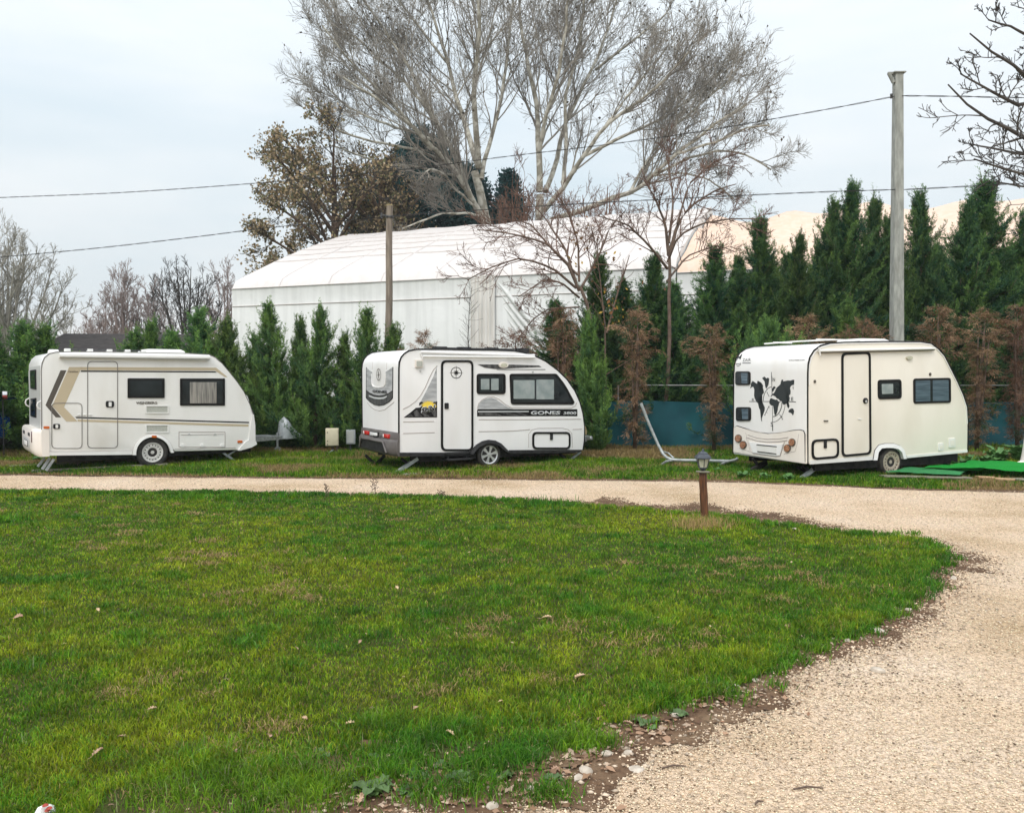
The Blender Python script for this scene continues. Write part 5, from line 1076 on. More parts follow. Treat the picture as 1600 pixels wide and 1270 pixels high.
def seg(x0, y0, x1, y1, w_=7):
    d = Vector((x1 - x0, y1 - y0)).normalized(); n_ = Vector((-d.y, d.x)) * w_ / 2; map_piece([(x0 + n_.x, y0 + n_.y), (x1 + n_.x, y1 + n_.y), (x1 - n_.x, y1 - n_.y), (x0 - n_.x, y0 - n_.y)])
seg(468, 130, 480, 555, 9); seg(472, 200, 476, 300, 14); seg(65, 660, 430, 661, 10); seg(780, 662, 910, 668, 12); seg(485, 745, 492, 1190, 8); seg(490, 1090, 490, 1190, 14)
seg(385, 488, 428, 572, 9); seg(430, 735, 345, 905, 9); seg(410, 750, 440, 775, 6); seg(375, 850, 395, 870, 6); seg(335, 905, 365, 910, 6); seg(615, 890, 672, 985, 9); seg(640, 945, 672, 930, 6); seg(655, 990, 680, 975, 6)
def arc(cx_, cy_, r, a0, a1, w_, n=14):
    for i in range(n):
        a, b = R(a0 + (a1 - a0) * i / n), R(a0 + (a1 - a0) * (i + 1) / n); map_piece([(cx_ + (r - w_ / 2) * math.cos(a), cy_ - (r - w_ / 2) * math.sin(a)), (cx_ + (r + w_ / 2) * math.cos(a), cy_ - (r + w_ / 2) * math.sin(a)), (cx_ + (r + w_ / 2) * math.cos(b), cy_ - (r + w_ / 2) * math.sin(b)), (cx_ + (r - w_ / 2) * math.cos(b), cy_ - (r - w_ / 2) * math.sin(b))])
arc(480, 660, 0, 0, 0, 1, 1) if False else None
for i in range(12):
    for (rx, ry, a0, a1, w_, cx_, cy_) in ((162, 265, 95, 178, 10, 482, 660), (170, 270, -2, -88, 13, 490, 662), (228, 368, -8, -88, 8, 490, 662)):
        a, b = R(a0 + (a1 - a0) * i / 12), R(a0 + (a1 - a0) * (i + 1) / 12); map_piece([(cx_ + (rx - w_ / 2) * math.cos(a), cy_ - (ry - w_ / 2) * math.sin(a)), (cx_ + (rx + w_ / 2) * math.cos(a), cy_ - (ry + w_ / 2) * math.sin(a)), (cx_ + (rx + w_ / 2) * math.cos(b), cy_ - (ry + w_ / 2) * math.sin(b)), (cx_ + (rx - w_ / 2) * math.cos(b), cy_ - (ry - w_ / 2) * math.sin(b))])
bmesh.ops.triangulate(bm, faces=bm.faces[:])
for v in bm.verts: v.co.x = V.tail(v.co.z) - .004
md = bm_obj('world_map', bm, 'map_decal', V.root)
for st, x, y, h in (('N', 490, 298, 66), ('W', 108, 650, 48), ('E', 822, 645, 62), ('S', 452, 1108, 78)): a = mp_([(x, y), (x + 38, y)]); V.text('compass_letter', st, a[0], a[1], h / 11.54, 'map_decal', back=True, d=.007, parent=md)
V.text('maker_script', 'M', (1149.6, 563.6), (1157.2, 560.8), 8.0, 'map_decal', slant=.35, back=True, d=.006, bold=.01); V.text('maker_lettering', 'ZAIR', (1160.4, 564.6), (1173, 564.2), 4.6, 'map_decal', back=True, d=.006)
V.bline('maker_underline', [(1160.5, 567.2), (1173, 567)], .007, 'map_decal', d=.003); V.bline('maker_swoosh', [(1150, 568), (1154, 568.8), (1158, 567.4), (1157, 570), (1153, 572), (1151, 570.4)], .006, 'map_decal', d=.003); V.text('small_lettering', 'www.mzair.com', (1232, 563.8), (1257, 563.2), 2.2, 'brown_decal', back=True, d=.006)
# moulded lower tail with lamps
top = [(1148.4, 668), (1153, 665.4), (1165, 669.2), (1183, 675), (1201, 677.4), (1219, 676.4), (1240, 672.6), (1251, 671.6), (1257, 673), (1259, 678)]
pan = V.bplate('tail_moulding', top + [(1259.6, 724), (1147.6, 706)], 'warm_white', d=.03); V.bline('moulding_edge', [(1148, 706)] + top + [(1259, 722)], .011, 'black_rubber', parent=pan, d=.02)
V.bline('moulding_groove', [(1168, 683), (1185, 688.4), (1201, 690.4), (1218, 690), (1232, 688)], .010, 'soft_line', parent=pan, d=.028); V.bline('moulding_groove', [(1170, 679), (1185, 684), (1201, 686), (1220, 685.4), (1234, 683)], .008, 'soft_line', parent=pan, d=.028)
V.bplate('plate_surround', [(1173, 690), (1201, 694), (1226, 693.6), (1221, 711.6), (1214, 712), (1179, 707)], 'pure_white', d=.045, parent=pan); V.bline('moulding_groove', [(1168, 684), (1175, 705), (1179, 708), (1214, 713), (1221, 712), (1228, 690)], .009, 'soft_line', parent=pan, d=.03)
pl = V.bplate('number_plate', [(1186, 694.4), (1216.4, 697.2), (1216.4, 708.2), (1186, 704.6)], 'white_plastic', d=.052, parent=pan); V.bline('plate_bracket', [(1185.6, 694.6), (1216.6, 697.6)], .009, 'black_plastic', parent=pl, d=.052); V.bline('plate_bracket', [(1187, 705.2), (1216, 708.8)], .009, 'black_plastic', parent=pl, d=.052)
V.bline('moulding_groove', [(1167, 676), (1172, 692), (1173.4, 705), (1157, 700)], .006, 'soft_line', parent=pan, d=.028); V.bline('moulding_groove', [(1250, 678), (1248, 692), (1244.4, 705), (1227, 709)], .006, 'soft_line', parent=pan, d=.028)
for x_, y_ in ((1156.2, 684.8), (1163.8, 694.8), (1240.2, 691), (1232.8, 700.2)):
    l_ = V.bplate('tail_light', circ(x_, y_, 5.2, 6.2, 16), 'brown_decal', d=.05, parent=pan); V.bplate('lens', circ(x_, y_, 4.4, 5.3, 16), 'copper_lens', d=.06, parent=pan); 
V.leg((1197, 722), (1170, 743), W_ - .6, 'chassis', .09); V.leg((1176, 716), (1187, 730), W_ - .6, 'chassis', .05); V.leg((1284, 723), (1250, 749), .2, 'old_galvanised', .07); V.leg((1254, 728), (1268, 739), .25, 'chassis', .06); V.leg((1246, 730), (1264, 740), .6, 'chassis', .04)
V.leg((1461, 713), (1488, 733), .2, 'chassis', .05); V.leg((1495, 709), (1475, 725), .2, 'old_galvanised', .045)
L3 = V.side(1512.3, 690)[0]; db = drawbar(V, L3, L3 + .60, .42, 'galvanised'); bm = bmesh.new(); tube(bm, [(L3 + .2, W_ / 2 - .05, .25), (L3 + .2, W_ / 2 - .05, .62)], .03, 8); tube(bm, [(L3 + .35, W_ / 2, .46), (L3 + .5, W_ / 2, .58)], .03, 8); bm_obj('jack_fittings', bm, 'galvanised', db, 50)
van3 = V
# wooden planks and blocks the left caravan stands beside
for (p0, p1, lb) in (((15, 733, ), (200, 723), 'long weathered plank lying on the verge under the left caravan'), ((75, 739), (262, 729), 'dark plank in the grass by the wheel of the left caravan')):
    a, b = G(*p0), G(*p1); d = (b - a); bm = bmesh.new(); bx(bm, 0, d.length, -.05, .05, .0, .045, bev=.004); o = bm_obj('plank', bm, 'old_plank'); o.location = (a.x, a.y, .03); o.rotation_euler = (0, 0, math.atan2(d.y, d.x)); tag(o, lb, 'plank', 'planks under the left caravan')
for px_, py_, lb in ((62, 737, 'small wooden block under the rear leg of the left caravan'), (640, 743, 'flat wooden board under the rear leg of the middle caravan')):
    q = G(px_, py_); bm = bmesh.new(); bx(bm, -.14, .14, -.09, .09, 0, .035, bev=.005); o = bm_obj('wooden_block', bm, 'old_plank'); o.location = (q.x, q.y, .01); o.rotation_euler = (0, 0, .5); tag(o, lb, 'wooden block')
# ------------------------------------------------------------------ lamp bollard
q = G(1101, 812); t = thing('lamp_bollard', 'lantern on a varnished wooden post at the lawn edge', 'garden lamp', q)
sc_ = 1.0; ztop = P(1098, 737, q.y).z
bm = bmesh.new(); n_ = 16; rg = []
for k in range(9):
    z = ztop * k / 8; r_ = .052 + .0015 * math.sin(k * 2.1); cx_ = -.03 * k / 8 + .0015 * math.sin(k * 1.7); rg.append([bm.verts.new((cx_ + r_ * (1 + .05 * math.sin(3 * a + k)) * math.cos(a), r_ * math.sin(a), z)) for a in [2 * math.pi * j / n_ for j in range(n_)]])
for A, B in zip(rg, rg[1:]):
    for i in range(n_): bm.faces.new((A[i], A[(i + 1) % n_], B[(i + 1) % n_], B[i]))
bm.faces.new(rg[-1]); bm.faces.new(rg[0]); bm_obj('post', bm, 'lamp_wood', t, 50)
bm = bmesh.new(); lathe(bm, [(.001, ztop - .004), (.088, ztop - .004), (.092, ztop + .006), (.04, ztop + .014), (.001, ztop + .014)], (-.03, 0, 0), 'z', 24); bm_obj('cap_plate', bm, 'old_plank', t, 40)
lt = bpy.data.objects.new('lantern', None); C.objects.link(lt); lt.parent = t; lt.location = (-.03, 0, ztop + .012)
n6 = 6
def hexa(prof, m, name, cap=True, mi=None):
    bm = bmesh.new(); rg = [[bm.verts.new((r_ * math.cos(R(60 * j + 30)), r_ * math.sin(R(60 * j + 30)), z)) for j in range(6)] for r_, z in prof]
    for A, B in zip(rg, rg[1:]):
        for i in range(6): bm.faces.new((A[i], A[(i + 1) % 6], B[(i + 1) % 6], B[i]))
    if cap: bm.faces.new(rg[0]); bm.faces.new(rg[-1])
    return bm_obj(name, bm, m, lt)
hexa([(.02, 0), (.035, .015), (.05, .03), (.058, .045), (.055, .05)], 'lamp_metal', 'lantern_base'); hexa([(.052, .045), (.083, .165)], 'lamp_glass', 'lantern_glass')
hexa([(.084, .162), (.118, .168), (.116, .180), (.092, .205), (.070, .222), (.066, .235), (.046, .25), (.02, .258), (.012, .285), (.004, .30)], 'lamp_metal', 'lantern_roof')
bm = bmesh.new()
for j in range(6): a = R(60 * j + 30); tube(bm, [(.056 * math.cos(a), .056 * math.sin(a), .04), (.088 * math.cos(a), .088 * math.sin(a), .166)], .0055, 6)
bm_obj('lantern_frame', bm, 'lamp_metal', lt, 50)
bm = bmesh.new(); bx(bm, -.062, -.050, -.012, .012, .22, .25); bm_obj('cable_clip', bm, 'black_plastic', t)

# ------------------------------------------------------------------ poles and cables
def pole(name, label, top, Y, r0, r1, m, lean=0.0, square=False):
    a = P(top[0], top[1], Y); t = thing(name, label, 'utility pole', (a.x - lean, a.y, 0)); bm = bmesh.new(); K = 14
    if square:
        rg = [[bm.verts.new((lean * k / K + sx * (r0 + (r1 - r0) * k / K), sy * (r0 + (r1 - r0) * k / K), a.z * k / K)) for sx, sy in ((-1, -.86), (-.86, -1), (.86, -1), (1, -.86), (1, .86), (.86, 1), (-.86, 1), (-1, .86))] for k in range(K + 1)]
        for A, B in zip(rg, rg[1:]):
            for i in range(8): bm.faces.new((A[i], A[(i + 1) % 8], B[(i + 1) % 8], B[i]))
        bm.faces.new(rg[-1])
    else: tube(bm, [(lean * k / K + .012 * math.sin(k * .9), .01 * math.cos(k), a.z * k / K) for k in range(K + 1)], [r0 + (r1 - r0) * k / K for k in range(K + 1)], 14)
    bm_obj('shaft', bm, m, t, 30); return t, a
t, a = pole('utility_pole', 'tall grey concrete utility pole standing behind the right caravan', (1403, 116), 19.4, .145, .094, 'concrete_pole', lean=-.12, square=True)
zt = a.z; bm = bmesh.new(); bx(bm, -.13, -.10, -.02, .14, zt - .03, zt + .02); bx(bm, -.26 - .12, .0 - .12, -.06, -.02, zt - .02, zt + .03); bx(bm, -.10 - .12, -.04 - .12, -.06, .0, zt - .38, zt - .3)
tube(bm, [(-.36, -.04, zt + .01), (-.24, -.04, zt - .22)], .045, 8); bx(bm, -.27, .02, -.13, .12, zt, zt + .025); bm_obj('bracket', bm, 'concrete_pole', t, 40)
bm = bmesh.new(); 
for z in (zt - .50, zt - .56): lathe(bm, [(.001, -.03), (.035, -.02), (.03, .0), (.035, .02), (.001, .03)], (-.28, -.03, z), 'z', 12)
bm_obj('insulator', bm, 'dark_steel', t, 40)
t, a2 = pole('utility_pole', 'brown wooden utility pole standing in front of the white fabric hall', (609, 322), 21.2, .105, .085, 'pole_wood', lean=.10)
zt = a2.z; bm = bmesh.new(); lathe(bm, [(.095, zt - .32), (.10, zt - .31), (.10, zt - .27), (.095, zt - .26)], (.10, 0, 0), 'z', 14); tube(bm, [(.08, -.08, zt - .28), (-.10, -.1, zt - .26)], .02, 8); tube(bm, [(-.1, -.1, zt - .33), (-.1, -.1, zt - .2)], .03, 8)
bm_obj('clamp', bm, 'dark_steel', t, 40)
bm = bmesh.new(); tube(bm, [(.10, 0, zt), (.10, 0, zt + .03)], .09, 12); bm_obj('pole_cap', bm, 'cloth_tan', t, 40)
def cable(label, pts, r_=.013):
    """two-strand twisted aerial cable through points given as pixel and distance"""
    w3 = [P(*p) for p in pts]; fine = []
    for i in range(len(w3) - 1):
        p0, p1, p2, p3 = w3[max(i - 1, 0)], w3[i], w3[i + 1], w3[min(i + 2, len(w3) - 1)]
        K = max(6, int((p2 - p1).length / .09))
        for k in range(K): t_ = k / K; fine.append(.5 * ((2 * p1) + (p2 - p0) * t_ + (2 * p0 - 5 * p1 + 4 * p2 - p3) * t_ ** 2 + (3 * p1 - p0 - 3 * p2 + p3) * t_ ** 3))
    fine.append(w3[-1]); bm = bmesh.new()
    for ph in (0, math.pi): tube(bm, [p + Vector((0, math.cos(i * .55 + ph), math.sin(i * .55 + ph))) * r_ * .8 for i, p in enumerate(fine)], r_ * .62, 4)
    o_ = bm_obj('aerial_cable', bm, 'cable', smooth=60); tag(o_, label, 'cable', 'aerial cables strung across the sky')
cable('upper aerial cable, running from the top of the concrete pole down to the left edge', [(-420, 320, 30), (-150, 316, 28), (0, 309, 26.6), (200, 300.5, 25), (450, 282.5, 23.4), (640, 264, 22.4), (790, 245, 21.6), (950, 226, 20.9), (1100, 205, 20.3), (1220, 184, 19.8), (1320, 166, 19.4), (1397, 151, 19.2)])
cable('short aerial cable leaving the top of the concrete pole to the right edge', [(1409, 150, 19.3), (1500, 151, 19), (1620, 153, 18.6), (1900, 150, 18)])
cable('lower aerial cable between the left edge and the wooden pole', [(-420, 435, 27), (-150, 416, 25), (0, 402, 23.8), (150, 388, 23), (300, 371, 22.3), (430, 355, 21.7), (602, 339, 21.1)])
cable('lower aerial cable between the wooden pole and the concrete pole', [(612, 337.5, 21.1), (700, 331.5, 20.9), (850, 322, 20.5), (1000, 313.5, 20.2), (1160, 305.6, 19.8), (1290, 300, 19.5), (1399, 296.5, 19.25)])
cable('lower aerial cable from the concrete pole to the right edge', [(1412, 296.5, 19.3), (1500, 292, 19.2), (1600, 286.5, 19.1), (1900, 270, 19)])

# ------------------------------------------------------------------ fence of green netting
t = thing('net_fence', 'blue green shade net fence on metal posts running behind the caravans', 'fence', (0, 21.0, 0))
bm = bmesh.new(); K = 150; rows = 5; gr = []
for i in range(K + 1):
    x = -18 + 37 * i / K; sag = .05 * abs(math.sin(x * .9)); gr.append([bm.verts.new((x, .05 * math.sin(x * 2.3 + j) + .03 * math.sin(x * 7 + j * 2), (P(CX, 625.5, 21).z - sag) * j / rows + .0)) for j in range(rows + 1)])
for A, B in zip(gr, gr[1:]):
    for j in range(rows): bm.faces.new((A[j], A[j + 1], B[j + 1], B[j]))
bm_obj('shade_net', bm, 'netting', t, 60)
zt = P(CX, 602, 21).z
for i in range(13):
    x = -17.5 + i * 2.9; bm = bmesh.new(); tube(bm, [(x, .07, 0), (x, .07, zt)], .022, 8); bm_obj('post', bm, 'post_metal', t, 60)
bm = bmesh.new(); tube(bm, [(3.2, .07, zt), (8.0, .07, zt - .01), (19, .07, zt)], .02, 8); bm_obj('top_rail', bm, 'post_metal', t, 60)
# piece of bluer net behind the meter box
q = P(522, 640, 20.85); bm = bmesh.new(); gr = [[bm.verts.new((q.x - .35 + .07 * i, 20.85 + .03 * math.sin(i * 1.7 + j), .35 + 1.0 * j / 6)) for j in range(7)] for i in range(11)]
for A, B in zip(gr, gr[1:]):
    for j in range(6): bm.faces.new((A[j], A[j + 1], B[j + 1], B[j]))
r_ = bmesh.ops.solidify(bm, geom=bm.faces[:], thickness=.01); o = bm_obj('tarpaulin', bm, 'netting_blue', smooth=60); tag(o, 'bluer scrap of netting hung on the fence behind the yellow meter box', 'tarpaulin')

# ------------------------------------------------------------------ meter box
q = G(523, 710); t = thing('meter_box', 'cream electricity meter cabinet on a short post between the left and middle caravans', 'meter box', (q.x, 19.2, 0), R(12)); Yb = 19.2
z0, z1 = P(520, 696, Yb).z, P(520, 669, Yb).z; x0, x1 = P(509, 680, Yb).x - q.x, P(529, 680, Yb).x - q.x
bm = bmesh.new(); bx(bm, x0, x1, -.12, .1, z0, z1, bev=.012); bm_obj('cabinet', bm, 'tan_plastic', t, 40); bm = bmesh.new(); bx(bm, x0 + .015, x1 - .015, -.135, -.118, z0 + .015, z1 - .015, bev=.004); dr = bm_obj('door', bm, 'tan_plastic', t, 40)
for z in (z1 - .09, z0 + .12, z0 + .04): bm = bmesh.new(); lathe(bm, [(.001, -.145), (.013, -.145), (.013, -.13), (.001, -.13)], (x0 + .045, 0, z), 'y', 10); bm_obj('hinge', bm, 'dark_steel', dr)
bm = bmesh.new(); tube(bm, [(x1 - .04, 0, 0), (x1 - .04, 0, z0)], .03, 8); tube(bm, [(x0 + .19, 0, 0), (x0 + .17, 0, z0)], .028, 8); bm_obj('post', bm, 'brown_bark', t, 60)
bm = bmesh.new(); tube(bm, [(x0 + .18, -.05, z0 - .1), (x0 + .15, -.08, .12), (x0 + .0, -.15, .03), (x0 - .1, -.1, .02)], .02, 8); bm_obj('conduit', bm, 'galvanised', t, 60)
t2 = thing('meter_box', 'smaller grey box directly behind and right of the cream meter cabinet', 'meter box', (q.x + .36, 19.45, 0), R(10)); bm = bmesh.new(); bx(bm, -.08, .14, -.08, .08, z0 + .02, z1 - .05, bev=.01); bm_obj('cabinet', bm, 'grey_plastic', t2, 40); bm = bmesh.new(); tube(bm, [(.02, 0, 0), (.02, 0, z0 + .03)], .025, 8); bm_obj('post', bm, 'dark_steel', t2, 60); bm = bmesh.new(); bx(bm, -.06, .10, -.088, -.08, z0 + .05, z1 - .08); bm_obj('lid', bm, 'panel_grey', t2)

# ------------------------------------------------------------------ bent galvanised tube on the verge
Yt = 17.2; t = thing('bent_tube', 'long bent galvanised tube with short legs lying on the verge, one end raised', 'metal tube', G(1060, 722))
o_ = Vector(t.location)
def loc(px_, py_, Y, dz=0): q_ = P(px_, py_, Y) - o_; return q_ + Vector((0, 0, dz))
bm = bmesh.new(); pts = [loc(1001.5, 630, 17.0), loc(1014, 662, 17.0), (loc(1028, 694, 17.0)), loc(1036, 709, 16.9), loc(1042, 715, 16.8), loc(1050, 718, 16.7), loc(1064, 719, 16.7), loc(1100, 719.4, 16.7), loc(1140, 720.4, 16.7), loc(1149, 718.8, 16.75), loc(1152, 716.5, 16.8)]
tube(bm, pts, .031, 12); bm_obj('main_tube', bm, 'old_galvanised', t, 60)
for a in ([(1034, 705, 17.0), (1044, 708, 17.1), (1053, 716, 16.9)], ): bm = bmesh.new(); tube(bm, [loc(*p) for p in a], .02, 8); bm_obj('brace', bm, 'old_galvanised', t, 60)
for a in ([(1050, 719, 16.7), (1041, 721, 16.3), (1031, 727.5, 16.7)], [(1143, 720, 16.7), (1134, 722, 16.5), (1122, 728, 16.8)]): bm = bmesh.new(); tube(bm, [loc(*p) for p in a], .028, 8); bm_obj('leg', bm, 'old_galvanised', t, 60)

# ------------------------------------------------------------------ artificial turf mats on a plank deck
def mat_sheet(label, poly, z, m, seed, thick=.02, amp=.02):
    q_ = [G(*p) for p in poly]; cxm = sum(p.x for p in q_) / 4; cym = sum(p.y for p in q_) / 4
    A, B, C_, D = [Vector((p.x - cxm, p.y - cym, 0)) for p in q_]; K, M_ = 26, 12; bm = bmesh.new(); g_ = []
    for i in range(K + 1):
        row = []
        for j in range(M_ + 1):
            u_, v_ = i / K, j / M_; p = A.lerp(B, u_).lerp(D.lerp(C_, u_), v_); wv = float(vnoise(p.x + seed * 5, p.y, .5, seed)) + .5 * float(vnoise(p.x, p.y, .17, seed)); ed = .10 * (float(vnoise(u_ * 9, v_ * 9, 1.0, seed)) - .5)
            row.append(bm.verts.new((p.x + (ed if i in (0, K) else 0), p.y + (ed if j in (0, M_) else 0), wv * amp)))
        g_.append(row)
    for i in range(K):
        for j in range(M_): bm.faces.new((g_[i][j], g_[i + 1][j], g_[i + 1][j + 1], g_[i][j + 1]))
    bmesh.ops.solidify(bm, geom=bm.faces[:], thickness=thick); o = bm_obj('turf_mat', bm, m, smooth=50); o.location = (cxm, cym, z); tag(o, label, 'turf mat', 'artificial turf mats beside the right caravan')
mat_sheet('faded green artificial turf mat by the wheel of the right caravan', [(1384, 748.5), (1500, 753), (1512, 745), (1420, 741)], .12, 'turf_faded', 1, amp=.03)
mat_sheet('bright green artificial turf mat with a rumpled surface at the right edge', [(1478, 747), (1640, 756), (1640, 738), (1520, 735.5)], .17, 'turf_green', 2, amp=.06)
mat_sheet('middle green artificial turf mat half under the bright one', [(1440, 744), (1530, 750), (1545, 740), (1475, 738.5)], .145, 'turf_green', 3, amp=.03)
for i, (a, b, m, lb) in enumerate((((1382, 752), (1445, 753), 'old_plank', 'grey plank showing below the faded turf mat'), ((1446, 753.5), (1520, 755), 'old_plank', 'dark weathered plank below the junction of the turf mats'), ((1530, 753.5), (1556, 754.5), 'plywood', 'short broken plywood piece under the bright turf mat'), ((1554, 756), (1586, 758), 'plywood', 'longer tan plywood piece under the bright turf mat'), ((1588, 757), (1640, 758.5), 'old_plank', 'grey plank under the right edge of the bright turf mat'))):
    a, b = G(*a), G(*b); d = b - a; bm = bmesh.new(); bx(bm, 0, d.length, -.0, .35, 0, .03, bev=.004); o = bm_obj('board', bm, m); o.location = (a.x, a.y, .075); o.rotation_euler = (R(-4), 0, math.atan2(d.y, d.x)); tag(o, lb, 'board', 'boards under the turf mats')

# ------------------------------------------------------------------ white ornament at the right edge (tapered shaft on a three toed foot)
Y = 16.3; q = P(1606, 735, Y); t = thing('garden_ornament', 'white tapered ornament on a splayed foot at the right edge, standing by the turf mat', 'ornament', (q.x, Y, .05))
bm = bmesh.new(); rg = []; zt = P(1600, 676, Y).z
for k in range(11):
    z = zt * k / 10 + .02; r_ = .16 - .085 * (k / 10) ** .8 + .035 * math.exp(-k); rg.append([bm.verts.new((.02 + r_ * math.cos(a) * (1 + .08 * math.sin(3 * a)), r_ * math.sin(a), z)) for a in [2 * math.pi * j / 14 for j in range(14)]])
for A, B in zip(rg, rg[1:]):
    for i in range(14): bm.faces.new((A[i], A[(i + 1) % 14], B[(i + 1) % 14], B[i]))
bm.faces.new(rg[-1]); bm.faces.new(rg[0]); bm_obj('shaft', bm, 'warm_white', t, 60)
for a in (182, 215, 330): 
    a = R(a); bm = bmesh.new(); L_ = .36 if a < R(190) else .24; tube(bm, [(0, 0, .09), (math.cos(a) * L_ * .5, math.sin(a) * L_ * .5, .065), (math.cos(a) * L_ * .85, math.sin(a) * L_ * .85, .035), (math.cos(a) * L_ * 1.02, math.sin(a) * L_ * 1.02, .022)], [.07, .055, .035, .012], 10); bm_obj('toe', bm, 'warm_white', t, 60)

# ------------------------------------------------------------------ blue car cut by the left edge
Y = 17.6; q = P(-44, 700, Y); t = thing('parked_car', 'blue car at the left edge, only its tail corner with an orange lamp in view', 'car', (q.x, Y, 0), R(0))
xe = P(7, 700, Y + 1.35).x - q.x
sec = [(-1.9, .30), (-1.95, .62), (-1.7, .80), (-1.0, .92), (-.65, 1.36), (.2, 1.42), (xe - .32, 1.34), (xe - .12, 1.0), (xe - .02, .93), (xe, .62), (xe - .03, .42), (xe - .12, .28)]
bm = bmesh.new(); rg = []
for v, k_ in ((0.0, .96), (.06, 1), (.8, 1.01), (1.54, 1), (1.6, .96)): rg.append([bm.verts.new((x * k_ if x < 0 else x - (1 - k_) * 1.2, v + (.12 if z > 1.1 and v < .5 else -.12 if z > 1.1 and v > 1.2 else 0), .28 + (z - .28) * k_)) for x, z in sec])
for A, B in zip(rg, rg[1:]):
    for i in range(len(A)): bm.faces.new((A[i], A[(i + 1) % len(A)], B[(i + 1) % len(B)], B[i]))
bm.faces.new(rg[0]); bm.faces.new(rg[-1]); bm_obj('body', bm, 'blue_paint', t, 40)
bm = bmesh.new(); bx(bm, xe - .10, xe + .012, .04, .28, .70, .80, bev=.01); bm_obj('tail_light', bm, 'orange_lens', t); bm = bmesh.new(); bx(bm, xe - .10, xe + .012, .04, .28, .55, .695, bev=.01); bm_obj('tail_light', bm, 'panel_grey', t)
bm = bmesh.new(); bx(bm, xe - .2, xe + .05, -.01, 1.6, .30, .44, bev=.02); bm_obj('bumper', bm, 'black_plastic', t)
bm = bmesh.new(); bx(bm, -.4, xe - .42, .09, .12, .98, 1.28, bev=.01); bm_obj('window', bm, 'dark_glass', t)
for x in (-1.2, xe - .75):
    h = bpy.data.objects.new('wheel', None); C.objects.link(h); h.parent = t; h.location = (x, .08, .3); bm = bmesh.new(); lathe(bm, [(.18, -.08), (.28, -.09), (.30, -.04), (.30, .05), (.28, .09), (.18, .08)], (0, 0, 0), 'y', 28); bm_obj('tyre', bm, 'tyre', h, 40); bm = bmesh.new(); lathe(bm, [(.001, -.07), (.12, -.06), (.18, -.085), (.19, -.07), (.001, -.03)], (0, 0, 0), 'y', 24); bm_obj('rim', bm, 'alloy_rim', h, 40)
q = P(4, 619, 18.6); t = thing('warning_pennant', 'small red and white pennant on a thin rod above the blue car', 'pennant', (q.x, 18.6, 0)); bm = bmesh.new(); tube(bm, [(0, 0, 0), (0, 0, q.z + .1)], .012, 6); bm_obj('rod', bm, 'dark_steel', t)
for z_, m in ((q.z - .06, 'red_mark'), (q.z + .03, 'pure_white')):
    bm = bmesh.new(); bx(bm, 0, .11, -.01, .01, z_, z_ + .08, bev=.006); bm_obj('flag', bm, m, t)

# ------------------------------------------------------------------ dark roofed house
Y = 40; t = thing('house', 'low house with a dark tiled roof showing above the left caravan', 'house', (P(150, 545, Y).x, Y, 0), R(6))
bm = bmesh.new(); bx(bm, -4.2, 4.2, .4, 7.6, 0, 2.5); bm_obj('wall', bm, 'house_wall', t)
zr_ = P(150, 529, Y + 2).z; bm = bmesh.new(); A = [(-4.6, 0, 2.35), (4.6, 0, 2.35), (4.2, 4, zr_ + .35), (-3.2, 4, zr_ + .35), (-4.6, 8, 2.35), (4.6, 8, 2.35)]
vs = [bm.verts.new(a) for a in A]; bm.faces.new((vs[0], vs[1], vs[2], vs[3])); bm.faces.new((vs[3], vs[2], vs[5], vs[4])); bm.faces.new((vs[0], vs[3], vs[4])); bm.faces.new((vs[1], vs[5], vs[2])); bmesh.ops.solidify(bm, geom=bm.faces[:], thickness=.12); bm_obj('roof', bm, 'roof_tile', t)
for x in (-2.2, 1.6):
    bm = bmesh.new(); bx(bm, x, x + 1.0, .36, .42, 1.0, 2.1); wn = bm_obj('window', bm, 'dark_glass', t); bm = bmesh.new(); bx(bm, x - .06, x + 1.06, .34, .38, .92, 1.0); bm_obj('sill', bm, 'white_plastic', wn)
# ------------------------------------------------------------------ fabric halls
def fabric(name, c1, c2, thin=.15):
    m = bpy.data.materials.new(name); m.use_nodes = True; t_ = m.node_tree; n = t_.nodes; l = t_.links.new; b = n['Principled BSDF']; b.inputs['Roughness'].default_value = .55
    co = n.new('ShaderNodeTexCoord'); mpp = n.new('ShaderNodeMapping'); mpp.inputs['Scale'].default_value = (1.6, 1.6, .10); l(co.outputs['Object'], mpp.inputs[0])
    nz_ = n.new('ShaderNodeTexNoise'); nz_.inputs['Scale'].default_value = 2.5; nz_.inputs['Detail'].default_value = 5; l(mpp.outputs[0], nz_.inputs[0])
    r_ = n.new('ShaderNodeMapRange'); r_.inputs[1].default_value = .42; r_.inputs[2].default_value = .75; l(nz_.outputs[0], r_.inputs[0])
    mm = n.new('ShaderNodeMix'); mm.data_type = 'RGBA'; l(r_.outputs[0], mm.inputs[0]); mm.inputs[6].default_value = (*c1, 1); mm.inputs[7].default_value = (*c2, 1); l(mm.outputs[2], b.inputs['Base Color'])
    n2 = n.new('ShaderNodeTexNoise'); n2.inputs['Scale'].default_value = .8; n2.inputs['Detail'].default_value = 3; l(co.outputs['Object'], n2.inputs[0]); bp = n.new('ShaderNodeBump'); bp.inputs['Strength'].default_value = .5; bp.inputs['Distance'].default_value = .12; l(n2.outputs[0], bp.inputs['Height']); l(bp.outputs[0], b.inputs['Normal']); MATS[name] = m
fabric('hall_wall', (0.71, 0.72, 0.71), (0.60, 0.61, 0.60)); fabric('hall_roof', (0.61, 0.575, 0.555), (0.56, 0.525, 0.50)); fabric('peach_roof', (0.64, 0.455, 0.335), (0.66, 0.53, 0.44)); fabric('hall_fold', (0.76, 0.74, 0.71), (0.66, 0.64, 0.61))
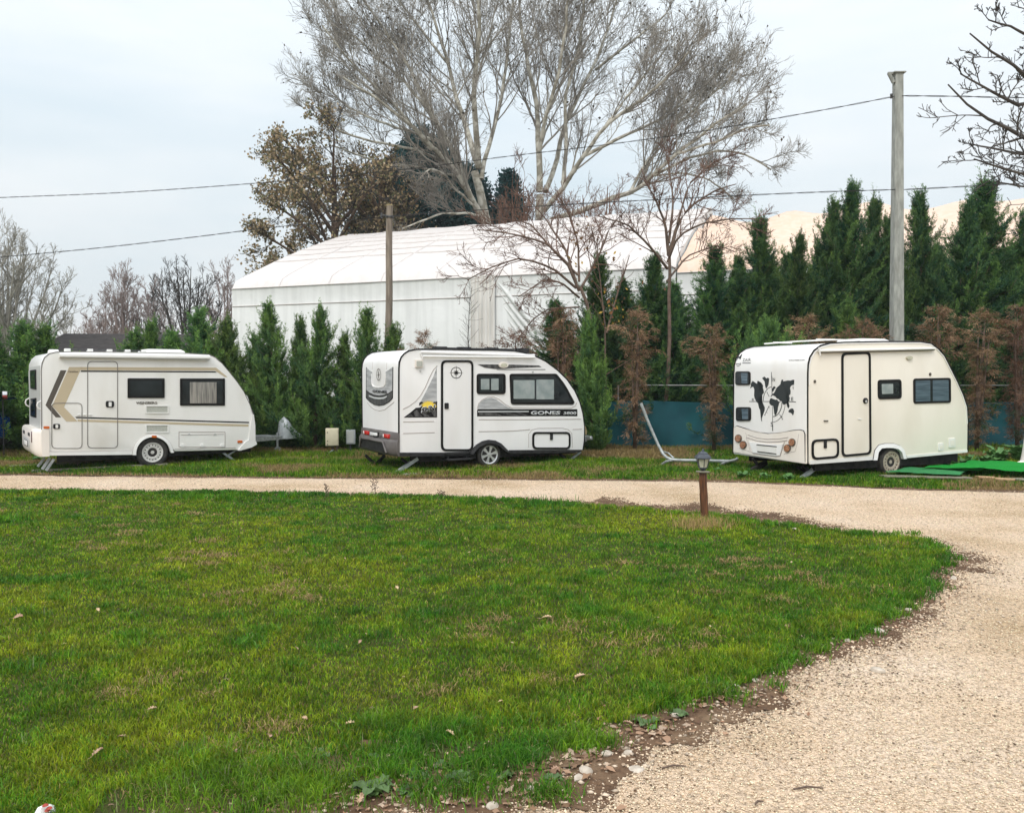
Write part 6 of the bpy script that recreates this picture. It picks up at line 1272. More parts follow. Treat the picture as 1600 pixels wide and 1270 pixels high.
fabric('seam', (0.565, 0.525, 0.505), (0.53, 0.49, 0.47))
h0 = P(362, 440, 34.6); HU = Vector((.93, -.364, 0)).normalized(); HV = Vector((.364, .93, 0)).normalized(); ZE, ZR, HW = 6.0, 9.46, 9.0
def hall_pt(t_, v_, z): q_ = HU * t_ + HV * v_; return (q_.x, q_.y, z)
def hall(name, label, t0, t1, ze, zr, wallm, roofm, wave=0.0, seed=1, bay=2.45, shoulder=.55):
    t = thing(name, label, 'fabric hall', (h0.x, h0.y, 0)); K = int((t1 - t0) / .35); 
    cross = [(0, 0), (0, ze - 1.15), (.02, ze - 1.1), (.0, ze - .35), (.25, ze + .0), (.8, ze + .28)]
    for k in range(1, 9): u_ = k / 8; cross.append((.8 + (HW - .8) * u_, ze + .28 + (zr - ze - .28) * (u_ + .05 * math.sin(math.pi * u_))))
    cross += [(2 * HW - v_, z) for v_, z in cross[:-1][::-1]]
    bw, br = bmesh.new(), bmesh.new(); g_ = []
    for i in range(K + 1):
        tt = t0 + (t1 - t0) * i / K; ph = abs(math.sin(math.pi * (tt - t0) / bay)); row = []
        for j, (v_, z) in enumerate(cross):
            fr = max(0, min(1, (z - ze) / (zr - ze))); dz = 0
            if z > ze - .4: dz = -(ph ** 1.6) * (.015 + wave * fr) + wave * 1.1 * (float(vnoise(tt, v_ * 1.4, 2.0, seed)) - .5) * 2 * fr
            dv = (.02 * ph if 0 < z < ze else 0) + (.02 * (float(vnoise(tt * 3, z, 1, seed + 3)) - .5) if z < ze else 0)
            row.append(hall_pt(tt, v_ + (dv if v_ < HW else -dv), z + dz))
        g_.append(row)
    for bm, rngj in ((bw, list(range(0, 3)) + list(range(len(cross) - 4, len(cross) - 1))), (br, range(3, len(cross) - 4))):
        vm = {}
        def gv(i, j):
            if (i, j) not in vm: vm[(i, j)] = bm.verts.new(g_[i][j])
            return vm[(i, j)]
        for i in range(K):
            for j in rngj: bm.faces.new((gv(i, j), gv(i + 1, j), gv(i + 1, j + 1), gv(i, j + 1)))
    for i in (0, K): bw.faces.new([bw.verts.new(p) for p in g_[i]])
    bm_obj('wall', bw, wallm, t, 45); bm_obj('roof', br, roofm, t, 60)
    # raised seams where the panels are joined
    for v_, z in [cross[j] for j in (3, 2)]:
        bm = bmesh.new(); tube(bm, [hall_pt(t0 + (t1 - t0) * i / 40, v_ - .02, z) for i in range(41)], .02, 5); bm_obj('wall_seam', bm, 'seam', t, 60)
    nb = int((t1 - t0) / bay) if wave < .1 else 0
    for b_ in range(1, nb + 1):
        bm = bmesh.new(); tt = t0 + b_ * bay; tube(bm, [hall_pt(tt, v_, z + .0) for v_, z in cross[3:14]], .035, 5); bm_obj('roof_seam', bm, roofm, t, 60)
    for k_ in (7, 8, 9, 10, 11) if wave < .1 else ():
        bm = bmesh.new(); pts = [Vector(g_[i][k_]) + Vector((0, 0, .012)) for i in range(0, K + 1, 2)]; tube(bm, pts, .028, 4); bm_obj('roof_seam', bm, 'seam', t, 60)
    return t
th = hall('fabric_hall', 'large white fabric hall with a pitched roof behind the hedge', 0, 19.0, ZE, ZR, 'hall_wall', 'hall_roof', wave=.03, seed=2)
# gathered strip and slack diagonal folds at the joint
bm = bmesh.new(); tc_ = 11.3; g_ = []
for i in range(31):
    tt = tc_ + 1.0 * i / 30; g_.append([bm.verts.new(hall_pt(tt, -.07 + .05 * math.sin(i * 1.25) + .02 * math.sin(i * 3.1 + j), (ZE - .3) * j / 8)) for j in range(9)])
for A, B in zip(g_, g_[1:]):
    for j in range(8): bm.faces.new((A[j], A[j + 1], B[j + 1], B[j]))
bm_obj('gathered_strip', bm, 'hall_fold', th, 60)
for k in range(4):
    bm = bmesh.new(); tt = 12.3 + k * .12; zt_ = ZE - .5 - k * .45; pts = [hall_pt(tt + s_ * (2.3 + .2 * k), .04 - .05 * math.sin(math.pi * s_), zt_ - s_ * (2.6 + .25 * k)) for s_ in [i / 10 for i in range(11)]]; tube(bm, pts, [.02 + .085 * math.sin(math.pi * i / 10) for i in range(11)], 8); bm_obj('slack_fold', bm, 'hall_wall', th, 60)
hall('fabric_hall', 'peach coloured sagging fabric roof of the second hall above the right hedge', 19.05, 46, ZE - .2, 9.1, 'hall_wall', 'peach_roof', wave=.30, seed=5, bay=3.3)

# ------------------------------------------------------------------ trees: vectorised branch growth
def nrm(a): return a / (np.linalg.norm(a, axis=-1, keepdims=True) + 1e-9)
class Tree:
    def __init__(s, seed): s.rg = np.random.default_rng(seed); s.sets = []
    def limbs(s, polys, r0, r1, K=12):
        """polys: lists of 3D points; resampled to K"""
        out_ = []
        for p in polys:
            p = np.array([tuple(q) for q in p], float); d = np.r_[0, np.cumsum(np.linalg.norm(np.diff(p, axis=0), axis=1))]; t = np.linspace(0, d[-1], K)
            q = np.stack([np.interp(t, d, p[:, k]) for k in range(3)], 1); w_ = s.rg.normal(0, 1, (K, 3)); w_[0] = 0
            q += np.cumsum(w_, 0) * d[-1] * .004; out_.append(q)
        Pn = np.array(out_); tt = np.linspace(0, 1, K)[None]; r0 = np.broadcast_to(np.asarray(r0, float), (len(Pn),)); Rr = r0[:, None] * (1 - tt) + r1 * tt
        L_ = np.linalg.norm(np.diff(Pn, axis=1), axis=2).sum(1); return (Pn, Rr, L_)
    def sprout(s, par, n, ang, lr, K=6, t0=.2, t1=1.0, wig=.12, up=.1, rr=.62, rmin=.01, jit=.35, bias=None, lfall=.45, lmin=0.0):
        Pn, Rr, L_ = par; N_, KP, _ = Pn.shape; rg = s.rg; M = N_ * n; pi = np.repeat(np.arange(N_), n)
        t = rg.uniform(t0, t1, M) ** .9; x = t * (KP - 1); i = np.minimum(x.astype(int), KP - 2); f = (x - i)[:, None]
        pos = Pn[pi, i] * (1 - f) + Pn[pi, i + 1] * f; tan = nrm(Pn[pi, i + 1] - Pn[pi, i]); rad = Rr[pi, i] * (1 - f[:, 0]) + Rr[pi, i + 1] * f[:, 0]
        rv = nrm(rg.normal(0, 1, (M, 3))); per = nrm(np.cross(tan, rv)); a = np.radians(rg.normal(ang, ang * .25, M))[:, None]
        d = tan * np.cos(a) + per * np.sin(a); d[:, 2] += up
        if bias is not None: d += np.asarray(bias)
        d = nrm(d); ln = L_[pi] * lr * (1 - lfall * t) * rg.uniform(1 - jit, 1 + jit, M); ln = np.maximum(ln, lmin)
        out_ = np.empty((M, K, 3)); out_[:, 0] = pos; st = (ln / (K - 1))[:, None]
        for k in range(1, K): d = nrm(d + rg.normal(0, wig, (M, 3)) + np.array([0, 0, up * .35])); out_[:, k] = out_[:, k - 1] + d * st
        r0 = np.maximum(np.minimum(rad * .85, rad * rr), rmin); tt = np.linspace(0, 1, K)[None]; R2 = np.maximum(r0[:, None] * (1 - .65 * tt), rmin * .75)
        return (out_, R2, ln)
    @staticmethod
    def mesh(name, sets, m, parent, sides=3):
        Vs, Fs, off = [], [], 0
        for (Pn, Rr, _), sd_ in sets:
            N_, K, _ = Pn.shape; T = np.empty_like(Pn); T[:, 1:-1] = Pn[:, 2:] - Pn[:, :-2]; T[:, 0] = Pn[:, 1] - Pn[:, 0]; T[:, -1] = Pn[:, -1] - Pn[:, -2]; T = nrm(T)
            ref = np.broadcast_to(np.array([.31, .22, .92]), T.shape) * 1.0; al = np.abs((T * ref).sum(-1, keepdims=True)) > .95; ref = np.where(al, np.array([.9, -.3, .1]), ref)
            A = nrm(np.cross(T, ref)); B = np.cross(T, A); an = 2 * np.pi * np.arange(sd_) / sd_
            V_ = Pn[:, :, None] + Rr[:, :, None, None] * (A[:, :, None] * np.cos(an)[None, None, :, None] + B[:, :, None] * np.sin(an)[None, None, :, None])
            idx = off + np.arange(N_ * K * sd_).reshape(N_, K, sd_); a = idx[:, :-1]; b = idx[:, 1:]
            Fs.append(np.stack([a, np.roll(a, -1, 2), np.roll(b, -1, 2), b], -1).reshape(-1, 4)); Vs.append(V_.reshape(-1, 3)); off += N_ * K * sd_
        return link(name, mesh_np(name, np.concatenate(Vs), Fs, smooth=True), m, parent)
def leaves_mesh(name, pos, size, cols, m, parent, rg, k=1.0):
    n_ = len(pos); a = nrm(rg.normal(0, 1, (n_, 3))); b = nrm(np.cross(a, rg.normal(0, 1, (n_, 3)))); s_ = size[:, None]
    V_ = np.stack([pos, pos + a * s_ * .5 + b * s_ * .38 * k, pos + a * s_, pos + a * s_ * .45 - b * s_ * .38 * k], 1); f = np.arange(n_ * 4).reshape(-1, 4)
    return link(name, mesh_np(name, V_.reshape(-1, 3), [f], np.repeat(cols, 4, 0)), m, parent)
def to_local(par_list, o_):
    return [((Pn - np.array(tuple(o_)), Rr, L_), sd_) for (Pn, Rr, L_), sd_ in par_list]

# ---- the two big plane trees behind the hall
def plane_tree(label, base, trunk_pts, limb_px, seed, group):
    T = Tree(seed); t = thing('plane_tree', label, 'tree', base)
    tr = T.limbs([[Vector(base)] + [P(*p) for p in trunk_pts]], [.50], .24, 14)
    polys, r0 = [], []
    for pts, r_ in limb_px: polys.append([P(*p) for p in pts]); r0.append(r_ * .66)
    L0 = T.limbs(polys, r0, .045, 14)
    big = L0[2] > 8.5; LB = tuple(x[big] for x in L0); LS = tuple(x[~big] for x in L0)
    def cat(*q): return tuple(np.concatenate(z) for z in zip(*q))
    L1 = T.sprout(LB, 19, 34, .42, K=9, t0=.12, wig=.09, up=.17, rr=.42, rmin=.026, lfall=.4)
    L1b = T.sprout(LS, 6, 40, .36, K=9, t0=.2, wig=.12, up=.10, rr=.5, rmin=.028) if len(LS[0]) else None
    if L1b: L1 = cat(L1, L1b)
    L2 = T.sprout(L1, 7, 34, .50, K=7, t0=.10, wig=.11, up=.13, rr=.5, rmin=.018, lfall=.35)
    L3 = T.sprout(L2, 6, 36, .50, K=5, t0=.12, wig=.13, up=.10, rr=.6, rmin=.0125, lmin=.6, lfall=.3)
    L4 = T.sprout(L3, 2, 38, .55, K=4, t0=.3, wig=.16, up=.1, rr=.7, rmin=.0105, lmin=.4)
    Tree.mesh('trunk', to_local([(tr, 12), (L0, 10)], base), 'plane_bark', t); Tree.mesh('crown', to_local([(L1, 5), (L2, 4), (L3, 3), (L4, 3)], base), 'plane_twig', t)
    tips = L4[0][:, -1]; pk = T.rg.random(len(tips)) < .07; pos = tips[pk] - np.array(tuple(base)); cols = np.array([.07, .055, .035]) * T.rg.uniform(.6, 1.5, len(pos))[:, None]
    leaves_mesh('leaf', pos, T.rg.uniform(.10, .22, len(pos)), cols, 'attr_leaf', t, T.rg)['kind'] = 'stuff'
    return t
Yp = 50
b1 = P(775, HORIZ, Yp); b1.z = 0
plane_tree('tall bare plane tree with pale mottled limbs, left of the pair behind the white hall', b1, [(773, 420, Yp), (768, 350, Yp), (757, 300, Yp), (748, 262, Yp)], [
    ([(768, 365, Yp), (738, 315, 49), (713, 275, 48), (675, 235, 47), (640, 200, 46), (590, 165, 45), (530, 130, 44)], .33),
    ([(738, 315, 49), (722, 270, 49), (700, 225, 50), (665, 165, 50), (640, 110, 50), (595, 50, 50), (560, 5, 50)], .27),
    ([(748, 262, Yp), (735, 225, 51), (712, 160, 52), (700, 100, 53), (675, 30, 53), (650, -50, 53)], .30),
    ([(748, 262, Yp), (742, 200, 49), (738, 130, 48), (748, 50, 47), (740, -50, 46), (735, -130, 46)], .30),
    ([(752, 280, Yp), (766, 210, 51), (788, 130, 52), (795, 50, 53), (805, -60, 54)], .22),
    ([(766, 345, Yp), (730, 330, 48), (690, 328, 46.5), (655, 340, 45.5), (625, 352, 45)], .13),
    ([(745, 325, 49), (710, 295, 47.5), (690, 270, 47), (665, 262, 46), (645, 285, 45.5)], .12),
    ([(700, 225, 50), (650, 210, 51), (590, 190, 52), (540, 165, 53), (505, 130, 53)], .15),
    ([(675, 235, 47), (630, 180, 46), (570, 120, 46), (530, 80, 46), (500, 40, 46)], .15),
    ([(665, 165, 50), (610, 110, 51), (560, 60, 51), (520, 50, 52)], .13),
    ([(700, 100, 53), (655, 40, 54), (610, -30, 54), (580, -80, 54)], .14),
    ([(690, 250, 48), (640, 232, 47.5), (580, 222, 47), (530, 205, 46.5), (490, 180, 46)], .13), ([(713, 275, 48), (660, 262, 48), (610, 255, 48.5), (560, 240, 49), (520, 225, 49)], .12)], 11, None)
b2 = P(850, HORIZ, Yp + 1); b2.z = 0
plane_tree('wide bare plane tree with rising pale limbs, right of the pair behind the white hall', b2, [(848, 420, 51), (845, 345, 51), (843, 300, 51)], [
    ([(843, 300, 51), (842, 240, 51), (836, 170, 52), (822, 110, 52), (812, 30, 53), (806, -60, 53)], .33),
    ([(842, 240, 51), (850, 180, 50), (870, 110, 49), (880, 40, 48), (885, -60, 47)], .22),
    ([(850, 330, 51), (880, 290, 50), (910, 245, 49), (945, 200, 48), (990, 165, 47), (1030, 130, 46), (1075, 80, 45)], .26),
    ([(852, 300, 52), (870, 250, 53), (895, 180, 54), (930, 110, 55), (955, 40, 56), (980, -40, 56)], .26),
    ([(880, 290, 50), (885, 230, 50), (882, 160, 50), (905, 90, 50), (915, 10, 50), (925, -60, 50)], .20),
    ([(860, 345, 51), (930, 320, 50), (985, 300, 49), (1020, 275, 48), (1060, 240, 47), (1110, 205, 46), (1165, 170, 45)], .30),
    ([(1020, 275, 48), (1070, 250, 48), (1120, 240, 48), (1165, 245, 47), (1200, 270, 47)], .13),
    ([(1060, 240, 47), (1120, 220, 46), (1170, 200, 45), (1205, 195, 45)], .12),
    ([(945, 200, 48), (990, 140, 49), (1030, 90, 50), (1060, 45, 50)], .16),
    ([(930, 110, 55), (990, 60, 54), (1040, 20, 54), (1060, -20, 54)], .14),
    ([(910, 245, 49), (970, 215, 50), (1030, 185, 51), (1090, 140, 52), (1125, 105, 52)], .17),
    ([(1020, 275, 48), (1060, 270, 49), (1110, 280, 49), (1150, 310, 49)], .08),
    ([(985, 300, 49), (1010, 250, 50), (1060, 190, 51), (1110, 150, 52), (1150, 120, 52)], .15)], 12, None)

# ---- oak with leftover brown leaves, left of the planes
def oak(label, base, top_px, Y, seed, half_px, leafy=1.0):
    T = Tree(seed); t = thing('oak_tree', label, 'tree', base); topz = P(top_px[0], top_px[1], Y).z; Rr = half_px / FPX * Y
    tr = T.limbs([[base, base + Vector((.1, 0, topz * .35)), base + Vector((-.2, 0, topz * .75))]], [.4], .12, 12); po = []
    for k in range(26):
        a = k * 2.4; el_ = -.05 + 1.1 * (k / 26); z0 = topz * (.16 + .50 * (k / 26)); r_ = Rr * (1.12 - .38 * (k / 26) ** 2); o_ = base + Vector((0, 0, z0)); po.append([o_, o_ + Vector((math.cos(a) * r_ * .5, math.sin(a) * r_ * .5, r_ * .5 * el_ + .5)), o_ + Vector((math.cos(a) * r_ * .9, math.sin(a) * r_ * .9, r_ * .95 * el_ + .5))])
    L0 = T.limbs(po, .13, .04, 9); L1 = T.sprout(L0, 9, 48, .40, K=6, wig=.16, up=.12, rr=.6, rmin=.025); L2 = T.sprout(L1, 7, 45, .5, K=5, wig=.2, up=.1, rmin=.018); L3 = T.sprout(L2, 4, 45, .55, K=4, wig=.22, rmin=.014, lmin=.35)
    Tree.mesh('trunk', to_local([(tr, 10), (L0, 6)], base), 'brown_bark', t); Tree.mesh('crown', to_local([(L1, 4), (L2, 3), (L3, 3)], base), 'dark_twig', t)
    pts = np.concatenate([L3[0][:, j] for j in (1, 2, 3, 3, 2)]); wx = pts - np.array(tuple(base)); dens = vnoise(wx[:, 0] + wx[:, 1] * .7, wx[:, 2], 1.8, 5); hgt = wx[:, 2] / topz
    pk = (dens > .22) & (T.rg.random(len(pts)) < np.where(wx[:, 0] < 0, .85, .5)) & (T.rg.random(len(pts)) < leafy * np.clip(1.25 - hgt * .45, 0, 1)); pos = wx[pk] + T.rg.normal(0, .16, (pk.sum(), 3))
    pal = np.array([[.32, .23, .13], [.42, .31, .18], [.23, .20, .10], [.48, .38, .25], [.17, .17, .08]])[T.rg.integers(0, 5, len(pos))]
    leaves_mesh('foliage', pos, T.rg.uniform(.11, .24, len(pos)), pal * T.rg.uniform(.6, 1.25, len(pos))[:, None], 'attr_leaf', t, T.rg)
Y = 47.5; b = P(525, HORIZ, Y); b.z = 0; oak('oak with sparse brown and olive leaves behind the left end of the white hall', b, (540, 138), Y, 21, 128)

Y = 49; b = P(600, HORIZ, Y); b.z = 0; oak('thinly leaved oak merging into the left plane tree above the dark evergreen', b, (600, 165), Y, 22, 78, .4)
# ---- broad dark evergreen behind
def evergreen(label, base, top, Rr, seed, zc=.5, name='evergreen_tree', n_=9000):
    rg = np.random.default_rng(seed); t = thing(name, label, 'tree', base); bm = bmesh.new(); tube(bm, [(0, 0, 0), (0, 0, top * .9)], [.3, .06], 8); bm_obj('trunk', bm, 'brown_bark', t, 60)
    u_ = rg.random(n_); z = top * (.12 + .88 * u_); prof = np.sin(np.pi * (u_ * .82 + .16)) ** .75; a = rg.uniform(0, 2 * np.pi, n_); lob = .78 + .34 * vnoise(a * 2.2, z, 1.3, seed); r_ = Rr * prof * lob * rg.random(n_) ** .32
    pos = np.stack([r_ * np.cos(a), r_ * np.sin(a), z + .25 * Rr * (vnoise(a * 1.7, a * 0, 1, seed) - .5)], 1); k = 7; pp = np.repeat(pos, k, 0) + rg.normal(0, .22, (n_ * k, 3)) * np.array([1, 1, .8])
    cl = np.array([.024, .085, .092]) * (.55 + .9 * vnoise(a * 3, z, 1.0, seed + 1))[:, None] + np.array([.008, .014, .0]) * rg.random(n_)[:, None]; leaves_mesh('foliage', pp, rg.uniform(.14, .32, n_ * k), np.repeat(cl, k, 0), 'attr_leaf', t, rg, .8)
b = P(668, HORIZ, 56); b.z = 0; evergreen('broad dark blue green evergreen seen through the plane branches behind the hall', b, P(650, 212, 56).z, 5.6, 31, n_=13000)
b = P(600, HORIZ, 57); b.z = 0; evergreen('lower dark evergreen left of the broad one, half hidden by the brown oak', b, P(600, 285, 57).z, 3.3, 32, n_=4500)
b = P(735, HORIZ, 57); b.z = 0; evergreen('dark evergreen shoulder right of the broad one, beside the pale plane trunks', b, P(735, 265, 57).z, 3.2, 34, n_=4500)
b = P(795, HORIZ, 57); b.z = 0; evergreen('small dark evergreen top between the two plane trunks', b, P(795, 272, 57).z, 1.9, 33, n_=3000)

# ---- bare trees in the distance, left
def bare(label, px_, Y, top_py, half_px, seed, twig, nst=9, spread=1.0, name='bare_tree', trunk_h=.2, group=None, n1=9, n2=6, n3=4, rs=1.0, up=.2):
    T = Tree(seed); b_ = P(px_, HORIZ, Y); b_.z = 0; t = thing(name, label, 'tree', b_, group=group); top = P(px_, top_py, Y).z; w_ = half_px / FPX * Y; po = []
    tr = T.limbs([[b_, b_ + Vector((.05, 0, top * trunk_h * 1.3))]], [.16 * rs * top / 8], .10 * rs * top / 8, 6)
    for k in range(nst):
        a = k * 2.4 + .3; f = ((k + .5) / nst) ** .7; z0 = top * trunk_h * (.75 + .5 * (1 - f)); dx, dy = math.cos(a) * w_ * f, math.sin(a) * w_ * f; zt_ = top * (1 - .42 * f * f * spread) * .93
        po.append([b_ + Vector((0, 0, z0)), b_ + Vector((dx * .45, dy * .45, z0 + (zt_ - z0) * .38)), b_ + Vector((dx * .8, dy * .8, z0 + (zt_ - z0) * .72)), b_ + Vector((dx, dy, zt_))])
    L0 = T.limbs(po, .085 * rs * top / 8, .02, 10); L1 = T.sprout(L0, n1, 34, .36, K=6, wig=.13, up=up, rmin=.016 * Y / 45); L2 = T.sprout(L1, n2, 36, .5, K=5, wig=.16, up=up, rmin=.013 * Y / 45); L3 = T.sprout(L2, n3, 36, .55, K=4, wig=.18, up=.1, rmin=.011 * Y / 45)
    Tree.mesh('trunk', to_local([(tr, 8), (L0, 5)], b_), twig, t); Tree.mesh('crown', to_local([(L1, 4), (L2, 3), (L3, 3)], b_), twig, t)
GB = 'bare winter trees in the distance on the left'
bare('tallest pale bare tree in the distance, cut by the left edge', 6, 42, 350, 125, 41, 'pale_twig', 20, 1.1, trunk_h=.20, group=GB, n1=11, n2=7, n3=4, rs=1.1)
bare('dark limbed bare tree with a round crown beside the left end of the white hall', 292, 55, 400, 78, 42, 'dark_twig', 14, 1.2, trunk_h=.2, group=GB)
bare('slim pinkish poplar with upright twigs', 196, 60, 428, 24, 43, 'pink_twig', 9, .4, trunk_h=.1, group=GB)
bare('pinkish bushy bare tree left of the slim poplar', 163, 62, 468, 34, 44, 'pink_twig', 11, 1.2, trunk_h=.1, group=GB)
bare('pink grey bare tree between the slim poplar and the round dark one', 238, 63, 440, 40, 45, 'pink_twig', 11, 1.2, trunk_h=.1, group=GB)
bare('reddish bare tree partly hidden by the left end of the white hall', 352, 62, 420, 40, 46, 'pink_twig', 10, 1.2, trunk_h=.1, group=GB)
bare('low grey far tree just right of the tallest pale tree', 108, 85, 492, 42, 47, 'pale_twig', 10, 1.4, trunk_h=.1, group=GB, n3=3)
bare('low grey far tree left of the pinkish bushy one', 140, 92, 508, 30, 48, 'pink_twig', 9, 1.4, trunk_h=.1, group=GB, n3=3)
bare('leafless tree standing behind the two plane trees, low and tangled', 935, 47, 268, 120, 49, 'red_twig', 14, 1.3, trunk_h=.25, n3=3)
bare('tangled leafless tree behind the white hall just right of the left plane tree', 812, 48, 255, 70, 50, 'red_twig', 11, 1.2, trunk_h=.25, n3=3)
# ---- small bare trees in the hedge line
def guided(name, label, base, trunk, limbs_, seed, m, Y, n1=9, n2=6, n3=3, r0=.09, lr=.4, rmin=.006, up=.12, ang=42):
    T = Tree(seed); t = thing(name, label, 'tree', base); o_ = base
    tr = T.limbs([[base] + [P(*p) for p in trunk]], [r0], r0 * .6, 10); L0 = T.limbs([[P(*p) for p in q_] for q_, _ in limbs_], [r_ for _, r_ in limbs_], .012, 10)
    L1 = T.sprout(L0, n1, ang, lr, K=7, t0=.15, wig=.13, up=up, rr=.55, rmin=rmin * 1.5); L2 = T.sprout(L1, n2, ang, .5, K=5, wig=.15, up=up, rmin=rmin * 1.2); L3 = T.sprout(L2, n3, 40, .5, K=4, wig=.2, up=up, rmin=rmin)
    Tree.mesh('trunk', to_local([(tr, 8), (L0, 6)], base), 'brown_bark' if m == 'red_twig' else 'dark_twig', t); Tree.mesh('crown', to_local([(L1, 4), (L2, 3), (L3, 3)], base), m, t); return t, T, L2
b = P(1040, HORIZ, 21.6); b.z = 0
guided('small_tree', 'reddish bare tree rising from the hedge between the middle and right caravans', b, [(1040, 520, 21.6), (1042, 440, 21.6), (1045, 395, 21.6)], [
    ([(1045, 400, 21.6), (1040, 350, 21.5), (1025, 310, 21.3), (1005, 280, 21.2)], .05), ([(1045, 395, 21.6), (1058, 350, 21.7), (1080, 320, 21.9), (1110, 300, 22), (1150, 285, 22)], .055),
    ([(1043, 410, 21.6), (1060, 370, 21.2), (1100, 350, 20.9), (1150, 345, 20.6), (1185, 345, 20.4)], .035), ([(1045, 380, 21.6), (1050, 320, 22), (1048, 280, 22.2), (1040, 240, 22.4)], .04),
    ([(1043, 420, 21.6), (1020, 385, 21), (985, 350, 20.6), (940, 335, 20.3)], .04), ([(1042, 440, 21.6), (1075, 400, 22.2), (1120, 385, 22.6), (1150, 395, 22.8)], .03), ([(1058, 350, 21.7), (1075, 290, 22), (1110, 255, 22.2), (1150, 240, 22.3)], .03)], 61, 'red_twig', 21.6, n1=13, n2=8, n3=3, r0=.065, rmin=.0055)
b = P(925, HORIZ, 20.6); b.z = 0
t_, T_, L2_ = guided('small_tree', 'arching reddish bare shrub whose twigs reach left in front of the white hall', b, [(925, 540, 20.6), (918, 480, 20.6), (905, 450, 20.6)], [
    ([(905, 455, 20.6), (885, 410, 20.4), (850, 380, 20.2), (800, 366, 20), (745, 362, 19.8)], .04), ([(900, 450, 20.6), (865, 420, 20.2), (820, 405, 19.9), (780, 415, 19.7), (735, 440, 19.5)], .035), ([(905, 465, 20.6), (875, 440, 20), (845, 440, 19.7), (810, 465, 19.5)], .03),
    ([(900, 440, 20.6), (880, 380, 20.8), (850, 340, 21), (820, 310, 21.2)], .035), ([(905, 440, 20.6), (905, 380, 20.9), (890, 330, 21.2), (870, 300, 21.4)], .035), ([(908, 450, 20.6), (935, 400, 20.8), (950, 355, 21), (975, 330, 21.2)], .035), ([(905, 480, 20.6), (860, 480, 20.2), (830, 500, 20), (810, 530, 19.9)], .025), ([(903, 430, 20.6), (870, 395, 20.6), (830, 350, 20.7), (780, 340, 20.7)], .03)], 62, 'red_twig', 20.6, n1=13, n2=8, n3=3, r0=.07, rmin=.0055)
rg = np.random.default_rng(5); pos = []
for (px_, py_, k, s_) in ((925, 375, 26, .35), (960, 470, 34, .22), (955, 500, 20, .2), (910, 410, 16, .4), (975, 420, 14, .5)):
    c_ = P(px_, py_, 20.7); pos.append(np.array(tuple(c_)) + rg.normal(0, s_, (k, 3)))
b = P(948, HORIZ, 20.7); b.z = 0; T = Tree(9); t = thing('small_tree', 'thin sapling with a few hanging brown and yellow leaves beside the reddish tree', 'tree', b); tr = T.limbs([[b, P(945, 500, 20.7), P(935, 420, 20.7), P(925, 360, 20.7)], [P(948, 520, 20.7), P(965, 460, 20.7), P(985, 400, 20.8)]], .03, .01, 10); L1 = T.sprout(tr, 12, 45, .25, K=5, rmin=.006)
Tree.mesh('trunk', to_local([(tr, 6)], b), 'brown_bark', t); Tree.mesh('crown', to_local([(L1, 3)], b), 'red_twig', t); pos = np.concatenate(pos) - np.array(tuple(b)); pal = np.array([[.16, .09, .04], [.45, .30, .05], [.10, .07, .04], [.25, .12, .05]])[rg.integers(0, 4, len(pos))]; leaves_mesh('foliage', pos, rg.uniform(.07, .14, len(pos)), pal, 'attr_leaf', t, rg, .8)
b = P(738, HORIZ, 20.2); b.z = 0; T = Tree(14); t = thing('small_tree', 'straight leafless sapling with short side twigs above the middle caravan roof', 'tree', b); tr = T.limbs([[b, P(737, 540, 20.2), P(738, 500, 20.2), P(741, 455, 20.2)]], .022, .006, 14); L1 = T.sprout(tr, 46, 62, .13, K=5, t0=.5, rmin=.005, up=.2, rr=.4)
Tree.mesh('trunk', to_local([(tr, 6)], b), 'dark_twig', t); Tree.mesh('crown', to_local([(L1, 3)], b), 'dark_twig', t)
# ---- tree cut by the right edge
b = P(1775, HORIZ, 15); b.z = 0
guided('roadside_tree', 'dark bare branches of a tree reaching in from the right edge', b, [(1770, 480, 15), (1755, 380, 15), (1740, 290, 15)], [
    ([(1745, 320, 15), (1680, 260, 14.6), (1600, 222, 14.2), (1545, 195, 13.9), (1500, 165, 13.7), (1478, 140, 13.6)], .07), ([(1740, 290, 15), (1690, 220, 14.6), (1640, 160, 14.3), (1595, 120, 14), (1550, 90, 13.8), (1515, 62, 13.7)], .075), ([(1740, 290, 15), (1720, 180, 15), (1680, 90, 14.8), (1620, 20, 14.6), (1570, -30, 14.5)], .08),
    ([(1745, 330, 15), (1690, 300, 14.5), (1630, 278, 14.2), (1570, 262, 14), (1525, 246, 13.8)], .05), ([(1680, 260, 14.6), (1620, 245, 14.9), (1570, 235, 15.1), (1512, 222, 15.2)], .04), ([(1680, 90, 14.8), (1630, 70, 14.6), (1580, 40, 14.4), (1548, 28, 14.3)], .045), ([(1690, 300, 14.5), (1650, 290, 14.3), (1600, 292, 14.2), (1560, 285, 14.1)], .03), ([(1640, 160, 14.3), (1590, 165, 14.2), (1540, 140, 14), (1500, 118, 13.9)], .04)], 63, 'dark_twig', 15, n1=10, n2=7, n3=3, r0=.16, lr=.28, rmin=.0075, ang=46)

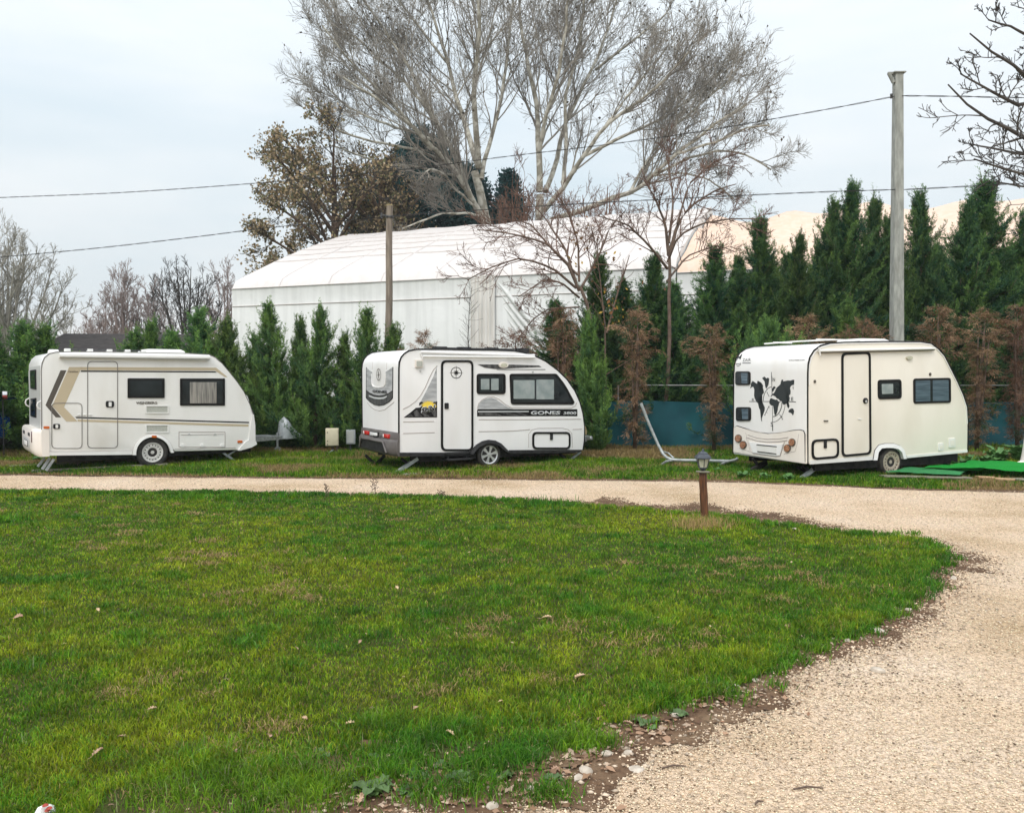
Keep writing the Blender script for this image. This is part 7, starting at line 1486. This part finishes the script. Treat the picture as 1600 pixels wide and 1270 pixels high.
# ------------------------------------------------------------------ hedge conifers
def conifer_mesh(name, H, Rr, seed, nb=300, dead=False, tint=0.0, bare_low=0.0, cut=False):
    rg = np.random.default_rng(seed); u_ = (np.arange(nb) + rg.random(nb)) / nb; u_ = bare_low + (1 - bare_low) * u_ ** (.85 if not dead else 1.0); phi = np.arange(nb) * 2.399 + rg.normal(0, .5, nb)
    pr = (.42 + .68 * np.exp(-((u_ - .84) / .15) ** 2)) * np.sqrt(np.clip((1.03 - u_) * 7, 0, 1)) if dead else np.minimum(1, (1 - u_) * (1.45 if not cut else 4)) ** 1.0 * (.75 + .25 * np.minimum(1, u_ * 4)); big = rg.random(nb) < .34
    hz = Rr * pr * rg.uniform(.45, 1.0, nb) * np.where(big, 1.45, .82) + .03                  # how far out each branch reaches
    hz *= .72 + .5 * vnoise(phi % 6.283 * 1.3, H * u_, .6, seed)
    vt = (np.where(big, rg.uniform(.75, 1.25, nb), rg.uniform(.4, .8, nb)) * (.45 + .55 * pr)) if not dead else rg.uniform(.15, .55, nb) * (.5 + .5 * pr)
    h_ = np.clip(H * u_ - .45 * vt, .05, None)
    m = 13; t1 = np.linspace(.10, 1.0, m); tt = t1[None, :]; hor = np.stack([np.cos(phi), np.sin(phi)], 1)
    out_ = hz[:, None] * (1 - (1 - tt) ** 1.6); up_ = vt[:, None] * (tt ** 1.35) if not dead else vt[:, None] * (tt * 1.3 - 1.0 * tt ** 2.4)
    wob = np.cumsum(rg.normal(0, .022, (nb, m, 3)), 1)
    pos = np.stack([hor[:, None, 0] * out_, hor[:, None, 1] * out_, h_[:, None] + up_], -1) + wob; tan = nrm(np.gradient(pos, axis=1)); side = nrm(np.cross(tan, np.array([.2, .1, 1.]) + rg.normal(0, .4, (nb, 1, 3))))
    P_, D_, Ln, Cc = [], [], [], []; cb = rg.random(nb)
    for sgn in (-1, 1, 0, 2):
        sd_ = side if sgn != 2 else nrm(np.cross(side, tan)); sg_ = 1 if sgn == 2 else sgn
        d = (tan * (.9 if sgn else 1) + sd_ * sg_ * .62 + np.array([0, 0, .22 if not dead else -.75]) + rg.normal(0, .2 if not dead else .32, tan.shape)).reshape(-1, 3)
        ln = (.27 * (1.12 - .82 * tt) * (.5 + .5 * pr[:, None]) * np.where(big, 1.15, .95)[:, None] * rg.uniform(.65, 1.3, (nb, m))).reshape(-1) * (1 if not dead else .95)
        k = pos.reshape(-1, 3); P_.append(k); D_.append(nrm(d)); Ln.append(ln); Cc.append(np.stack([np.repeat(cb, m), np.tile(t1, nb)], 1))
    if not dead and not cut:                                                               # the thin leading shoot
        ns = 60; q_ = np.linspace(0, 1, ns); zz = H * (.84 + .15 * q_); aa = np.arange(ns) * 2.4; w_ = .05 * (1 - q_)
        P_.append(np.stack([np.cos(aa) * w_ + .05 * q_ * q_, np.sin(aa) * w_, zz], 1)); D_.append(nrm(np.stack([np.cos(aa), np.sin(aa), np.full(ns, 1.35)], 1))); Ln.append(.22 * (1.06 - q_ * .85)); Cc.append(np.stack([np.full(ns, .7), np.full(ns, 1.)], 1))
    p, d, ln, cc = np.concatenate(P_), np.concatenate(D_), np.concatenate(Ln), np.concatenate(Cc)
    if dead: kp = rg.random(len(p)) < .47; p, d, ln, cc = p[kp], d[kp], ln[kp], cc[kp]
    lv = 6; n_ = len(p); perp = nrm(np.cross(d, rg.normal(0, 1, (n_, 3)))); Vv = []; Cl = []
    for j in range(lv):
        f = (j + .3) / lv; sg = 1 if j % 2 else -1; o_ = p + d * (ln * f)[:, None]; dl = nrm(d + perp * sg * .6 * (1 - .5 * f) + rg.normal(0, .16, d.shape)); l2 = ln * (.44 - .18 * f) * rg.uniform(.8, 1.25, n_); wv = nrm(np.cross(dl, np.cross(d, perp) + rg.normal(0, .35, d.shape))) * (l2 * (.17 if not dead else .10))[:, None]
        Vv.append(np.stack([o_, o_ + dl * (l2 * .5)[:, None] + wv, o_ + dl * l2[:, None], o_ + dl * (l2 * .45)[:, None] - wv], 1))
        if dead: base = np.where(cc[:, :1] > .88, np.array([[.05, .085, .04]]), np.array([.235, .14, .08]) + (cc[:, :1] - .5) * np.array([.20, .13, .085]) + f * .03)
        else:
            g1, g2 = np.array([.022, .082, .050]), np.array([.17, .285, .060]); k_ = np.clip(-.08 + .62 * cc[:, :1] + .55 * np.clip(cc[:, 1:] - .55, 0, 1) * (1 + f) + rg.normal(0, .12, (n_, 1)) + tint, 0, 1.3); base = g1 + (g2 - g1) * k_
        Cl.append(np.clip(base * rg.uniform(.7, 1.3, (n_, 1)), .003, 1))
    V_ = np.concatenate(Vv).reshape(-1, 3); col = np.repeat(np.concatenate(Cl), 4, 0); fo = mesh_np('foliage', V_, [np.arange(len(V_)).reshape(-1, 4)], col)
    bm = bmesh.new(); tube(bm, [(0, 0, 0), (.03, .02, H * .5), (0, 0, H * .93)], [.07 if not dead else .05, .04, .006], 8)
    if dead:
        for q_ in range(3): a = q_ * 2.1; tube(bm, [(0, 0, .02), (.06 * math.cos(a), .06 * math.sin(a), H * .4), (.12 * math.cos(a), .12 * math.sin(a), H * .8)], [.035, .028, .01], 6)
    for i in range(0, nb, 3 if dead else 6): tube(bm, [tuple(pos[i, 0] * np.array([0, 0, 1])), tuple(pos[i, 5]), tuple(pos[i, 10])], [.012, .008, .004], 3)
    bmesh.ops.recalc_face_normals(bm, faces=bm.faces[:]); tm = bpy.data.meshes.new('trunk'); bm.to_mesh(tm); bm.free(); tm.polygons.foreach_set('use_smooth', [True] * len(tm.polygons))
    fo.materials.append(MATS['cypress_leaf']); tm.materials.append(MATS['brown_bark']); return (fo, tm, H)
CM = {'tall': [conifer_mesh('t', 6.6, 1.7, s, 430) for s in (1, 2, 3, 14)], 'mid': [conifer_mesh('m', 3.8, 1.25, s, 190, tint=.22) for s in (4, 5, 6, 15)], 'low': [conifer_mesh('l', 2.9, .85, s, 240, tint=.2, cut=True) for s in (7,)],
      'bright': [conifer_mesh('b', 3.4, .72, 8, 210, tint=.34)], 'dead': [conifer_mesh('d', 3.6, .60, s, 95, dead=True, bare_low=.10) for s in (9, 10, 11, 16, 17)]}
PROTO = {}
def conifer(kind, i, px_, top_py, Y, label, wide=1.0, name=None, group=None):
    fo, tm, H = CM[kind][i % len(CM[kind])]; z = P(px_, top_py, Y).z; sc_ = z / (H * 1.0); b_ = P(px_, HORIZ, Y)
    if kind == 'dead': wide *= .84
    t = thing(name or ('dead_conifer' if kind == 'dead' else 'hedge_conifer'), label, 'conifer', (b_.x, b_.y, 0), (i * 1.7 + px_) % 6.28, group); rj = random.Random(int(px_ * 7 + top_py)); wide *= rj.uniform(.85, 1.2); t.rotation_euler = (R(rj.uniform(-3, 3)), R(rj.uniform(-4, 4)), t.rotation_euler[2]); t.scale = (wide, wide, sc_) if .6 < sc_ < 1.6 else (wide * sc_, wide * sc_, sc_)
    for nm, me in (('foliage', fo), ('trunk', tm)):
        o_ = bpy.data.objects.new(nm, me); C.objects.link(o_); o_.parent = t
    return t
GL = 'green conifers of the left hedge'; GR_ = 'tall green conifers of the right hedge'; GD = 'dead brown conifers along the fence'
for i, (x, y, Y, w_, lb) in enumerate([(-18, 515, 19.6, 1.1, 'green conifer cut by the left edge above the blue car'), (32, 508, 19.9, 1.15, 'broad green conifer between the blue car and the left caravan'), (76, 512, 20.4, 1.0, 'green conifer behind the tail of the left caravan'),
     (118, 556, 20.6, 1.0, 'low green conifer behind the left caravan, under the dark roofed house'), (165, 560, 20.6, 1.0, 'low green conifer behind the roof rails of the left caravan'), (205, 520, 20.5, 1.0, 'green conifer rising right of the dark house roof'), (238, 505, 20.5, 1.05, 'green conifer behind the roof hatch of the left caravan'), (280, 520, 20.8, 1.0, 'shorter green conifer just right of the left caravan roof hatch'),
     (312, 488, 20.5, 1.0, 'green conifer with a pointed top over the front end of the left caravan roof'), (368, 503, 20.4, 1.0, 'green conifer below the left end of the white hall'), (405, 530, 20.7, .9, 'shorter green conifer right of the nose of the left caravan'), (433, 476, 20.2, 1.0, 'tall pointed green conifer right of the left caravan nose'), (470, 500, 20.8, .8, 'slim green conifer squeezed between the two tallest left ones'), (490, 486, 20.1, 1.0, 'tall green conifer left of the cream meter box'),
     (545, 525, 20.5, .75, 'thin green conifer directly above the cream meter box'), (572, 486, 20.0, .95, 'green conifer with a leaning spire left of the wooden pole'), (604, 512, 20.4, 1.0, 'green conifer at the foot of the wooden pole')]):
    conifer('mid', i, x, y, Y, lb, w_, group=GL)
for i, (x, y, w_, lb) in enumerate([(872, 470, .9, 'dark conifer right of the white hall folds, behind a browned one'), (925, 398, 1.0, 'dark conifer under the arching reddish shrub'), (968, 440, .95, 'dark conifer behind the yellow leafed sapling'), (1015, 400, .9, 'dark conifer just left of the reddish bare tree'), (1060, 450, 1.0, 'dark conifer right of the reddish bare tree trunk'),
     (1104, 388, 1.15, 'rounded dark conifer between the reddish bare tree and the pointed ones'), (1150, 425, 1.0, 'shorter conifer above the left corner of the right caravan'), (1197, 342, .9, 'first pointed tall conifer from the left in the right hedge'), (1240, 372, .9, 'second pointed tall conifer, lower than its neighbours'), (1277, 320, .95, 'slim tall conifer left of the double spired one'),
     (1311, 290, 1.0, 'tallest conifer left of the concrete pole'), (1354, 310, .95, 'tall conifer just left of the one touching the concrete pole'), (1392, 340, .9, 'tall conifer half hidden by the concrete pole'), (1441, 306, .95, 'thin spired tall conifer right of the concrete pole'), (1490, 318, 1.0, 'tall conifer left of the broadest one at the right'), (1535, 288, 1.2, 'broadest tallest conifer right of the concrete pole'),
     (1590, 328, 1.0, 'tall conifer at the right edge'), (1640, 310, 1.0, 'tall conifer cut off by the right edge')]):
    conifer('tall', i, x, y, 22.4 + .35 * (i % 2), lb, w_, group=GR_)
for i in range(19):
    x = 890 + i * 42; conifer('tall', i + 1, x, float(np.interp(x, [890, 980, 1060, 1140, 1220, 1300, 1400, 1650], [515, 470, 440, 412, 398, 388, 385, 378])) + (i * 37 % 17) - 8, 24.0 + .3 * (i % 2), 'dark conifer of the back row that fills the gaps of the right hedge', 1.2, group='back row of the right hedge')
for i, (x, y, Y, lb) in enumerate([(927, 500, 19.6, 'bright green bushy conifer right beside the nose of the middle caravan'), (1190, 508, 19.4, 'yellowish green conifer top peeking over the tail of the right caravan'), (1338, 478, 20.8, 'fresh green young conifer in front of the hedge above the right caravan')]): conifer('bright' if i != 1 else 'low', 0, x, y, Y, lb, .95 if i else 1.0)
for i, (x, y, Y, w_, lb) in enumerate([(655, 516, 19.8, .8, 'wispy dead conifer top above the roof rails of the middle caravan'), (800, 513, 19.9, 1.1, 'dead brown conifer top behind the front of the middle caravan roof'), (875, 478, 20.2, 1.1, 'browned conifer between the white hall folds and the bright green one'), (992, 478, 19.7, 1.15, 'dead brown conifer standing left of the raised end of the bent tube'), (1117, 506, 19.7, 1.0, 'dead brown conifer left of the tail of the right caravan'),
     (1268, 492, 19.6, 1.15, 'dead conifer top above the door side roof edge of the right caravan'), (1350, 496, 19.6, 1.15, 'dead conifer top behind the roof hatch of the right caravan'), (1456, 476, 19.5, 1.15, 'dead conifer top right of the concrete pole'), (1528, 480, 19.6, 1.2, 'dead brown conifer just right of the nose of the right caravan'), (1592, 476, 19.8, 1.2, 'dead brown conifer at the right edge behind the weeds')]):
    conifer('dead', i, x, y, Y, lb, w_, group=GD)

# ------------------------------------------------------------------ thin winter haze
bm = bmesh.new(); bx(bm, -150, 150, -20, 190, -1.0, 40)
hz = bpy.data.materials.new('haze_air'); hz.use_nodes = True; t_ = hz.node_tree; t_.nodes.remove(t_.nodes['Principled BSDF']); pv = t_.nodes.new('ShaderNodeVolumePrincipled')
pv.inputs['Color'].default_value = (0.86, 0.9, 0.93, 1); pv.inputs['Density'].default_value = 0.0005; t_.links.new(pv.outputs[0], t_.nodes['Material Output'].inputs['Volume'])
MATS['haze_air'] = hz; o = bm_obj('haze', bm, 'haze_air'); tag(o, 'thin pale winter haze hanging over the whole site', None, kind='stuff')
